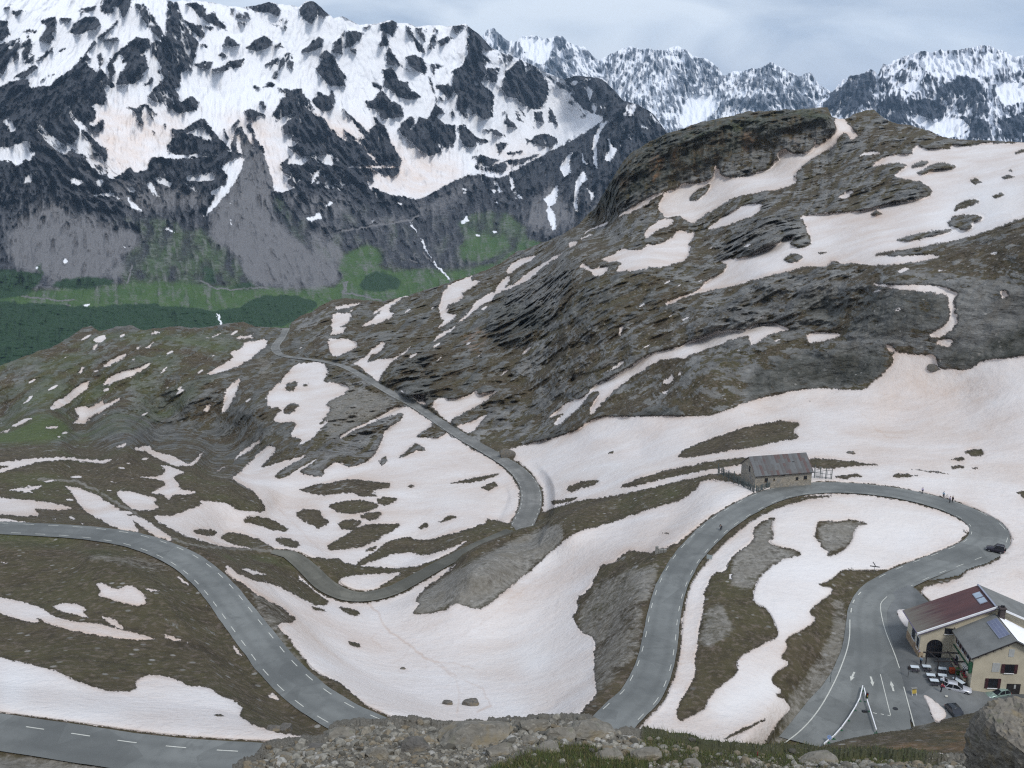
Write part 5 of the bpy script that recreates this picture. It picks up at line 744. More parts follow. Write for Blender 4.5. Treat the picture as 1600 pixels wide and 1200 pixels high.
# lower flank: rock above, scree fans, then alpine meadow and dark alder scrub
paint(FR, .62, 'P', [(-170,330),(60,310),(200,330),(330,300),(440,300),(560,300),(640,340),(760,300),(840,330),(900,400),(700,600),(-170,600)])
for v_, c_, p_ in [(.95, 'A', [(1100,600),(1180,700),(1290,830),(1250,900),(1260,1000),(1350,1100),(1480,1190),(1600,1290),(1500,1330),(1250,1330),(1160,1300),(1100,1180),(960,1080),(1000,1050),(1080,880),(1140,720),(1070,650)]), (.6, 'A', [(30,1200),(60,1000),(250,930),(360,1000),(330,1200)]), (.7, 'A', [(360,1180),(350,1000),(450,1000),(520,1180)]), (.5, 'A', [(130,500),(250,640),(420,800),(480,830),(420,830),(250,720)]), (.6, 'A', [(600,830),(800,880),(900,960),(760,950),(650,900)]),
                   (.5, 'B', [(370,1000),(500,880),(650,800),(640,860),(500,950),(400,1000),(150,1050),(100,1020)]), (.6, 'B', [(870,960),(1000,830),(1060,1000),(1160,960),(1000,1060),(880,1060)]), (.5, 'D', [(200,150),(300,40),(560,20),(600,100),(350,150)]), (.4, 'A', [(1300,900),(1600,900),(1600,1000),(1400,1000)])]: paint(FV, v_, c_, p_)
for v_, c_, p_ in [(.8, 'P', [(-170,452),(100,450),(250,440),(330,448),(420,452),(500,445),(560,425),(600,385),(680,375),(760,390),(840,370),(900,420),(700,620),(-170,620)]), (.22, 'A', [(600,960),(900,1050),(1100,1180),(1150,1290),(800,1330),(600,1250),(450,1300),(300,1180)]), (.20, 'B', [(0,930),(250,950),(500,1000),(800,980),(900,1080),(700,1250),(0,1250)]), (.22, 'A', [(1250,900),(1400,1000),(1600,1100),(1600,1230),(1400,1120),(1280,1010)]), (.95, 'E', [(20,100),(250,60),(420,150),(250,220),(60,170)]), (.95, 'B', [(0,1180),(130,1140),(200,1200),(0,1260)]),
                   (.8, 'B', [(560,1130),(680,1090),(800,1110),(700,1200),(560,1200)])]: paint(FG, v_, c_, p_)
for v_, c_, p_ in [(.7, 'T', [(190,480),(280,500),(440,520),(650,520),(860,560),(870,620),(700,760),(640,830),(400,860),(120,800),(50,700),(100,580)]), (.75, 'U', [(360,150),(420,30),(520,60),(610,240),(560,330),(560,450),(650,580),(760,700),(900,790),(1020,830),(900,900),(700,910),(540,900),(500,750),(440,600),(300,520),(180,500),(300,290)]), (.6, 'T', [(640,240),(900,250),(1269,330),(1269,420),(1100,400),(900,450),(780,400)]), (.5, 'U', [(760,560),(900,560),(1040,700),(1000,790),(880,740)])]: paint(FV, v_, c_, p_)
FG[FV > .5] *= .1
FS[(FS < .12)] *= (1 - sstep(300, 345, gv[(FS < .12)])).astype(np.float32)
FS[(FS < .12) & (FV > .5)] = 0
FS[(FS < .12) & (FG > .3)] = 0
FV0 = FV.copy()
for v_, c_, p_ in [(.42, 'U', [(0,560),(180,520),(380,560),(520,820),(520,930),(0,930)]), (.40, 'U', [(560,330),(640,330),(720,500),(900,640),(980,800),(760,680),(650,560),(560,440)]), (.40, 'T', [(850,450),(1000,460),(1269,640),(1269,900),(800,930),(700,800),(860,640)]), (.6, 'U', [(1040,700),(1180,640),(1269,680),(1269,900),(1000,900)]), (.5, 'B', [(560,1000),(760,960),(900,1080),(760,1180),(560,1140)])]:
    q_ = raster(0); paint(q_, v_, c_, p_); FG = np.maximum(FG, q_ * (FV < .6))
FG = FG + .16 * np.clip(LICS[0], -1.5, 1.5) * (FG > .05) * (FG < .7)
FG, FV, FR = blur(FG, 4, 2), np.maximum(blur(FV, 6, 2), FV0 * (FV0 > .99)) + (.11 * np.clip(LICS[0], -1.5, 2) + .09 * np.clip(LICS[1], -1.5, 2) + .13) * sstep(270, 330, gv).astype(np.float32), blur(FR, 8, 2)
FW = raster(0)   # dark wood and alder scrub
for v_, c_, p_ in [(1, 'D', [(-300,60),(0,75),(150,90),(200,120),(120,200),(0,215),(-300,200)]), (1, 'D', [(-300,260),(0,225),(200,235),(400,250),(620,235),(900,250),(1000,270),(1100,250),(1200,200),(1300,190),(1400,210),(1500,230),(1340,340),(800,420),(400,500),(0,640),(-300,640)]), (.8, 'E', [(80,170),(110,110),(190,75),(270,110),(300,160),(200,180)]), (.8, 'D', [(200,150),(330,110),(560,120),(500,160),(300,170)]),
                   (.7, 'D', [(940,40),(1000,80),(1010,150),(950,140)]), (.6, 'D', [(160,60),(190,20),(205,100),(180,120)]), (.7, 'D', [(1060,150),(1150,130),(1200,165),(1080,170)])]: paint(FW, v_, c_, p_)
for pts in ([(325,1020),(370,1090),(400,1150),(430,1200),(460,1240),(520,1300)],): stroke(FS, 1, 'B', pts, 1.6)
for c_, pts, w_ in [('E', [(20,180),(40,130),(20,140),(30,170),(20,185),(80,195),(190,218)], 2.2), ('B', [(370,1000),(330,1020),(180,1040),(60,1060),(0,1070)], 3), ('E', [(390,0),(440,50),(480,90),(520,130)], 2.0), ('E', [(350,0),(360,50),(330,30)], 1.6), ('D', [(100,200),(280,222),(340,215)], 2), ('D', [(130,310),(200,280),(330,240)], 2), ('D', [(600,100),(590,140),(610,60)], 2), ('D', [(930,130),(1000,165),(1080,170),(1230,160)], 2)]:
    stroke(FV, 1, c_, pts, w_)
stroke(FS, .97, 'D', [(1005,285),(1012,310),(1020,332)], 2.2)
FW = blur(FW, 3, 2)

FAR_SKY = skyline('P', [(-170,-55),(-100,-40),(0,-20),(150,-12),(230,-8),(270,2),(300,0),(340,6),(380,12),(400,8),(420,3),(445,7),(468,10),(478,2),(490,1),(505,15),(520,28),(535,26),(560,38),(590,36),(612,31),(622,35),(635,36),(650,42),(700,40),(728,38),(736,44),(750,55),(770,76),(800,88),(820,95),(850,112),(880,124),(905,118),(940,122),(960,140),(975,158),(985,160),(1000,166),(1020,178),(1040,204),(1060,230),(1100,300),(1200,400)])
def far_sheet(name, WR, sky, vbot, u0, u1, nu, nv, jag, js, back, S_, R_, G_, V_, D_, W_, amp, scale, mat, lics, sh=(0, 0), soft=.07):
    Um, Vm, P = sheet(WR, sky, vbot, u0, u1, nu, nv, jag, js, back)
    X, Y, Z = P[..., 0], P[..., 1], P[..., 2]; s = scale
    N = normals(P); La, Lb, Lc = [samp(l_, Um, Vm) for l_ in lics]
    lat_ = X * .95 + Y * .3
    wob = fbm(X / (5 * s), Y / (5 * s), Z / (5 * s), 3)
    rid = ridged(lat_ / (2.4 * s) + .8 * wob + sh[0] * Z / s, Y / (7 * s), Z / (5.2 * s), 6, .52)
    rid2 = ridged(lat_ / (.7 * s) + .5 * wob, Y / (2 * s), Z / (1.5 * s), 5, .55)
    rough = fbm(X / (.3 * s), Y / (.3 * s), Z / (.3 * s), 4, .6)
    sv = .4 * paintable(blur(S_, 1, 1), Um, Vm, P, 5.0, 14) + .35 * paintable(S_, Um, Vm, P, 6.0, 6) + .25 * paintable(S_, Um, Vm, P, 6.0, 3.2)
    rr = samp(R_, Um, Vm) * (1 - .94 * sstep(.4, .9, sv)) * (1 - .62 * sstep(290, 430, Vm)) * (1 - .96 * np.clip(samp(G_, Um, Vm) * 1.5, 0, 1)) * (1 - .9 * np.clip(samp(V_, Um, Vm), 0, 1))
    fade = sstep(0, 1, (Vm - Vm[-1:] * 0) * 0 + 1)
    P2 = push(P, N, amp * (rr * .85 + .06) * (.40 * rid + .2 * rid2 + .12 * rough + .42 * La + .20 * Lb + .10 * Lc) + 5 * samp(W_, Um, Vm) * fbm(X / 14, Y / 14, Z / 10, 3) + 5 * samp(G_, Um, Vm) * fbm(X / 45, Y / 45, Z / 30, 3))
    # snow holds where it lies deep and in the gullies, slides off ribs and crags
    bb = samp(blur(S_, 4, 2), Um, Vm); sv = sv + np.clip(4 * bb * (1 - bb), 0, 1) * .30 * (.55 * Lb + .5 * Lc + .35 * La)
    streak = fbm(lat_ / (.20 * s) + 1.5 * wob + sh[0] * Z / s, Y / (.7 * s), Z / (.62 * s), 5, .62); blob = fbm(X / (.45 * s), Y / (.45 * s), Z / (.35 * s), 5, .65)
    nz = .15 * rid + .55 * La + .42 * Lb + .22 * Lc + .35 * blob
    qs = np.quantile(nz[::7, ::7], np.linspace(0, 1, 101)); nz = np.interp(nz, qs, np.linspace(0, 1, 101)).astype(np.float32)
    sn = sstep(-soft, soft, sv - nz) * sstep(.0, .05, sv)
    cov = np.stack([sn, np.clip(samp(R_, Um, Vm) * 1.1 - .8 * samp(G_, Um, Vm), 0, 1), paintable(G_, Um, Vm, P, 14.0, 30)], -1).reshape(-1, 3)
    cov2 = np.stack([samp(V_, Um, Vm), samp(D_, Um, Vm), paintable(W_, Um, Vm, P, 9.0, 16)], -1).reshape(-1, 3)
    nv, nu = Um.shape
    return tag(link_mesh(name, np_mesh(name, P2.reshape(-1, 3), grid_quads(nv, nu), dict(cover=cov, cover_two=cov2)), mat), kind='structure')

def far_mat(name, L, dark, light, snow):
    m, t, b = new_mat(name); k = NB(t); p = k.pos()
    m1, m2 = k.attr('cover'), k.attr('cover_two')
    big = k.noise(p, .012 / L, 5, .6); mid = k.noise(k.map(p, (1, 1, .55)), .05 / L, 7, .65, .5); fine = k.noise(p, .25 / L, 5, .65)
    rc = k.mix(k.rng(mid, .32, .68), dark, light); rc = k.mix(k.rng(fine, .35, .7, 0, .4), rc, (light[0] * 1.3, light[1] * 1.28, light[2] * 1.2))
    heath = k.mix(k.rng(mid, .3, .7), (.026, .032, .020), (.060, .062, .045))
    base = k.mix(k.rng(k.math('ADD', m1[1], k.math('MULTIPLY', k.math('SUBTRACT', mid, .5), .8)), .3, .5), heath, rc)
    gc = k.mix(k.rng(big, .3, .7), (.034, .082, .019), (.062, .115, .028)); gc = k.mix(k.rng(fine, .35, .7, 0, .5), gc, (.07, .09, .035))
    gf = k.math('ADD', m1[2], k.math('MULTIPLY', k.math('SUBTRACT', mid, .5), .9))
    base = k.mix(k.rng(gf, .3, .7), base, gc)
    vf = k.math('ADD', m2[0], k.math('ADD', k.math('MULTIPLY', k.math('SUBTRACT', mid, .5), 1.2), k.math('MULTIPLY', k.math('SUBTRACT', fine, .5), .6)))
    vc = k.mix(k.rng(fine, .3, .7), (.105, .102, .103), (.20, .192, .19))
    base = k.mix(k.math('MULTIPLY', k.rng(vf, .12, .7), .95), base, vc)
    wf = k.math('ADD', m2[2], k.math('MULTIPLY', k.math('SUBTRACT', fine, .5), .8))
    base = k.mix(k.rng(wf, .35, .65), base, k.mix(k.rng(fine, .35, .65), (.012, .032, .012), (.028, .06, .020)))
    sc = k.mix(k.math('MULTIPLY', m2[1], k.rng(big, .3, .7, .5, 1.4), True), snow, (.66, .56, .49))
    base = k.mix(m1[0], base, sc)
    k.set(b.inputs['Base Color'], base); b.inputs['Roughness'].default_value = .85; b.inputs['Specular IOR Level'].default_value = .2
    h = k.math('ADD', k.math('MULTIPLY', mid, 9 * L), k.math('MULTIPLY', fine, 3 * L))
    k.set(b.inputs['Normal'], k.bump(h, k.rng(m1[0], 0, 1, .8, .18), 1.0))
    return m
dusty = FD.copy()
paint(dusty, .75, 'B', [(-200,500),(100,560),(300,700),(620,760),(450,930),(150,900)]); paint(dusty, .7, 'A', [(430,450),(560,500),(900,540),(760,700),(600,830),(450,800)]); paint(dusty, .6, 'A', [(1000,520),(1300,560),(1350,880),(1200,880)]); paint(dusty, .5, 'B', [(640,700),(1000,650),(800,850)])
dusty = blur(dusty, 14, 2)
MAT_FAR = far_mat('mountain_rock_and_snow', 1.0, (.011, .012, .017), (.058, .060, .066), (.74, .76, .79))
far_sheet('mountain', WF, FAR_SKY, 600, -150, 1130, 1380, 700, 4, 24, 350, FS, FR, FG, FV, dusty, FW, 85, 95, MAT_FAR, LICS)

# ---------------------------------------------------------------- distant summits
WD = depth_raster([cd(u, v, D) for u, v, D in [(600,0,13500),(760,50,13500),(900,60,13300),(1050,75,13000),(1200,100,12500),(1350,150,12000),(600,250,10500),(800,250,10500),(1000,260,10000),(1200,250,9800),(1400,250,9600),(700,150,12000),(1000,160,11600),(1200,170,11200),(1400,-50,13000),(500,-60,14000),(1700,200,11000)]])
DS = raster(.60)
for v_, c_, p_ in [(.97, 'C', [(40,440),(180,440),(170,520),(100,570),(0,590)]), (.97, 'B', [(830,190),(880,170),(960,185),(990,200),(980,260),(940,300),(880,280)]), (.25, 'B', [(700,160),(725,125),(745,150),(790,220),(760,230)]), (.35, 'B', [(990,180),(1030,160),(1080,205),(1090,260),(1050,260),(1010,220)]), (.4, 'C', [(170,520),(200,470),(400,430),(640,440),(700,440),(690,500),(400,520)]), (.5, 'C', [(250,340),(420,290),(560,350),(640,400),(500,420),(300,400)]), (.55, 'B', [(1250,270),(1340,210),(1420,260),(1600,220),(1600,420),(1400,330)]),
                   (.25, 'B', [(960,290),(1000,260),(1060,380),(1000,370)]), (.45, 'C', [(0,240),(120,280),(190,330),(100,420),(0,430)])]: paint(DS, v_, c_, p_)
DSKY = skyline('P', [(560,120),(700,90),(750,60),(762,47),(768,44),(772,42),(780,52),(795,64),(806,66),(818,56),(835,56),(850,61),(862,58),(870,54),(880,57),(890,67),(900,70),(912,71),(922,82),(935,95),(945,90),(960,84),(970,76),(982,71),(992,75),(1000,77),(1012,75),(1025,77),(1040,79),(1052,73),(1060,72),(1072,78),(1082,88),(1100,91),(1112,96),(1124,108),(1131,118),(1142,112),(1160,109),(1182,108),(1196,101),(1207,98),(1220,103),(1232,110),(1246,119),(1258,115),(1266,113),(1274,120),(1280,132),(1290,137),(1297,142),(1330,150),(1450,200),(1500,230)])
zero = raster(0)
MAT_DIST = far_mat('hazed_rock_and_snow', 2.2, (.095, .105, .125), (.20, .21, .23), (.78, .80, .83))  # rock paled and blued: distance haze and snow dusting put into the colour
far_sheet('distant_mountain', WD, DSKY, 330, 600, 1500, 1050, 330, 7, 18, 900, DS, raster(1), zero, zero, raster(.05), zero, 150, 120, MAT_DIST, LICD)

WR_ = depth_raster([cd(u, v, D) for u, v, D in [(1280,150,8300),(1400,110,8600),(1500,80,8800),(1620,80,8800),(1780,80,8800),(1300,220,7200),(1450,230,7000),(1600,230,6900),(1780,230,6900),(1400,330,5800),(1600,330,5800),(1500,160,8000),(1620,150,8200),(1250,330,6000)]])
RS = raster(.58)
for v_, c_, p_ in [(.98, 'C', [(1070,540),(1120,535),(1200,570),(1240,535),(1300,545),(1350,590),(1310,630),(1240,640),(1150,600)]), (.98, 'C', [(1480,380),(1540,375),(1620,400),(1620,470),(1510,490),(1470,420)]), (.95, 'C', [(1020,390),(1110,380),(1130,420),(1060,430)]), (.3, 'C', [(640,500),(760,400),(800,345),(870,330),(920,350),(900,450),(800,520),(700,540)]), (.3, 'C', [(900,500),(1000,430),(1050,500),(1060,560),(960,560)]), (.25, 'C', [(1350,590),(1300,530),(1440,560),(1450,640),(1350,640)]), (.2, 'C', [(1050,480),(1160,450),(1250,500),(1200,560),(1100,530)]), (.2, 'C', [(1480,560),(1600,520),(1600,640),(1520,640)]), (.75, 'C', [(1060,260),(1600,240),(1600,330),(1420,350),(1200,370)]), (.35, 'C', [(1180,420),(1320,340),(1400,380),(1460,520),(1350,520),(1240,470)])]: paint(RS, v_, c_, p_)
RSKY = skyline('P', [(1240,190),(1275,165),(1290,152),(1303,142),(1312,130),(1326,119),(1340,116),(1350,114),(1358,108),(1366,112),(1372,114),(1380,98),(1386,102),(1394,98),(1405,91),(1417,85),(1430,82),(1442,79),(1455,80),(1470,77),(1485,80),(1500,78),(1515,74),(1530,70),(1545,72),(1560,78),(1580,86),(1600,88),(1660,95),(1780,110)])
MAT_RIGHT = far_mat('right_rock_and_snow', 1.5, (.016, .020, .030), (.055, .06, .072), (.74, .76, .80))  # dark blue-grey rock and clean snow of the right-hand peaks
far_sheet('snowy_mountain', WR_, RSKY, 330, 1230, 1760, 640, 330, 6, 14, 700, RS, raster(1), zero, zero, raster(.05), zero, 95, 120, MAT_RIGHT, LICD, soft=.10)
# ================================================================ ROAD SURFACES AND PAINT
def simple_mat(name, c, rough=.7, var=.18, scale=3.0, metal=0.0, spec=.3, c2=None, stretch=(1, 1, 1)):
    m, t, b = new_mat(name); k = NB(t)
    n_ = k.noise(k.map(k.n('ShaderNodeTexCoord').outputs['Object'], stretch), scale, 5, .65)
    c2 = c2 or tuple(x * (1 - 2 * var) for x in c); hi = tuple(min(1, x * (1 + var)) for x in c)
    k.set(b.inputs['Base Color'], k.mix(k.rng(n_, .3, .7), c2, hi))
    b.inputs['Roughness'].default_value = rough; b.inputs['Metallic'].default_value = metal; b.inputs['Specular IOR Level'].default_value = spec
    return m
def asphalt_mat(name, a, b_):
    m, t, b = new_mat(name); k = NB(t); p = k.pos()
    big, mid, fine = k.noise(p, .07, 4, .6), k.noise(p, .5, 5, .6), k.noise(p, 9, 3, .7)
    c = k.mix(k.rng(big, .4, .6), tuple(x * .9 for x in a), tuple(x * 1.08 for x in b_)); c = k.mix(k.rng(k.noise(p, .22, 5, .7, 1.5), .56, .64, 0, .4), c, tuple(x * .7 for x in a)); c = k.mix(k.rng(mid, .5, .75, 0, .45), c, tuple(x * .72 for x in a)); c = k.mix(k.rng(fine, .4, .7, 0, .3), c, tuple(x * 1.35 for x in b_))
    uv = k.n('ShaderNodeUVMap').outputs[0]; sp = k.n('ShaderNodeSeparateXYZ'); k.set(sp.inputs[0], uv)
    tr = k.math('ABSOLUTE', k.math('SUBTRACT', k.math('ABSOLUTE', sp.outputs[1]), 1.55))
    c = k.mix(k.rng(tr, .15, .75, .28, 0), c, tuple(x * .74 for x in a))          # wheel tracks polished darker
    wob = k.math('ADD', k.math('MULTIPLY', k.math('ABSOLUTE', sp.outputs[1]), 1.0), k.math('MULTIPLY', mid, .7))
    cell = k.voro(k.map(p, (1, 1, 0)), .11, 'F1', 'Color'); sc = k.n('ShaderNodeSeparateColor'); k.set(sc.inputs[0], cell)
    c = k.mix(k.rng(sc.outputs[0], .72, .73, 0, .28), c, tuple(x * .6 for x in a))  # repair patches
    k.set(b.inputs['Base Color'], c); b.inputs['Roughness'].default_value = .85; b.inputs['Specular IOR Level'].default_value = .3
    k.set(b.inputs['Normal'], k.bump(fine, .25, .02))
    return m
M_ASPH = asphalt_mat('asphalt', (.118, .124, .119), (.158, .164, .156))
M_GRAVELROAD = asphalt_mat('worn_gravel_asphalt', (.13, .13, .12), (.18, .178, .165))
M_PAINT = simple_mat('road_paint', (.47, .47, .42), .7, .12, 2.0)
PAINT_Q = []
def mesh_from(name, verts, faces, mat, parent=None, smooth=False, uvs=None):
    me = bpy.data.meshes.new(name); me.from_pydata([tuple(v) for v in verts], [], faces)
    if smooth: me.polygons.foreach_set('use_smooth', [True] * len(me.polygons))
    if uvs is not None:
        l = me.uv_layers.new(name='UVMap')
        for lp in me.loops: l.data[lp.index].uv = uvs[lp.vertex_index]
    me.update(); return link_mesh(name, me, mat, parent)
def road_strip(R, name, mat, label=None):
    X, hw, N2, L = R['X'], R['hw'], R['N'], R['L']; ks = np.linspace(-1, 1, 7)
    wig = np.stack([fbm(L / 5.0, L * 0 + 7.7 * j, L * 0, 3) for j in (1, 2)], 1) * .16
    V, UV = [], []
    for i in range(len(X)):
        for kk in ks:
            t_ = kk * (hw[i] + (wig[i, 0] if kk < 0 else wig[i, 1]) * abs(kk))
            V.append((X[i, 0] + N2[i, 0] * t_, X[i, 1] + N2[i, 1] * t_, X[i, 2] + .05 * (1 - kk * kk))); UV.append((L[i], t_))
    n7 = len(ks); F = [(i * n7 + j, (i + 1) * n7 + j, (i + 1) * n7 + j + 1, i * n7 + j + 1) for i in range(len(X) - 1) for j in range(n7 - 1)]
    return mesh_from(name, V, F, mat, None, True, UV)
def edge_dashes(R, sides, dash=2.5, period=6.3, inset=.42, w=.065, v_ok=lambda s, u, v: True, zoff=.045):
    X, hw, N2, L = R['X'], R['hw'], R['N'], R['L']; V, F = [], []
    def pt(s, sg, e):
        x = [np.interp(s, L, X[:, c]) for c in (0, 1, 2)]; n = [np.interp(s, L, N2[:, c]) for c in (0, 1)]; h = np.interp(s, L, hw) - inset
        t_ = sg * h + e; return (x[0] + n[0] * t_, x[1] + n[1] * t_, x[2] + zoff)
    for sg in sides:
        s = 1.0
        while s + dash < L[-1]:
            u, v = np.interp(s, L, R['uv'][:, 0]), np.interp(s, L, R['uv'][:, 1])
            if v_ok(sg, u, v):
                b0 = len(V); q = np.linspace(s, s + dash, 4)
                for a in q: V.extend([pt(a, sg, -w), pt(a, sg, w)])
                F += [(b0 + 2 * j, b0 + 2 * j + 1, b0 + 2 * j + 3, b0 + 2 * j + 2) for j in range(3)]
            s += period
    return V, F
def px_line(V, F, pts, z, w):
    P_ = [at(u, v, z) for u, v in spline([(a, b, 0) for a, b in pts], 6)[:, :2]] if len(pts) > 2 else [at(u, v, z) for u, v in pts]
    b0 = len(V)
    for i, p in enumerate(P_):
        d = (P_[min(i + 1, len(P_) - 1)] - P_[max(i - 1, 0)]).normalized(); n = Vector((d.y, -d.x, 0)) * w
        V.extend([tuple(p - n), tuple(p + n)])
    F += [(b0 + 2 * i, b0 + 2 * i + 1, b0 + 2 * i + 3, b0 + 2 * i + 2) for i in range(len(P_) - 1)]
R_MAIN = tag(road_strip(ROADW['main'], 'road', M_ASPH), kind='structure')
R_LEFT = tag(road_strip(ROADW['left'], 'road', M_ASPH), kind='structure')
R_NEAR = tag(road_strip(ROADW['near'], 'road', M_ASPH), kind='structure')
R_FAR = tag(road_strip(ROADW['far'], 'road', M_GRAVELROAD), kind='structure')
M_TRACK = asphalt_mat('grassy_track_gravel', (.075, .074, .060), (.125, .122, .102))
R_TRACK = tag(road_strip(ROADW['track'], 'track', M_TRACK), kind='structure')
mv, mf = edge_dashes(ROADW['main'], (-1, 1), v_ok=lambda s, u, v: not ((v > 918 and u > 1200)), inset=.5)
ZP = -97.2 + .052
INNER = [(1345,925),(1333,940),(1328,968),(1327,997),(1320.5,1024.5),(1304,1065),(1279,1109),(1249,1143),(1208,1173)]
for seg in ([(1345,925),(1341,929.5)], [(1335,937),(1332.5,942.5)], [(1330.5,950),(1329.5,957)]): px_line(mv, mf, seg, ZP, .11)
px_line(mv, mf, INNER[2:], ZP, .10)
px_line(mv, mf, [(1386,932),(1378,940),(1375.8,947),(1377.5,962),(1384,987),(1397.5,1021),(1405.5,1044)], ZP, .08)
px_line(mv, mf, [(1412,1073),(1418,1095),(1429.8,1139)], ZP, .09)
px_line(mv, mf, [(1375.6,1053.5),(1391.5,1117.5)], ZP, .07)
for a, b_ in (((1364,1113.5),(1370,1115)), ((1376,1115.3),(1381,1116.5)), ((1386.5,1117.4),(1391.5,1118.5))): px_line(mv, mf, [a, b_], ZP, .09)
for tail, hl, hr, tip in (((1335,1050),(1327.8,1056.4),(1335.2,1058.4),(1329.2,1064)), ((1360.3,1057),(1359.8,1065.2),(1366.2,1065.2),(1364,1072.3)), ((1396.3,1080),(1390.3,1070.8),(1397.3,1072),(1392,1063.8))):
    mid = ((hl[0] + hr[0]) / 2, (hl[1] + hr[1]) / 2); px_line(mv, mf, [tail, mid], ZP, .16)
    b0 = len(mv); mv += [tuple(at(*q, ZP + .004)) for q in (hl, tip, hr)]; mf.append((b0, b0 + 1, b0 + 2))
tag(mesh_from('painted_marking', mv, mf, M_PAINT, R_MAIN), kind='structure')
for R, nm, sd_, per in ((R_LEFT, 'left', (-1, 1), 6.0), (R_NEAR, 'near', (-1, ), 6.2), (R_FAR, 'far', (-1, 1), 6.0)):
    v_, f_ = edge_dashes(ROADW[nm], sd_, period=per, inset=(1.7 if nm == 'near' else .9 if nm == 'left' else .5), w=.075, v_ok=(lambda s, u, v: v > 640 or True))
    tag(mesh_from('painted_marking', v_, f_, M_PAINT, R), kind='structure')
def flat_lot(name, poly, zf, mat, step=1.6):
    p = np.array(poly); us = np.arange(p[:, 0].min(), p[:, 0].max() + step, step); vs_ = np.arange(p[:, 1].min(), p[:, 1].max() + step, step)
    q = inside(poly, False); m = raster(0); m[q[0]][q[1]] = 1
    Ug, Vg = np.meshgrid(us, vs_); ok = samp(m, Ug, Vg) > .5
    Z = zf(Ug, Vg); P_ = rays(Ug, Vg); P_ = P_ * (Z / P_[..., 2])[..., None]
    qd = grid_quads(len(vs_), len(us)); keep = ok.ravel()[qd].all(1)
    me = np_mesh(name, P_.reshape(-1, 3), qd[keep]); me.uv_layers.new(name='UVMap')
    return tag(link_mesh(name, me, mat), kind='structure')
M_LOT = asphalt_mat('old_asphalt', (.085, .09, .09), (.145, .15, .148))
flat_lot('parking_lot', LOT, lambda u, v: lot_z(u, v), M_LOT)
flat_lot('lay_by', LAYBY, lambda u, v: u * 0 - 98.03, M_ASPH)

# ================================================================ OBJECT BUILDERS
class MB:
    """collects boxes, bars, tubes and prisms into one mesh"""
    def __init__(s): s.v, s.f, s.m = [], [], []
    def add(s, V, F, mi=0):
        b = len(s.v); s.v += [tuple(x) for x in V]; s.f += [tuple(b + i for i in f) for f in F]; s.m += [mi] * len(F); return s
    def box(s, x0, x1, y0, y1, z0, z1, mi=0):
        return s.add([(x, y, z) for z in (z0, z1) for y in (y0, y1) for x in (x0, x1)], [(0, 2, 3, 1), (4, 5, 7, 6), (0, 1, 5, 4), (2, 6, 7, 3), (0, 4, 6, 2), (1, 3, 7, 5)], mi)
    def bar(s, a, b, w, h=None, mi=0):
        a, b = Vector(a), Vector(b); h = h or w; d = (b - a).normalized(); up = Vector((0, 0, 1)) if abs(d.z) < .95 else Vector((0, 1, 0))
        x = d.cross(up).normalized() * w / 2; y = x.cross(d).normalized() * h / 2
        return s.add([p + i * x + j * y for p in (a, b) for i, j in ((-1, -1), (1, -1), (1, 1), (-1, 1))], [(3, 2, 1, 0), (4, 5, 6, 7), (0, 1, 5, 4), (1, 2, 6, 5), (2, 3, 7, 6), (3, 0, 4, 7)], mi)
    def tube(s, pts, r, n=8, cap=True, mi=0):
        pts = [Vector(p) for p in pts]; rs = r if isinstance(r, (list, tuple)) else [r] * len(pts); V = []
        for i, p in enumerate(pts):
            d = (pts[min(i + 1, len(pts) - 1)] - pts[max(i - 1, 0)]).normalized(); up = Vector((0, 0, 1)) if abs(d.z) < .9 else Vector((0, 1, 0))
            x = d.cross(up).normalized(); y = d.cross(x)
            V += [p + rs[i] * (math.cos(2 * math.pi * j / n) * x + math.sin(2 * math.pi * j / n) * y) for j in range(n)]
        F = [(i * n + j, i * n + (j + 1) % n, (i + 1) * n + (j + 1) % n, (i + 1) * n + j) for i in range(len(pts) - 1) for j in range(n)]
        if cap: F += [tuple(range(n))[::-1], tuple((len(pts) - 1) * n + j for j in range(n))]
        return s.add(V, F, mi)
    def prism(s, pts, d, mi=0):
        """planar outline pts (3-D) pushed along vector d"""
        n = len(pts); P_ = [Vector(p) for p in pts]; d = Vector(d)
        return s.add(P_ + [p + d for p in P_], [tuple(range(n))[::-1], tuple(range(n, 2 * n))] + [(i, (i + 1) % n, n + (i + 1) % n, n + i) for i in range(n)], mi)
    def ell(s, c, r, n=10, m=6, jit=0, mi=0):
        V = []; rr = random.Random(hash(tuple(round(x, 2) for x in c)) & 0xffff)
        for i in range(m + 1):
            th = math.pi * i / m
            for j in range(n):
                k = 1 + jit * (rr.random() - .5)
                V.append((c[0] + r[0] * k * math.sin(th) * math.cos(2 * math.pi * j / n), c[1] + r[1] * k * math.sin(th) * math.sin(2 * math.pi * j / n), c[2] + r[2] * k * math.cos(th)))
        return s.add(V, [(i * n + j, (i + 1) * n + j, (i + 1) * n + (j + 1) % n, i * n + (j + 1) % n) for i in range(m) for j in range(n)], mi)
    def build(s, name, mat, parent=None, smooth=False, bevel=0):
        me = bpy.data.meshes.new(name); me.from_pydata(s.v, [], s.f)
        o = link_mesh(name, me, mat, parent)
        if isinstance(mat, (list, tuple)): me.polygons.foreach_set('material_index', s.m)
        bm = bmesh.new(); bm.from_mesh(me); bmesh.ops.remove_doubles(bm, verts=bm.verts, dist=1e-5); bmesh.ops.recalc_face_normals(bm, faces=bm.faces); bm.to_mesh(me); bm.free()
        if smooth: me.polygons.foreach_set('use_smooth', [True] * len(me.polygons))
        if bevel:
            b = o.modifiers.new('bevel', 'BEVEL'); b.width = bevel; b.segments = 2; b.limit_method = 'ANGLE'
        return o
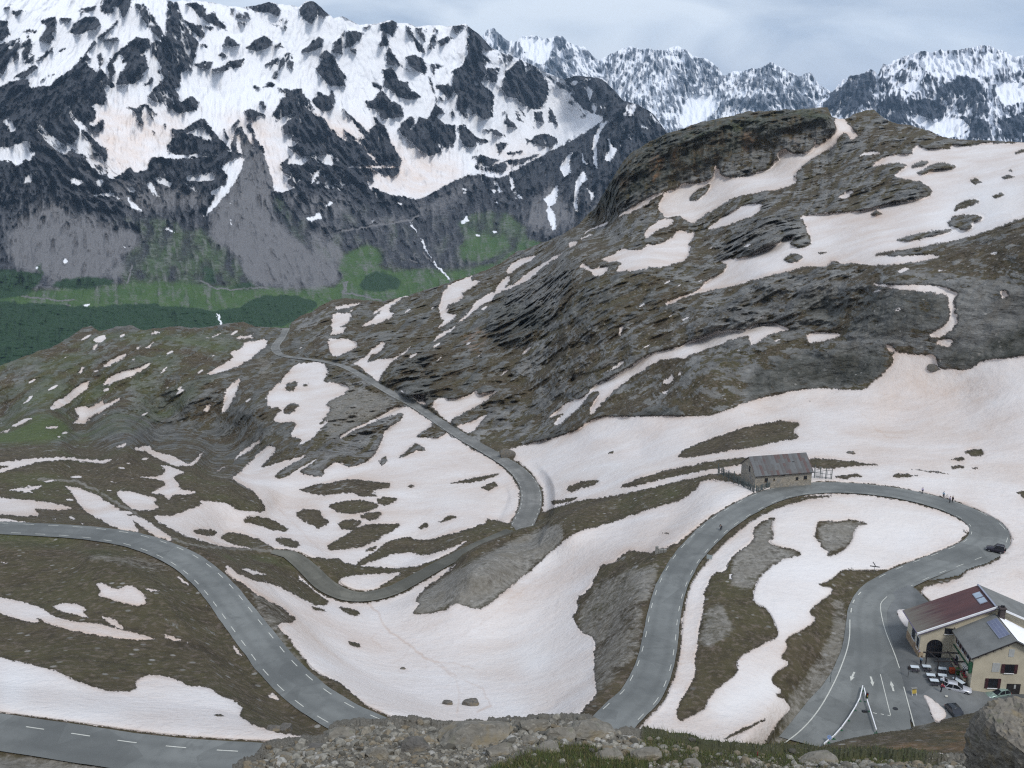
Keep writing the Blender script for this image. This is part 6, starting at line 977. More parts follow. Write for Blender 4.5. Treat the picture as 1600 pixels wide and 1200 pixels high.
def thing(name, label, cat, loc=(0, 0, 0), rz=0, group=None):
    o = bpy.data.objects.new(name, None); COL.objects.link(o); o.location = loc; o.rotation_euler = (0, 0, rz); o.empty_display_size = .5
    return tag(o, label, cat, group)
M = dict(
    render=simple_mat('cream_render', (.50, .45, .345), .9, .07, .6), stonebase=simple_mat('stained_render', (.36, .29, .20), .9, .2, .8, c2=(.20, .12, .07)),
    gable=simple_mat('grey_roofing', (.155, .158, .150), .8, .14, .35), white=simple_mat('white_trim', (.70, .70, .70), .6, .06, 1.0), dark=simple_mat('dark_timber', (.030, .026, .026), .8, .2, 2.0),
    shutter=simple_mat('dark_red_shutter', (.060, .024, .028), .7, .2, 2.0), pale=simple_mat('pale_shutter', (.42, .43, .42), .7, .1, 2.0), glass=simple_mat('dark_window_glass', (.018, .020, .026), .08, .2, 1.0, spec=.6),
    solar=simple_mat('solar_cell_glass', (.115, .13, .20), .18, .1, .5, spec=.5), solarf=simple_mat('solar_panel_frame', (.30, .32, .38), .4, .1, 2.0, metal=.5), snow=simple_mat('roof_snow', (.80, .80, .81), .7, .04, .8),
    chimney=simple_mat('sooty_chimney', (.06, .048, .046), .9, .25, 2.0), green=simple_mat('green_paint', (.03, .10, .055), .6, .2, 2.0), tabletop=simple_mat('white_tabletop', (.50, .55, .58), .4, .05, 1.0), bench=simple_mat('dark_bench_wood', (.035, .03, .038), .7, .2, 3.0),
    steel=simple_mat('galvanised_steel', (.36, .38, .38), .45, .12, 3.0, metal=.6), black=simple_mat('black_plastic', (.014, .014, .016), .5, .1, 3.0), tyre=simple_mat('tyre_rubber', (.012, .012, .013), .85, .1, 8.0), rim=simple_mat('alloy_rim', (.35, .36, .38), .35, .1, 4.0, metal=.8),
    orange=simple_mat('orange_red_cloth', (.34, .065, .025), .8, .15, 3.0), terracotta=simple_mat('terracotta_trough', (.40, .33, .25), .9, .15, 3.0), leaf=simple_mat('planter_leaves', (.05, .12, .035), .8, .3, 9.0), purple=simple_mat('purple_petals', (.10, .02, .07), .7, .3, 9.0), pinkred=simple_mat('red_petals', (.35, .05, .06), .7, .3, 9.0),
    concrete=simple_mat('weathered_concrete', (.24, .235, .215), .9, .2, 1.2), wood=simple_mat('weathered_board', (.19, .15, .10), .85, .2, 3.0), yellow=simple_mat('yellow_board', (.40, .30, .06), .7, .15, 3.0), blue=simple_mat('blue_sign_face', (.015, .09, .26), .4, .06, 3.0),
    skin=simple_mat('skin', (.50, .31, .22), .6, .06, 6.0), hair=simple_mat('dark_hair', (.02, .015, .012), .6, .2, 12.0), red=simple_mat('crimson_jacket', (.30, .014, .05), .75, .15, 5.0), jeans=simple_mat('dark_trousers', (.018, .02, .032), .85, .2, 5.0), bluej=simple_mat('pale_blue_jacket', (.30, .42, .52), .75, .15, 5.0), lilac=simple_mat('lilac_top', (.42, .38, .52), .75, .12, 5.0), blackj=simple_mat('black_jacket', (.015, .014, .018), .75, .2, 5.0), yellowj=simple_mat('pale_yellow_vest', (.55, .55, .32), .75, .1, 5.0),
    fence=simple_mat('grey_green_timber', (.085, .105, .105), .85, .25, 2.5), lampred=simple_mat('red_lens', (.25, .01, .01), .25, .1, 5.0), lampclear=simple_mat('clear_lens', (.55, .56, .58), .15, .05, 5.0), redstake=simple_mat('red_stake_paint', (.22, .015, .03), .7, .2, 6.0), cloth=simple_mat('pale_rag', (.55, .54, .47), .8, .1, 5.0),
)
def roof_mat():
    m, t, b = new_mat('rusty_metal_roof'); k = NB(t); o = k.n('ShaderNodeTexCoord').outputs['Object']; sp = k.n('ShaderNodeSeparateXYZ'); k.set(sp.inputs[0], o)
    n_ = k.noise(k.map(o, (.25, 1, .25)), .55, 5, .6); streak = k.noise(k.map(o, (.12, 1.6, .12)), 1.2, 4, .6)
    # red paint on the upper slope, worn to grey sheet near the eave and in patches
    up = k.rng(k.math('ADD', sp.outputs[2], k.math('MULTIPLY', k.math('SUBTRACT', streak, .5), 5.0)), 5.6, 7.6)
    c = k.mix(k.rng(n_, .35, .65), (.050, .016, .016), (.080, .027, .024)); c = k.mix(k.rng(streak, .5, .75, 0, .5), c, (.035, .02, .024)); c = k.mix(up, (.115, .10, .078), c)
    k.set(b.inputs['Base Color'], c); b.inputs['Roughness'].default_value = .6
    w = k.math('SINE', k.math('MULTIPLY', sp.outputs[1], 2 * math.pi / .45)); k.set(b.inputs['Normal'], k.bump(k.rng(w, .8, 1), .6, .04))
    return m
M['redroof'] = roof_mat()
def barn_roof_mat():
    m, t, b = new_mat('patched_rusty_sheets'); k = NB(t); o = k.n('ShaderNodeTexCoord').outputs['Object']; sp = k.n('ShaderNodeSeparateXYZ'); k.set(sp.inputs[0], o)
    br = k.n('ShaderNodeTexBrick', offset=.35, squash=1.0); mpv = k.n('ShaderNodeCombineXYZ'); k.set(mpv.inputs[0], k.math('MULTIPLY', sp.outputs[2], 1.0)); k.set(mpv.inputs[1], sp.outputs[0]); k.set(br.inputs['Vector'], mpv.outputs[0])
    br.inputs['Color1'].default_value = (0, 0, 0, 1); br.inputs['Color2'].default_value = (1, 1, 1, 1); br.inputs['Mortar'].default_value = (.3, .3, .3, 1); br.inputs['Scale'].default_value = 1.0; br.inputs['Brick Width'].default_value = 1.9; br.inputs['Row Height'].default_value = .82; br.inputs['Mortar Size'].default_value = .03
    rnd = k.n('ShaderNodeSeparateColor'); k.set(rnd.inputs[0], br.outputs['Color']); n_ = k.noise(k.map(o, (1, 1, .5)), .7, 5, .65)
    f = k.math('ADD', k.math('MULTIPLY', rnd.outputs[0], .62), k.math('MULTIPLY', n_, .62))
    c = k.mix(k.rng(f, .42, .66), (.088, .092, .093), (.062, .058, .056)); c = k.mix(k.rng(f, .70, .84), c, (.070, .038, .034)); c = k.mix(k.rng(n_, .58, .72, 0, .5), c, (.085, .07, .06))
    k.set(b.inputs['Base Color'], c); b.inputs['Roughness'].default_value = .6
    w = k.math('SINE', k.math('MULTIPLY', sp.outputs[0], 2 * math.pi / .82)); k.set(b.inputs['Normal'], k.bump(k.rng(w, .7, 1), .6, .05))
    return m
M['barnroof'] = barn_roof_mat()
def stone_mat():
    m, t, b = new_mat('rubble_stone'); k = NB(t); o = k.n('ShaderNodeTexCoord').outputs['Object']
    v = k.voro(k.map(o, (1, 1, 1.6)), 2.2, 'F1', 'Color'); sc = k.n('ShaderNodeSeparateColor'); k.set(sc.inputs[0], v); e = k.voro(k.map(o, (1, 1, 1.6)), 2.2, 'DISTANCE_TO_EDGE'); n_ = k.noise(o, .5, 5)
    c = k.mix(sc.outputs[0], (.20, .18, .145), (.34, .30, .235)); c = k.mix(k.rng(e, 0, .06, .6, 0), c, (.10, .09, .08)); c = k.mix(k.rng(n_, .45, .7, 0, .6), c, (.19, .19, .19))
    k.set(b.inputs['Base Color'], c); b.inputs['Roughness'].default_value = .9; k.set(b.inputs['Normal'], k.bump(k.rng(e, 0, .15), .5, .05)); return m
M['stone'] = stone_mat()

# ---------------------------------------------------------------- mountain inn
HROT = math.radians(-3.4); HO = Vector((84.6, 158.0, -97.2))
inn = thing('mountain_inn', 'large cream mountain inn with red-brown roof and grey-roofed front wing beside the road', 'house', HO, HROT)
def H(x, y, z=0): return HO + Matrix.Rotation(HROT, 3, 'Z') @ Vector((x, y, z))
w = MB()
w.prism([(-12, 0, -3), (12, 0, -3), (12, 0, 5.35), (0, 0, 10.5), (-12, 0, 5.35)], (0, 6.7, 0)); w.build('wall', M['render'], inn)
w = MB(); w.prism([(-6.4, -9.3, -4), (5.8, -9.3, -4), (5.8, -9.3, 6.15), (-.3, -9.3, 9.15), (-6.4, -9.3, 6.15)], (0, 9.28, 0)); wing = w.build('wing_wall', M['render'], inn)
w = MB(); w.box(-12.06, -11.9, -.06, 6.7, -1.5, 1.5); w.box(-12.06, -11.2, -.06, .1, -1.5, .9); w.build('stained_plinth', M['stonebase'], inn)
def slope_slab(mb, x0, z0, x1, z1, y0, y1, t_=.2): mb.prism([(x0, y0, z0), (x1, y0, z1), (x1, y0, z1 - t_), (x0, y0, z0 - t_)], (0, y1 - y0, 0))
w = MB(); slope_slab(w, -13, 5.2, 0, 10.8, -.75, 7.3); rf = w.build('roof', M['redroof'], inn)
w = MB(); slope_slab(w, 13, 5.2, .002, 10.8, -.75, 7.3); w.build('roof', M['gable'], inn)
w = MB(); slope_slab(w, -13.02, 5.24, -.01, 10.86, -.95, -.752, .34); slope_slab(w, 13.02, 5.24, .01, 10.86, -.95, -.752, .34); w.build('verge_board', M['white'], inn)
w = MB(); slope_slab(w, -12.9, 4.98, -.1, 10.5, -.93, -.8, .22); w.bar((-13.02, -.75, 5.12), (-13.02, 7.3, 5.12), .14); w.build('fascia', simple_mat('purple_grey_timber', (.12, .10, .17), .7, .1, 2.0), inn)
w = MB(); slope_slab(w, -7.1, 5.9, -.3, 9.4, -9.95, -.76); w.build('wing_roof', M['gable'], inn)
w = MB(); slope_slab(w, 6.5, 5.9, -.298, 9.4, -9.95, -.76); wr = w.build('wing_roof', M['gable'], inn)
w = MB()
NSX, NSY = 10, 14
sv = [(.1 + 6.3 * i / NSX, -9.6 + 8.7 * j / NSY, 9.19 - .515 * (6.3 * i / NSX) + .14 + .16 * abs(math.sin(2.1 * i + 1.7 * j)) * (i > 0) * (0 < j < NSY)) for j in range(NSY + 1) for i in range(NSX + 1)]
w.add(sv, [(j * (NSX + 1) + i, j * (NSX + 1) + i + 1, (j + 1) * (NSX + 1) + i + 1, (j + 1) * (NSX + 1) + i) for j in range(NSY) for i in range(NSX)]); w.build('snow_cover', M['snow'], wr, True)
w = MB(); slope_slab(w, -7.12, 5.92, -.31, 9.44, -10.06, -9.952, .22); slope_slab(w, 6.52, 5.92, -.29, 9.44, -10.06, -9.952, .22)
for i in range(1, 6): w.bar((-.3 - 1.15 * i, -10.1, 9.12 - .515 * 1.15 * i), (-.3 - 1.15 * i, -9.3, 9.12 - .515 * 1.15 * i), .13, .16)
w.build('verge_board', M['dark'], inn)
w = MB(); w.bar((-.25, -.75, 10.9), (-.25, 7.3, 10.9), .3, .12); w.build('ridge_cap', M['solarf'], inn)
w = MB(); w.box(.15, 1.05, -2.0, -1.1, 7.9, 10.9); w.box(.02, 1.18, -2.13, -.97, 10.9, 11.1); ch = w.build('chimney', M['chimney'], inn)
w = MB(); w.tube([(.45, -1.55, 11.1), (.45, -1.55, 11.5)], .14); w.tube([(.8, -1.55, 11.1), (.8, -1.55, 11.45)], .14); w.build('flue', M['black'], ch)
def roof_z(x): return 10.8 + x * 5.6 / 13 if x < 0 else 10.8 - x * 5.6 / 13
for y0, y1 in ((1.35, 3.05), (3.3, 5.05)):
    w = MB(); slope_slab(w, -2.0, roof_z(-2) + .16, -.75, roof_z(-.75) + .16, y0, y1, .14); sk = w.build('skylight', M['solarf'], inn)
    w = MB(); slope_slab(w, -1.9, roof_z(-1.9) + .175, -.85, roof_z(-.85) + .175, y0 + .1, y1 - .1, .03); w.build('pane', simple_mat('skylight_glass', (.30, .36, .42), .12, .1, 1.0), sk)
def wing_z(x): return 9.4 - abs(x + .3) * 3.5 / 6.8
w = MB(); slope_slab(w, -2.1, wing_z(-2.1) + .14, -.45, wing_z(-.45) + .14, -7.8, -2.3, .1); sp_ = w.build('solar_panel', M['solarf'], inn)
w = MB()
for i in range(3):
    for j in range(6):
        xa, ya = -2.03 + i * .52, -7.72 + j * .905; slope_slab(w, xa, wing_z(xa) + .155, xa + .46, wing_z(xa + .46) + .155, ya, ya + .84, .03)
w.build('solar_cells', M['solar'], sp_)
# windows and doors
def front_window(parent, y, x0, x1, z0, z1, shut=None, shutw=0, name='window'):
    w = MB(); w.box(x0, x1, y - .05, y + .1, z0, z1); f = w.build(name, M['dark'] if not shut == 'pale' else M['pale'], parent)
    if shut != 'pale':
        w = MB(); xm = (x0 + x1) / 2; w.box(x0 + .08, xm - .03, y - .07, y - .04, z0 + .08, z1 - .08); w.box(xm + .03, x1 - .08, y - .07, y - .04, z0 + .08, z1 - .08); w.build('pane', M['glass'], f)
        w = MB(); w.box(x0 - .08, x1 + .08, y - .18, y - .05, z0 - .1, z0); w.build('sill', M['white'], f)
    if shutw:
        for a, b_ in ((x0 - shutw, x0 - .02), (x1 + .02, x1 + shutw)):
            w = MB(); w.box(a, b_, y - .11, y - .03, z0 - .03, z1 + .03); w.build('shutter', M['shutter'], f)
yf = -9.3
front_window(inn, yf, -.9, .0, 6.1, 7.55, 'pale', 0, 'gable_window'); front_window(inn, yf, -3.25, -2.0, 3.15, 4.85, 'pale', 0, 'window')
front_window(inn, yf, -1.2, .35, 3.0, 4.65, None, .55); front_window(inn, yf, -3.55, -2.0, .05, 1.85, None, .5); front_window(inn, yf, 3.0, 4.5, 3.0, 4.65, None, .5)
w = MB(); w.box(-.4, 1.85, yf - .06, yf + .1, -1.1, .95); dr = w.build('door', M['dark'], inn); w = MB(); w.box(.75, 1.05, yf - .12, yf - .05, .1, .8); w.build('door_pane', M['pale'], dr)
def side_window(x, y0, y1, z0, z1, nm='window', sw=0):
    w = MB(); w.box(x - .05, x + .1, y0, y1, z0, z1); f = w.build(nm, M['glass'], inn); w = MB()
    for a, b_ in ((y0 - .08, y0), (y1, y1 + .08)): w.box(x - .08, x + .02, a, b_, z0 - .08, z1 + .08)
    w.box(x - .08, x + .02, y0, y1, z1, z1 + .08); w.box(x - .14, x + .02, y0, y1, z0 - .1, z0); w.build('frame', M['white'], f)
    for a, b_ in (((y0 - sw, y0 - .1), (y1 + .1, y1 + sw)) if sw else ()):
        w = MB(); w.box(x - .1, x - .02, a, b_, z0, z1); w.build('shutter', M['shutter'], f)
side_window(-12, 2.4, 4.2, 1.7, 3.8); side_window(-12, -.0 + .35, 1.5, 1.2, 3.4)
for y0 in (-7.5, -5.2, -3.0): side_window(-6.4, y0, y0 + .9, 4.1, 5.3, 'window', .55)
for y0 in (-7.0, -3.4): side_window(-6.4, y0, y0 + 1.1, .7, 2.1, 'window')
w = MB(); ap = [(-10.75, 0, .0), (-8.05, 0, .0)] + [(-9.4 + 1.35 * math.cos(a), 0, 2.4 + 1.15 * math.sin(a)) for a in np.linspace(0, math.pi, 11)]
w.prism([(x, -.07, z) for x, _, z in ap], (0, .15, 0)); ad = w.build('arched_doorway', M['glass'], inn)
w = MB()
for x in (-10.05, -9.4, -8.75): w.box(x - .05, x + .05, -.11, -.06, 0, 3.3)
w.box(-10.7, -8.1, -.11, -.06, 2.05, 2.15); w.build('door_frame', M['dark'], ad)
front_window(inn, 0, -8.0, -6.6, 4.75, 5.85)
w = MB(); w.box(-6.95, -6.45, -9.2, -8.7, 2.6, 4.6); w.box(-6.65, -6.46, -8.6, -.9, 3.15, 3.35); w.build('green_awning_box', M['green'], inn)
w = MB()
for i in range(4): w.bar((-6.6 - .18 * i, -9.1, 3.0 - .12 * i), (-6.6 - .18 * i, -6.2, 3.1 - .12 * i), .06)
w.build('awning_slat', M['white'], inn)
w = MB(); w.tube([(5.2, yf - .06, 5.6), (5.2, yf - .06, -1.9)], .06); w.build('downpipe', M['steel'], inn)
# terrace pergola
pg = thing('pergola', 'dark timber pergola frame over the terrace against the inn wing', 'pergola', HO, HROT)
for y in (-3.5, -6.3, -8.9):
    x0 = {-3.5: -12.6, -6.3: -11.6, -8.9: -9.0}[y]
    w = MB(); w.bar((x0, y, 3.0), (-6.45, y, 3.05), .16, .2); w.build('beam', M['dark'], pg)
    if y > -8: w = MB(); w.box(x0 + .6, x0 + .76, y - .08, y + .08, 0, 2.9); w.build('post', M['dark'], pg)
w = MB(); w.bar((-11.9, -3.2, 3.2), (-10.9, -6.2, 3.2), .12, .14); w.bar((-8.4, -3.2, 3.2), (-8.2, -8.7, 3.2), .12, .14); w.build('cross_beam', M['dark'], pg)
w = MB(); w.box(-8.9, -8.74, -8.7, -8.54, -.4, 2.9); w.build('post', M['dark'], pg)
def planter(loc, rz, ln, lab, fl):
    t_ = thing('planter', lab, 'planter', loc, rz); w = MB(); w.prism([(-ln / 2, -.22, .5), (ln / 2, -.22, .5), (ln / 2, .22, .5), (-ln / 2, .22, .5)], (0, 0, .45)); w.box(-ln / 2 + .1, -ln / 2 + .2, -.15, .15, 0, .5); w.box(ln / 2 - .2, ln / 2 - .1, -.15, .15, 0, .5); w.build('trough', M['terracotta'], t_, bevel=.03)
    w = MB(); rr = random.Random(int(ln * 100))
    for i in range(26): w.ell((rr.uniform(-ln / 2 + .1, ln / 2 - .1), rr.uniform(-.2, .2), 1.0 + rr.random() * .2), (.12, .12, .12), 6, 4, .5)
    w.build('foliage', M['leaf'], t_); w = MB()
    for i in range(18): w.ell((rr.uniform(-ln / 2, ln / 2), rr.uniform(-.24, .24), 1.12 + rr.random() * .3), (.11, .11, .11), 6, 4, .5)
    w.build('flowers', M[fl], t_)
planter(H(-6.95, -3.2), HROT + math.pi / 2, 2.6, 'pale flower trough with purple blooms by the back of the wing wall', 'purple')
planter(H(-6.95, -7.4), HROT + math.pi / 2, 1.8, 'short flower trough with red blooms at the outer end of the wing wall', 'pinkred')
w = MB(); w.ell((0, 0, .95), (.42, .42, .42), 12, 8, .12); w.tube([(0, 0, .0), (0, 0, .5)], [.22, .3], 10)
t_ = tag(w.build('potted_shrub', M['leaf'], None, True), 'round light green potted shrub beside the orange box on the terrace', 'plant'); t_.location = H(-7.1, -5.5)
t_ = thing('storage_box', 'orange red cloth-covered box standing under the pergola', 'box', H(-7.9, -5.0), HROT); w = MB(); w.box(-.45, .45, -.4, .4, .1, .95); w.build('cover', M['orange'], t_, bevel=.06); w = MB(); w.box(-.5, .5, -.45, .45, 0, .1); w.build('base', M['dark'], t_)
def picnic_table(loc, rz, ln=1.4):
    t_ = thing('picnic_table', '', 'table', loc, rz, 'white topped tables on the terrace'); w = MB(); w.box(-ln / 2, ln / 2, -.42, .42, .70, .76); w.build('tabletop', M['tabletop'], t_)
    for s in (-1, 1): w = MB(); w.box(-ln / 2, ln / 2, s * .78 - .15, s * .78 + .15, .40, .46); w.build('bench', M['bench'], t_)
    w = MB()
    for x in (-ln / 2 + .25, ln / 2 - .25): w.bar((x, -.75, .4), (x, .75, .4), .09); w.bar((x, -.6, 0), (x, -.25, .7), .09); w.bar((x, .6, 0), (x, .25, .7), .09)
    w.build('frame', M['bench'], t_); return t_
def copy_tree(o, parent=None):
    c = o.copy(); COL.objects.link(c); c.parent = parent
    for ch_ in [x for x in o.children]: copy_tree(ch_, c)
    return c
TB = None
for i, (px, rz, lab, ln) in enumerate([((1429.5,1041), -.15, 'white topped table nearest the road, beside the dark post', 1.0), ((1448,1040), -.12, 'white topped table next to the person in pale blue', 1.0), ((1472.5,1043.5), -.15, 'white topped table under the middle pergola beam', 1.0), ((1454.5,1053.5), -.2, 'narrow white topped table in the middle of the terrace, nearest the melting puddle', 1.0),
        ((1460,1062), -.15, 'white topped table left of the person in the crimson jacket', 1.0), ((1472.5,1056), -.2, 'white topped table behind the open boot of the silver car, nearer the inn', 1.0), ((1476,1064), -.5, 'white topped table touching the open boot of the silver car', 1.0), ((1498,1063.5), -1.15, 'long white topped table at the corner of the inn wing', 1.5)]):
    z_ = -97.2 - (.25 if i > 4 else 0) + .76; p_ = at(px[0], px[1], z_); lz = lot_z(px[0], px[1])
    o = TB if i == 0 and TB else (picnic_table((0, 0, 0), 0) if TB is None else copy_tree(TB))
    TB = TB or o
    o.location = (p_.x, p_.y, lz); o.rotation_euler.z = rz; o.scale = (ln, 1, 1); o['label'] = lab
# ---------------------------------------------------------------- vehicles
def loft(mb, secs, mi=0, cap=True):
    n = len(secs[0]); V = [p for s_ in secs for p in s_]
    F = [(i * n + j, i * n + (j + 1) % n, (i + 1) * n + (j + 1) % n, (i + 1) * n + j) for i in range(len(secs) - 1) for j in range(n)]
    if cap: F += [tuple(range(n))[::-1], tuple((len(secs) - 1) * n + j for j in range(n))]
    return mb.add(V, F, mi)
def ring(x, hw, z0, z1, tuck=.1, roundz=.12):
    return [(x, -hw + tuck * .4, z0), (x, -hw, z0 + .18), (x, -hw, (z0 + z1) / 2), (x, -hw + .03, z1 - roundz), (x, -hw + tuck + .05, z1), (x, hw - tuck - .05, z1), (x, hw - .03, z1 - roundz), (x, hw, (z0 + z1) / 2), (x, hw, z0 + .18), (x, hw - tuck * .4, z0)]
def car(name, label, cat, loc, heading, paint_c, L=4.3, W_=1.76, Hh=1.48, kind='hatch', hatch_open=False, glass=None):
    t_ = thing(name, label, cat, loc, heading); pm = simple_mat(name + '_paint', paint_c, .28, .04, .7, metal=.25, spec=.5); hw = W_ / 2; l = L / 2; b = .92 if kind != 'suv' else 1.05
    w = MB(); loft(w, [ring(-l, hw * .8, .42, .78), ring(-l + .08, hw * .94, .3, b - .02), ring(-l + .5, hw, .24, b), ring(-.3, hw, .24, b - .0), ring(l - 1.35, hw, .24, b - .04), ring(l - .7, hw * .98, .24, b - .13), ring(l - .15, hw * .9, .28, b - .24), ring(l, hw * .72, .38, .62)]); body = w.build('body', pm, t_, True)
    w = MB(); x0, x1, x2, x3 = (-l + .15, -l + .62, l - 2.3, l - 1.4) if kind != 'suv' else (-l + .08, -l + .22, l - 2.05, l - 1.55)
    def gring(x, f, z0, z1): return [(x, -hw * .97, z0), (x, -hw * f, z1), (x, hw * f, z1), (x, hw * .97, z0)]
    g = [gring(x0, .93, b - .06, b - .02), gring(x1, .78, b - .06, Hh - .07), gring(x2, .78, b - .06, Hh - .05), gring(x3, .92, b - .06, b - .02)]; loft(w, g); cab = w.build('windows', glass or M['glass'], t_)
    w = MB(); loft(w, [[(x, -hw * f, z), (x, -hw * f * .98, z + .035), (x, hw * f * .98, z + .035), (x, hw * f, z)] for x, f, z in ((x1 - .06, .775, Hh - .10), (x1 + .1, .8, Hh - .06), ((x1 + x2) / 2, .805, Hh - .03), (x2 - .1, .8, Hh - .05), (x2 + .06, .78, Hh - .09))]); w.build('roof', pm, t_, True)
    w = MB()
    for s in (-1, 1):
        for xa, za, xb, zb in ((x0, b - .04, x1, Hh - .07), (x3, b - .04, x2, Hh - .06)): w.bar((xa, s * hw * .955, za), (xb, s * hw * .80, zb), .09, .06)
        xm = (x1 + x2) / 2; w.bar((xm, s * hw * .96, b - .04), (xm, s * hw * .81, Hh - .06), .09, .05)
    w.build('pillars', pm, t_)
    for sx in (-1, 1):
        for s in (-1, 1):
            xw = sx * L * .305; w = MB(); w.tube([(xw, s * (hw - .2), .31), (xw, s * (hw + .015), .31)], .315, 16); tw = w.build('wheel', M['tyre'], t_); w = MB(); w.tube([(xw, s * (hw - .02), .31), (xw, s * (hw + .03), .31)], .19, 12); w.build('rim', M['rim'], tw)
    for s in (-1, 1):
        w = MB(); w.ell((l - .12, s * hw * .68, .60), (.12, .2, .08), 8, 5); w.build('headlight', M['lampclear'], t_, True)
        w = MB(); w.box(-l - .005, -l + .12, s * hw * .8 - .1, s * hw * .8 + .1, .62, .84); w.build('tail_light', M['lampred'], t_)
        w = MB(); w.box(x3 - .45, x3 - .28, s * (hw + .02) - .09, s * (hw + .02) + .09, b - .02, b + .12); w.build('mirror', pm, t_, bevel=.03)
    for xs in (-l + .02, l - .06):
        w = MB(); w.box(xs - .03, xs + .05, -.26, .26, .44, .54); w.build('number_plate', M['white'], t_)
    if hatch_open:
        w = MB(); w.prism([(x1 - .05, -hw * .74, Hh + .0), (x1 - .05, hw * .74, Hh + .0), (x1 - 1.0, hw * .8, Hh + .38), (x1 - 1.0, -hw * .8, Hh + .38)], (.02, 0, -.06)); hg = w.build('open_tailgate', pm, t_); w = MB(); w.prism([(x1 - .15, -hw * .6, Hh + .05), (x1 - .15, hw * .6, Hh + .05), (x1 - .7, hw * .64, Hh + .265), (x1 - .7, -hw * .64, Hh + .265)], (0, 0, .012)); w.build('rear_window', M['glass'], hg)
        w = MB(); w.box(-l + .1, -l + .16, -hw * .66, hw * .66, .55, Hh - .25); w.build('boot_opening', M['black'], t_)
    if kind == 'suv':
        w = MB(); w.tube([(-l - .24, .12, .92), (-l - .02, .12, .92)], .36, 18); w.build('spare_wheel', M['tyre'], t_)
        w = MB(); w.bar((x1, -hw * .7, Hh + .05), (x2, -hw * .7, Hh + .05), .05); w.bar((x1, hw * .7, Hh + .05), (x2, hw * .7, Hh + .05), .05); w.build('roof_rails', M['steel'], t_)
    return t_
def gnd(u, v): z = float(lot_z(u, v)); p = at(u, v, z); return p
p_ = at(1498, 1082.5, -97.75); car('parked_car', 'silver hatchback with its boot open, beside the person in the crimson jacket', 'car', (p_.x, p_.y + .5, -97.72), math.atan2(-.36, .93), (.50, .51, .55), hatch_open=True)
p_ = at(1556, 1091, -98.6); car('parked_car', 'pale grey-green car half hidden behind the outcrop, under the inn windows', 'car', (p_.x + .5, p_.y + .6, -98.7), math.atan2(-.25, -.97), (.22, .30, .27))
p_ = at(1493, 1120, -97.75); car('parked_car', 'dark grey car parked by the tongue of snow below the inn', 'car', (p_.x, p_.y, -97.62), math.atan2(-.97, .12), (.030, .036, .042))
p_ = at(1556, 863, -98); car('off_road_car', 'black four-wheel drive with rear spare wheel on the outside of the bend', 'car', (p_.x, p_.y + .4, -98.0), math.atan2(.50, -.87), (.022, .020, .03), 3.8, 1.75, 1.75, 'suv')
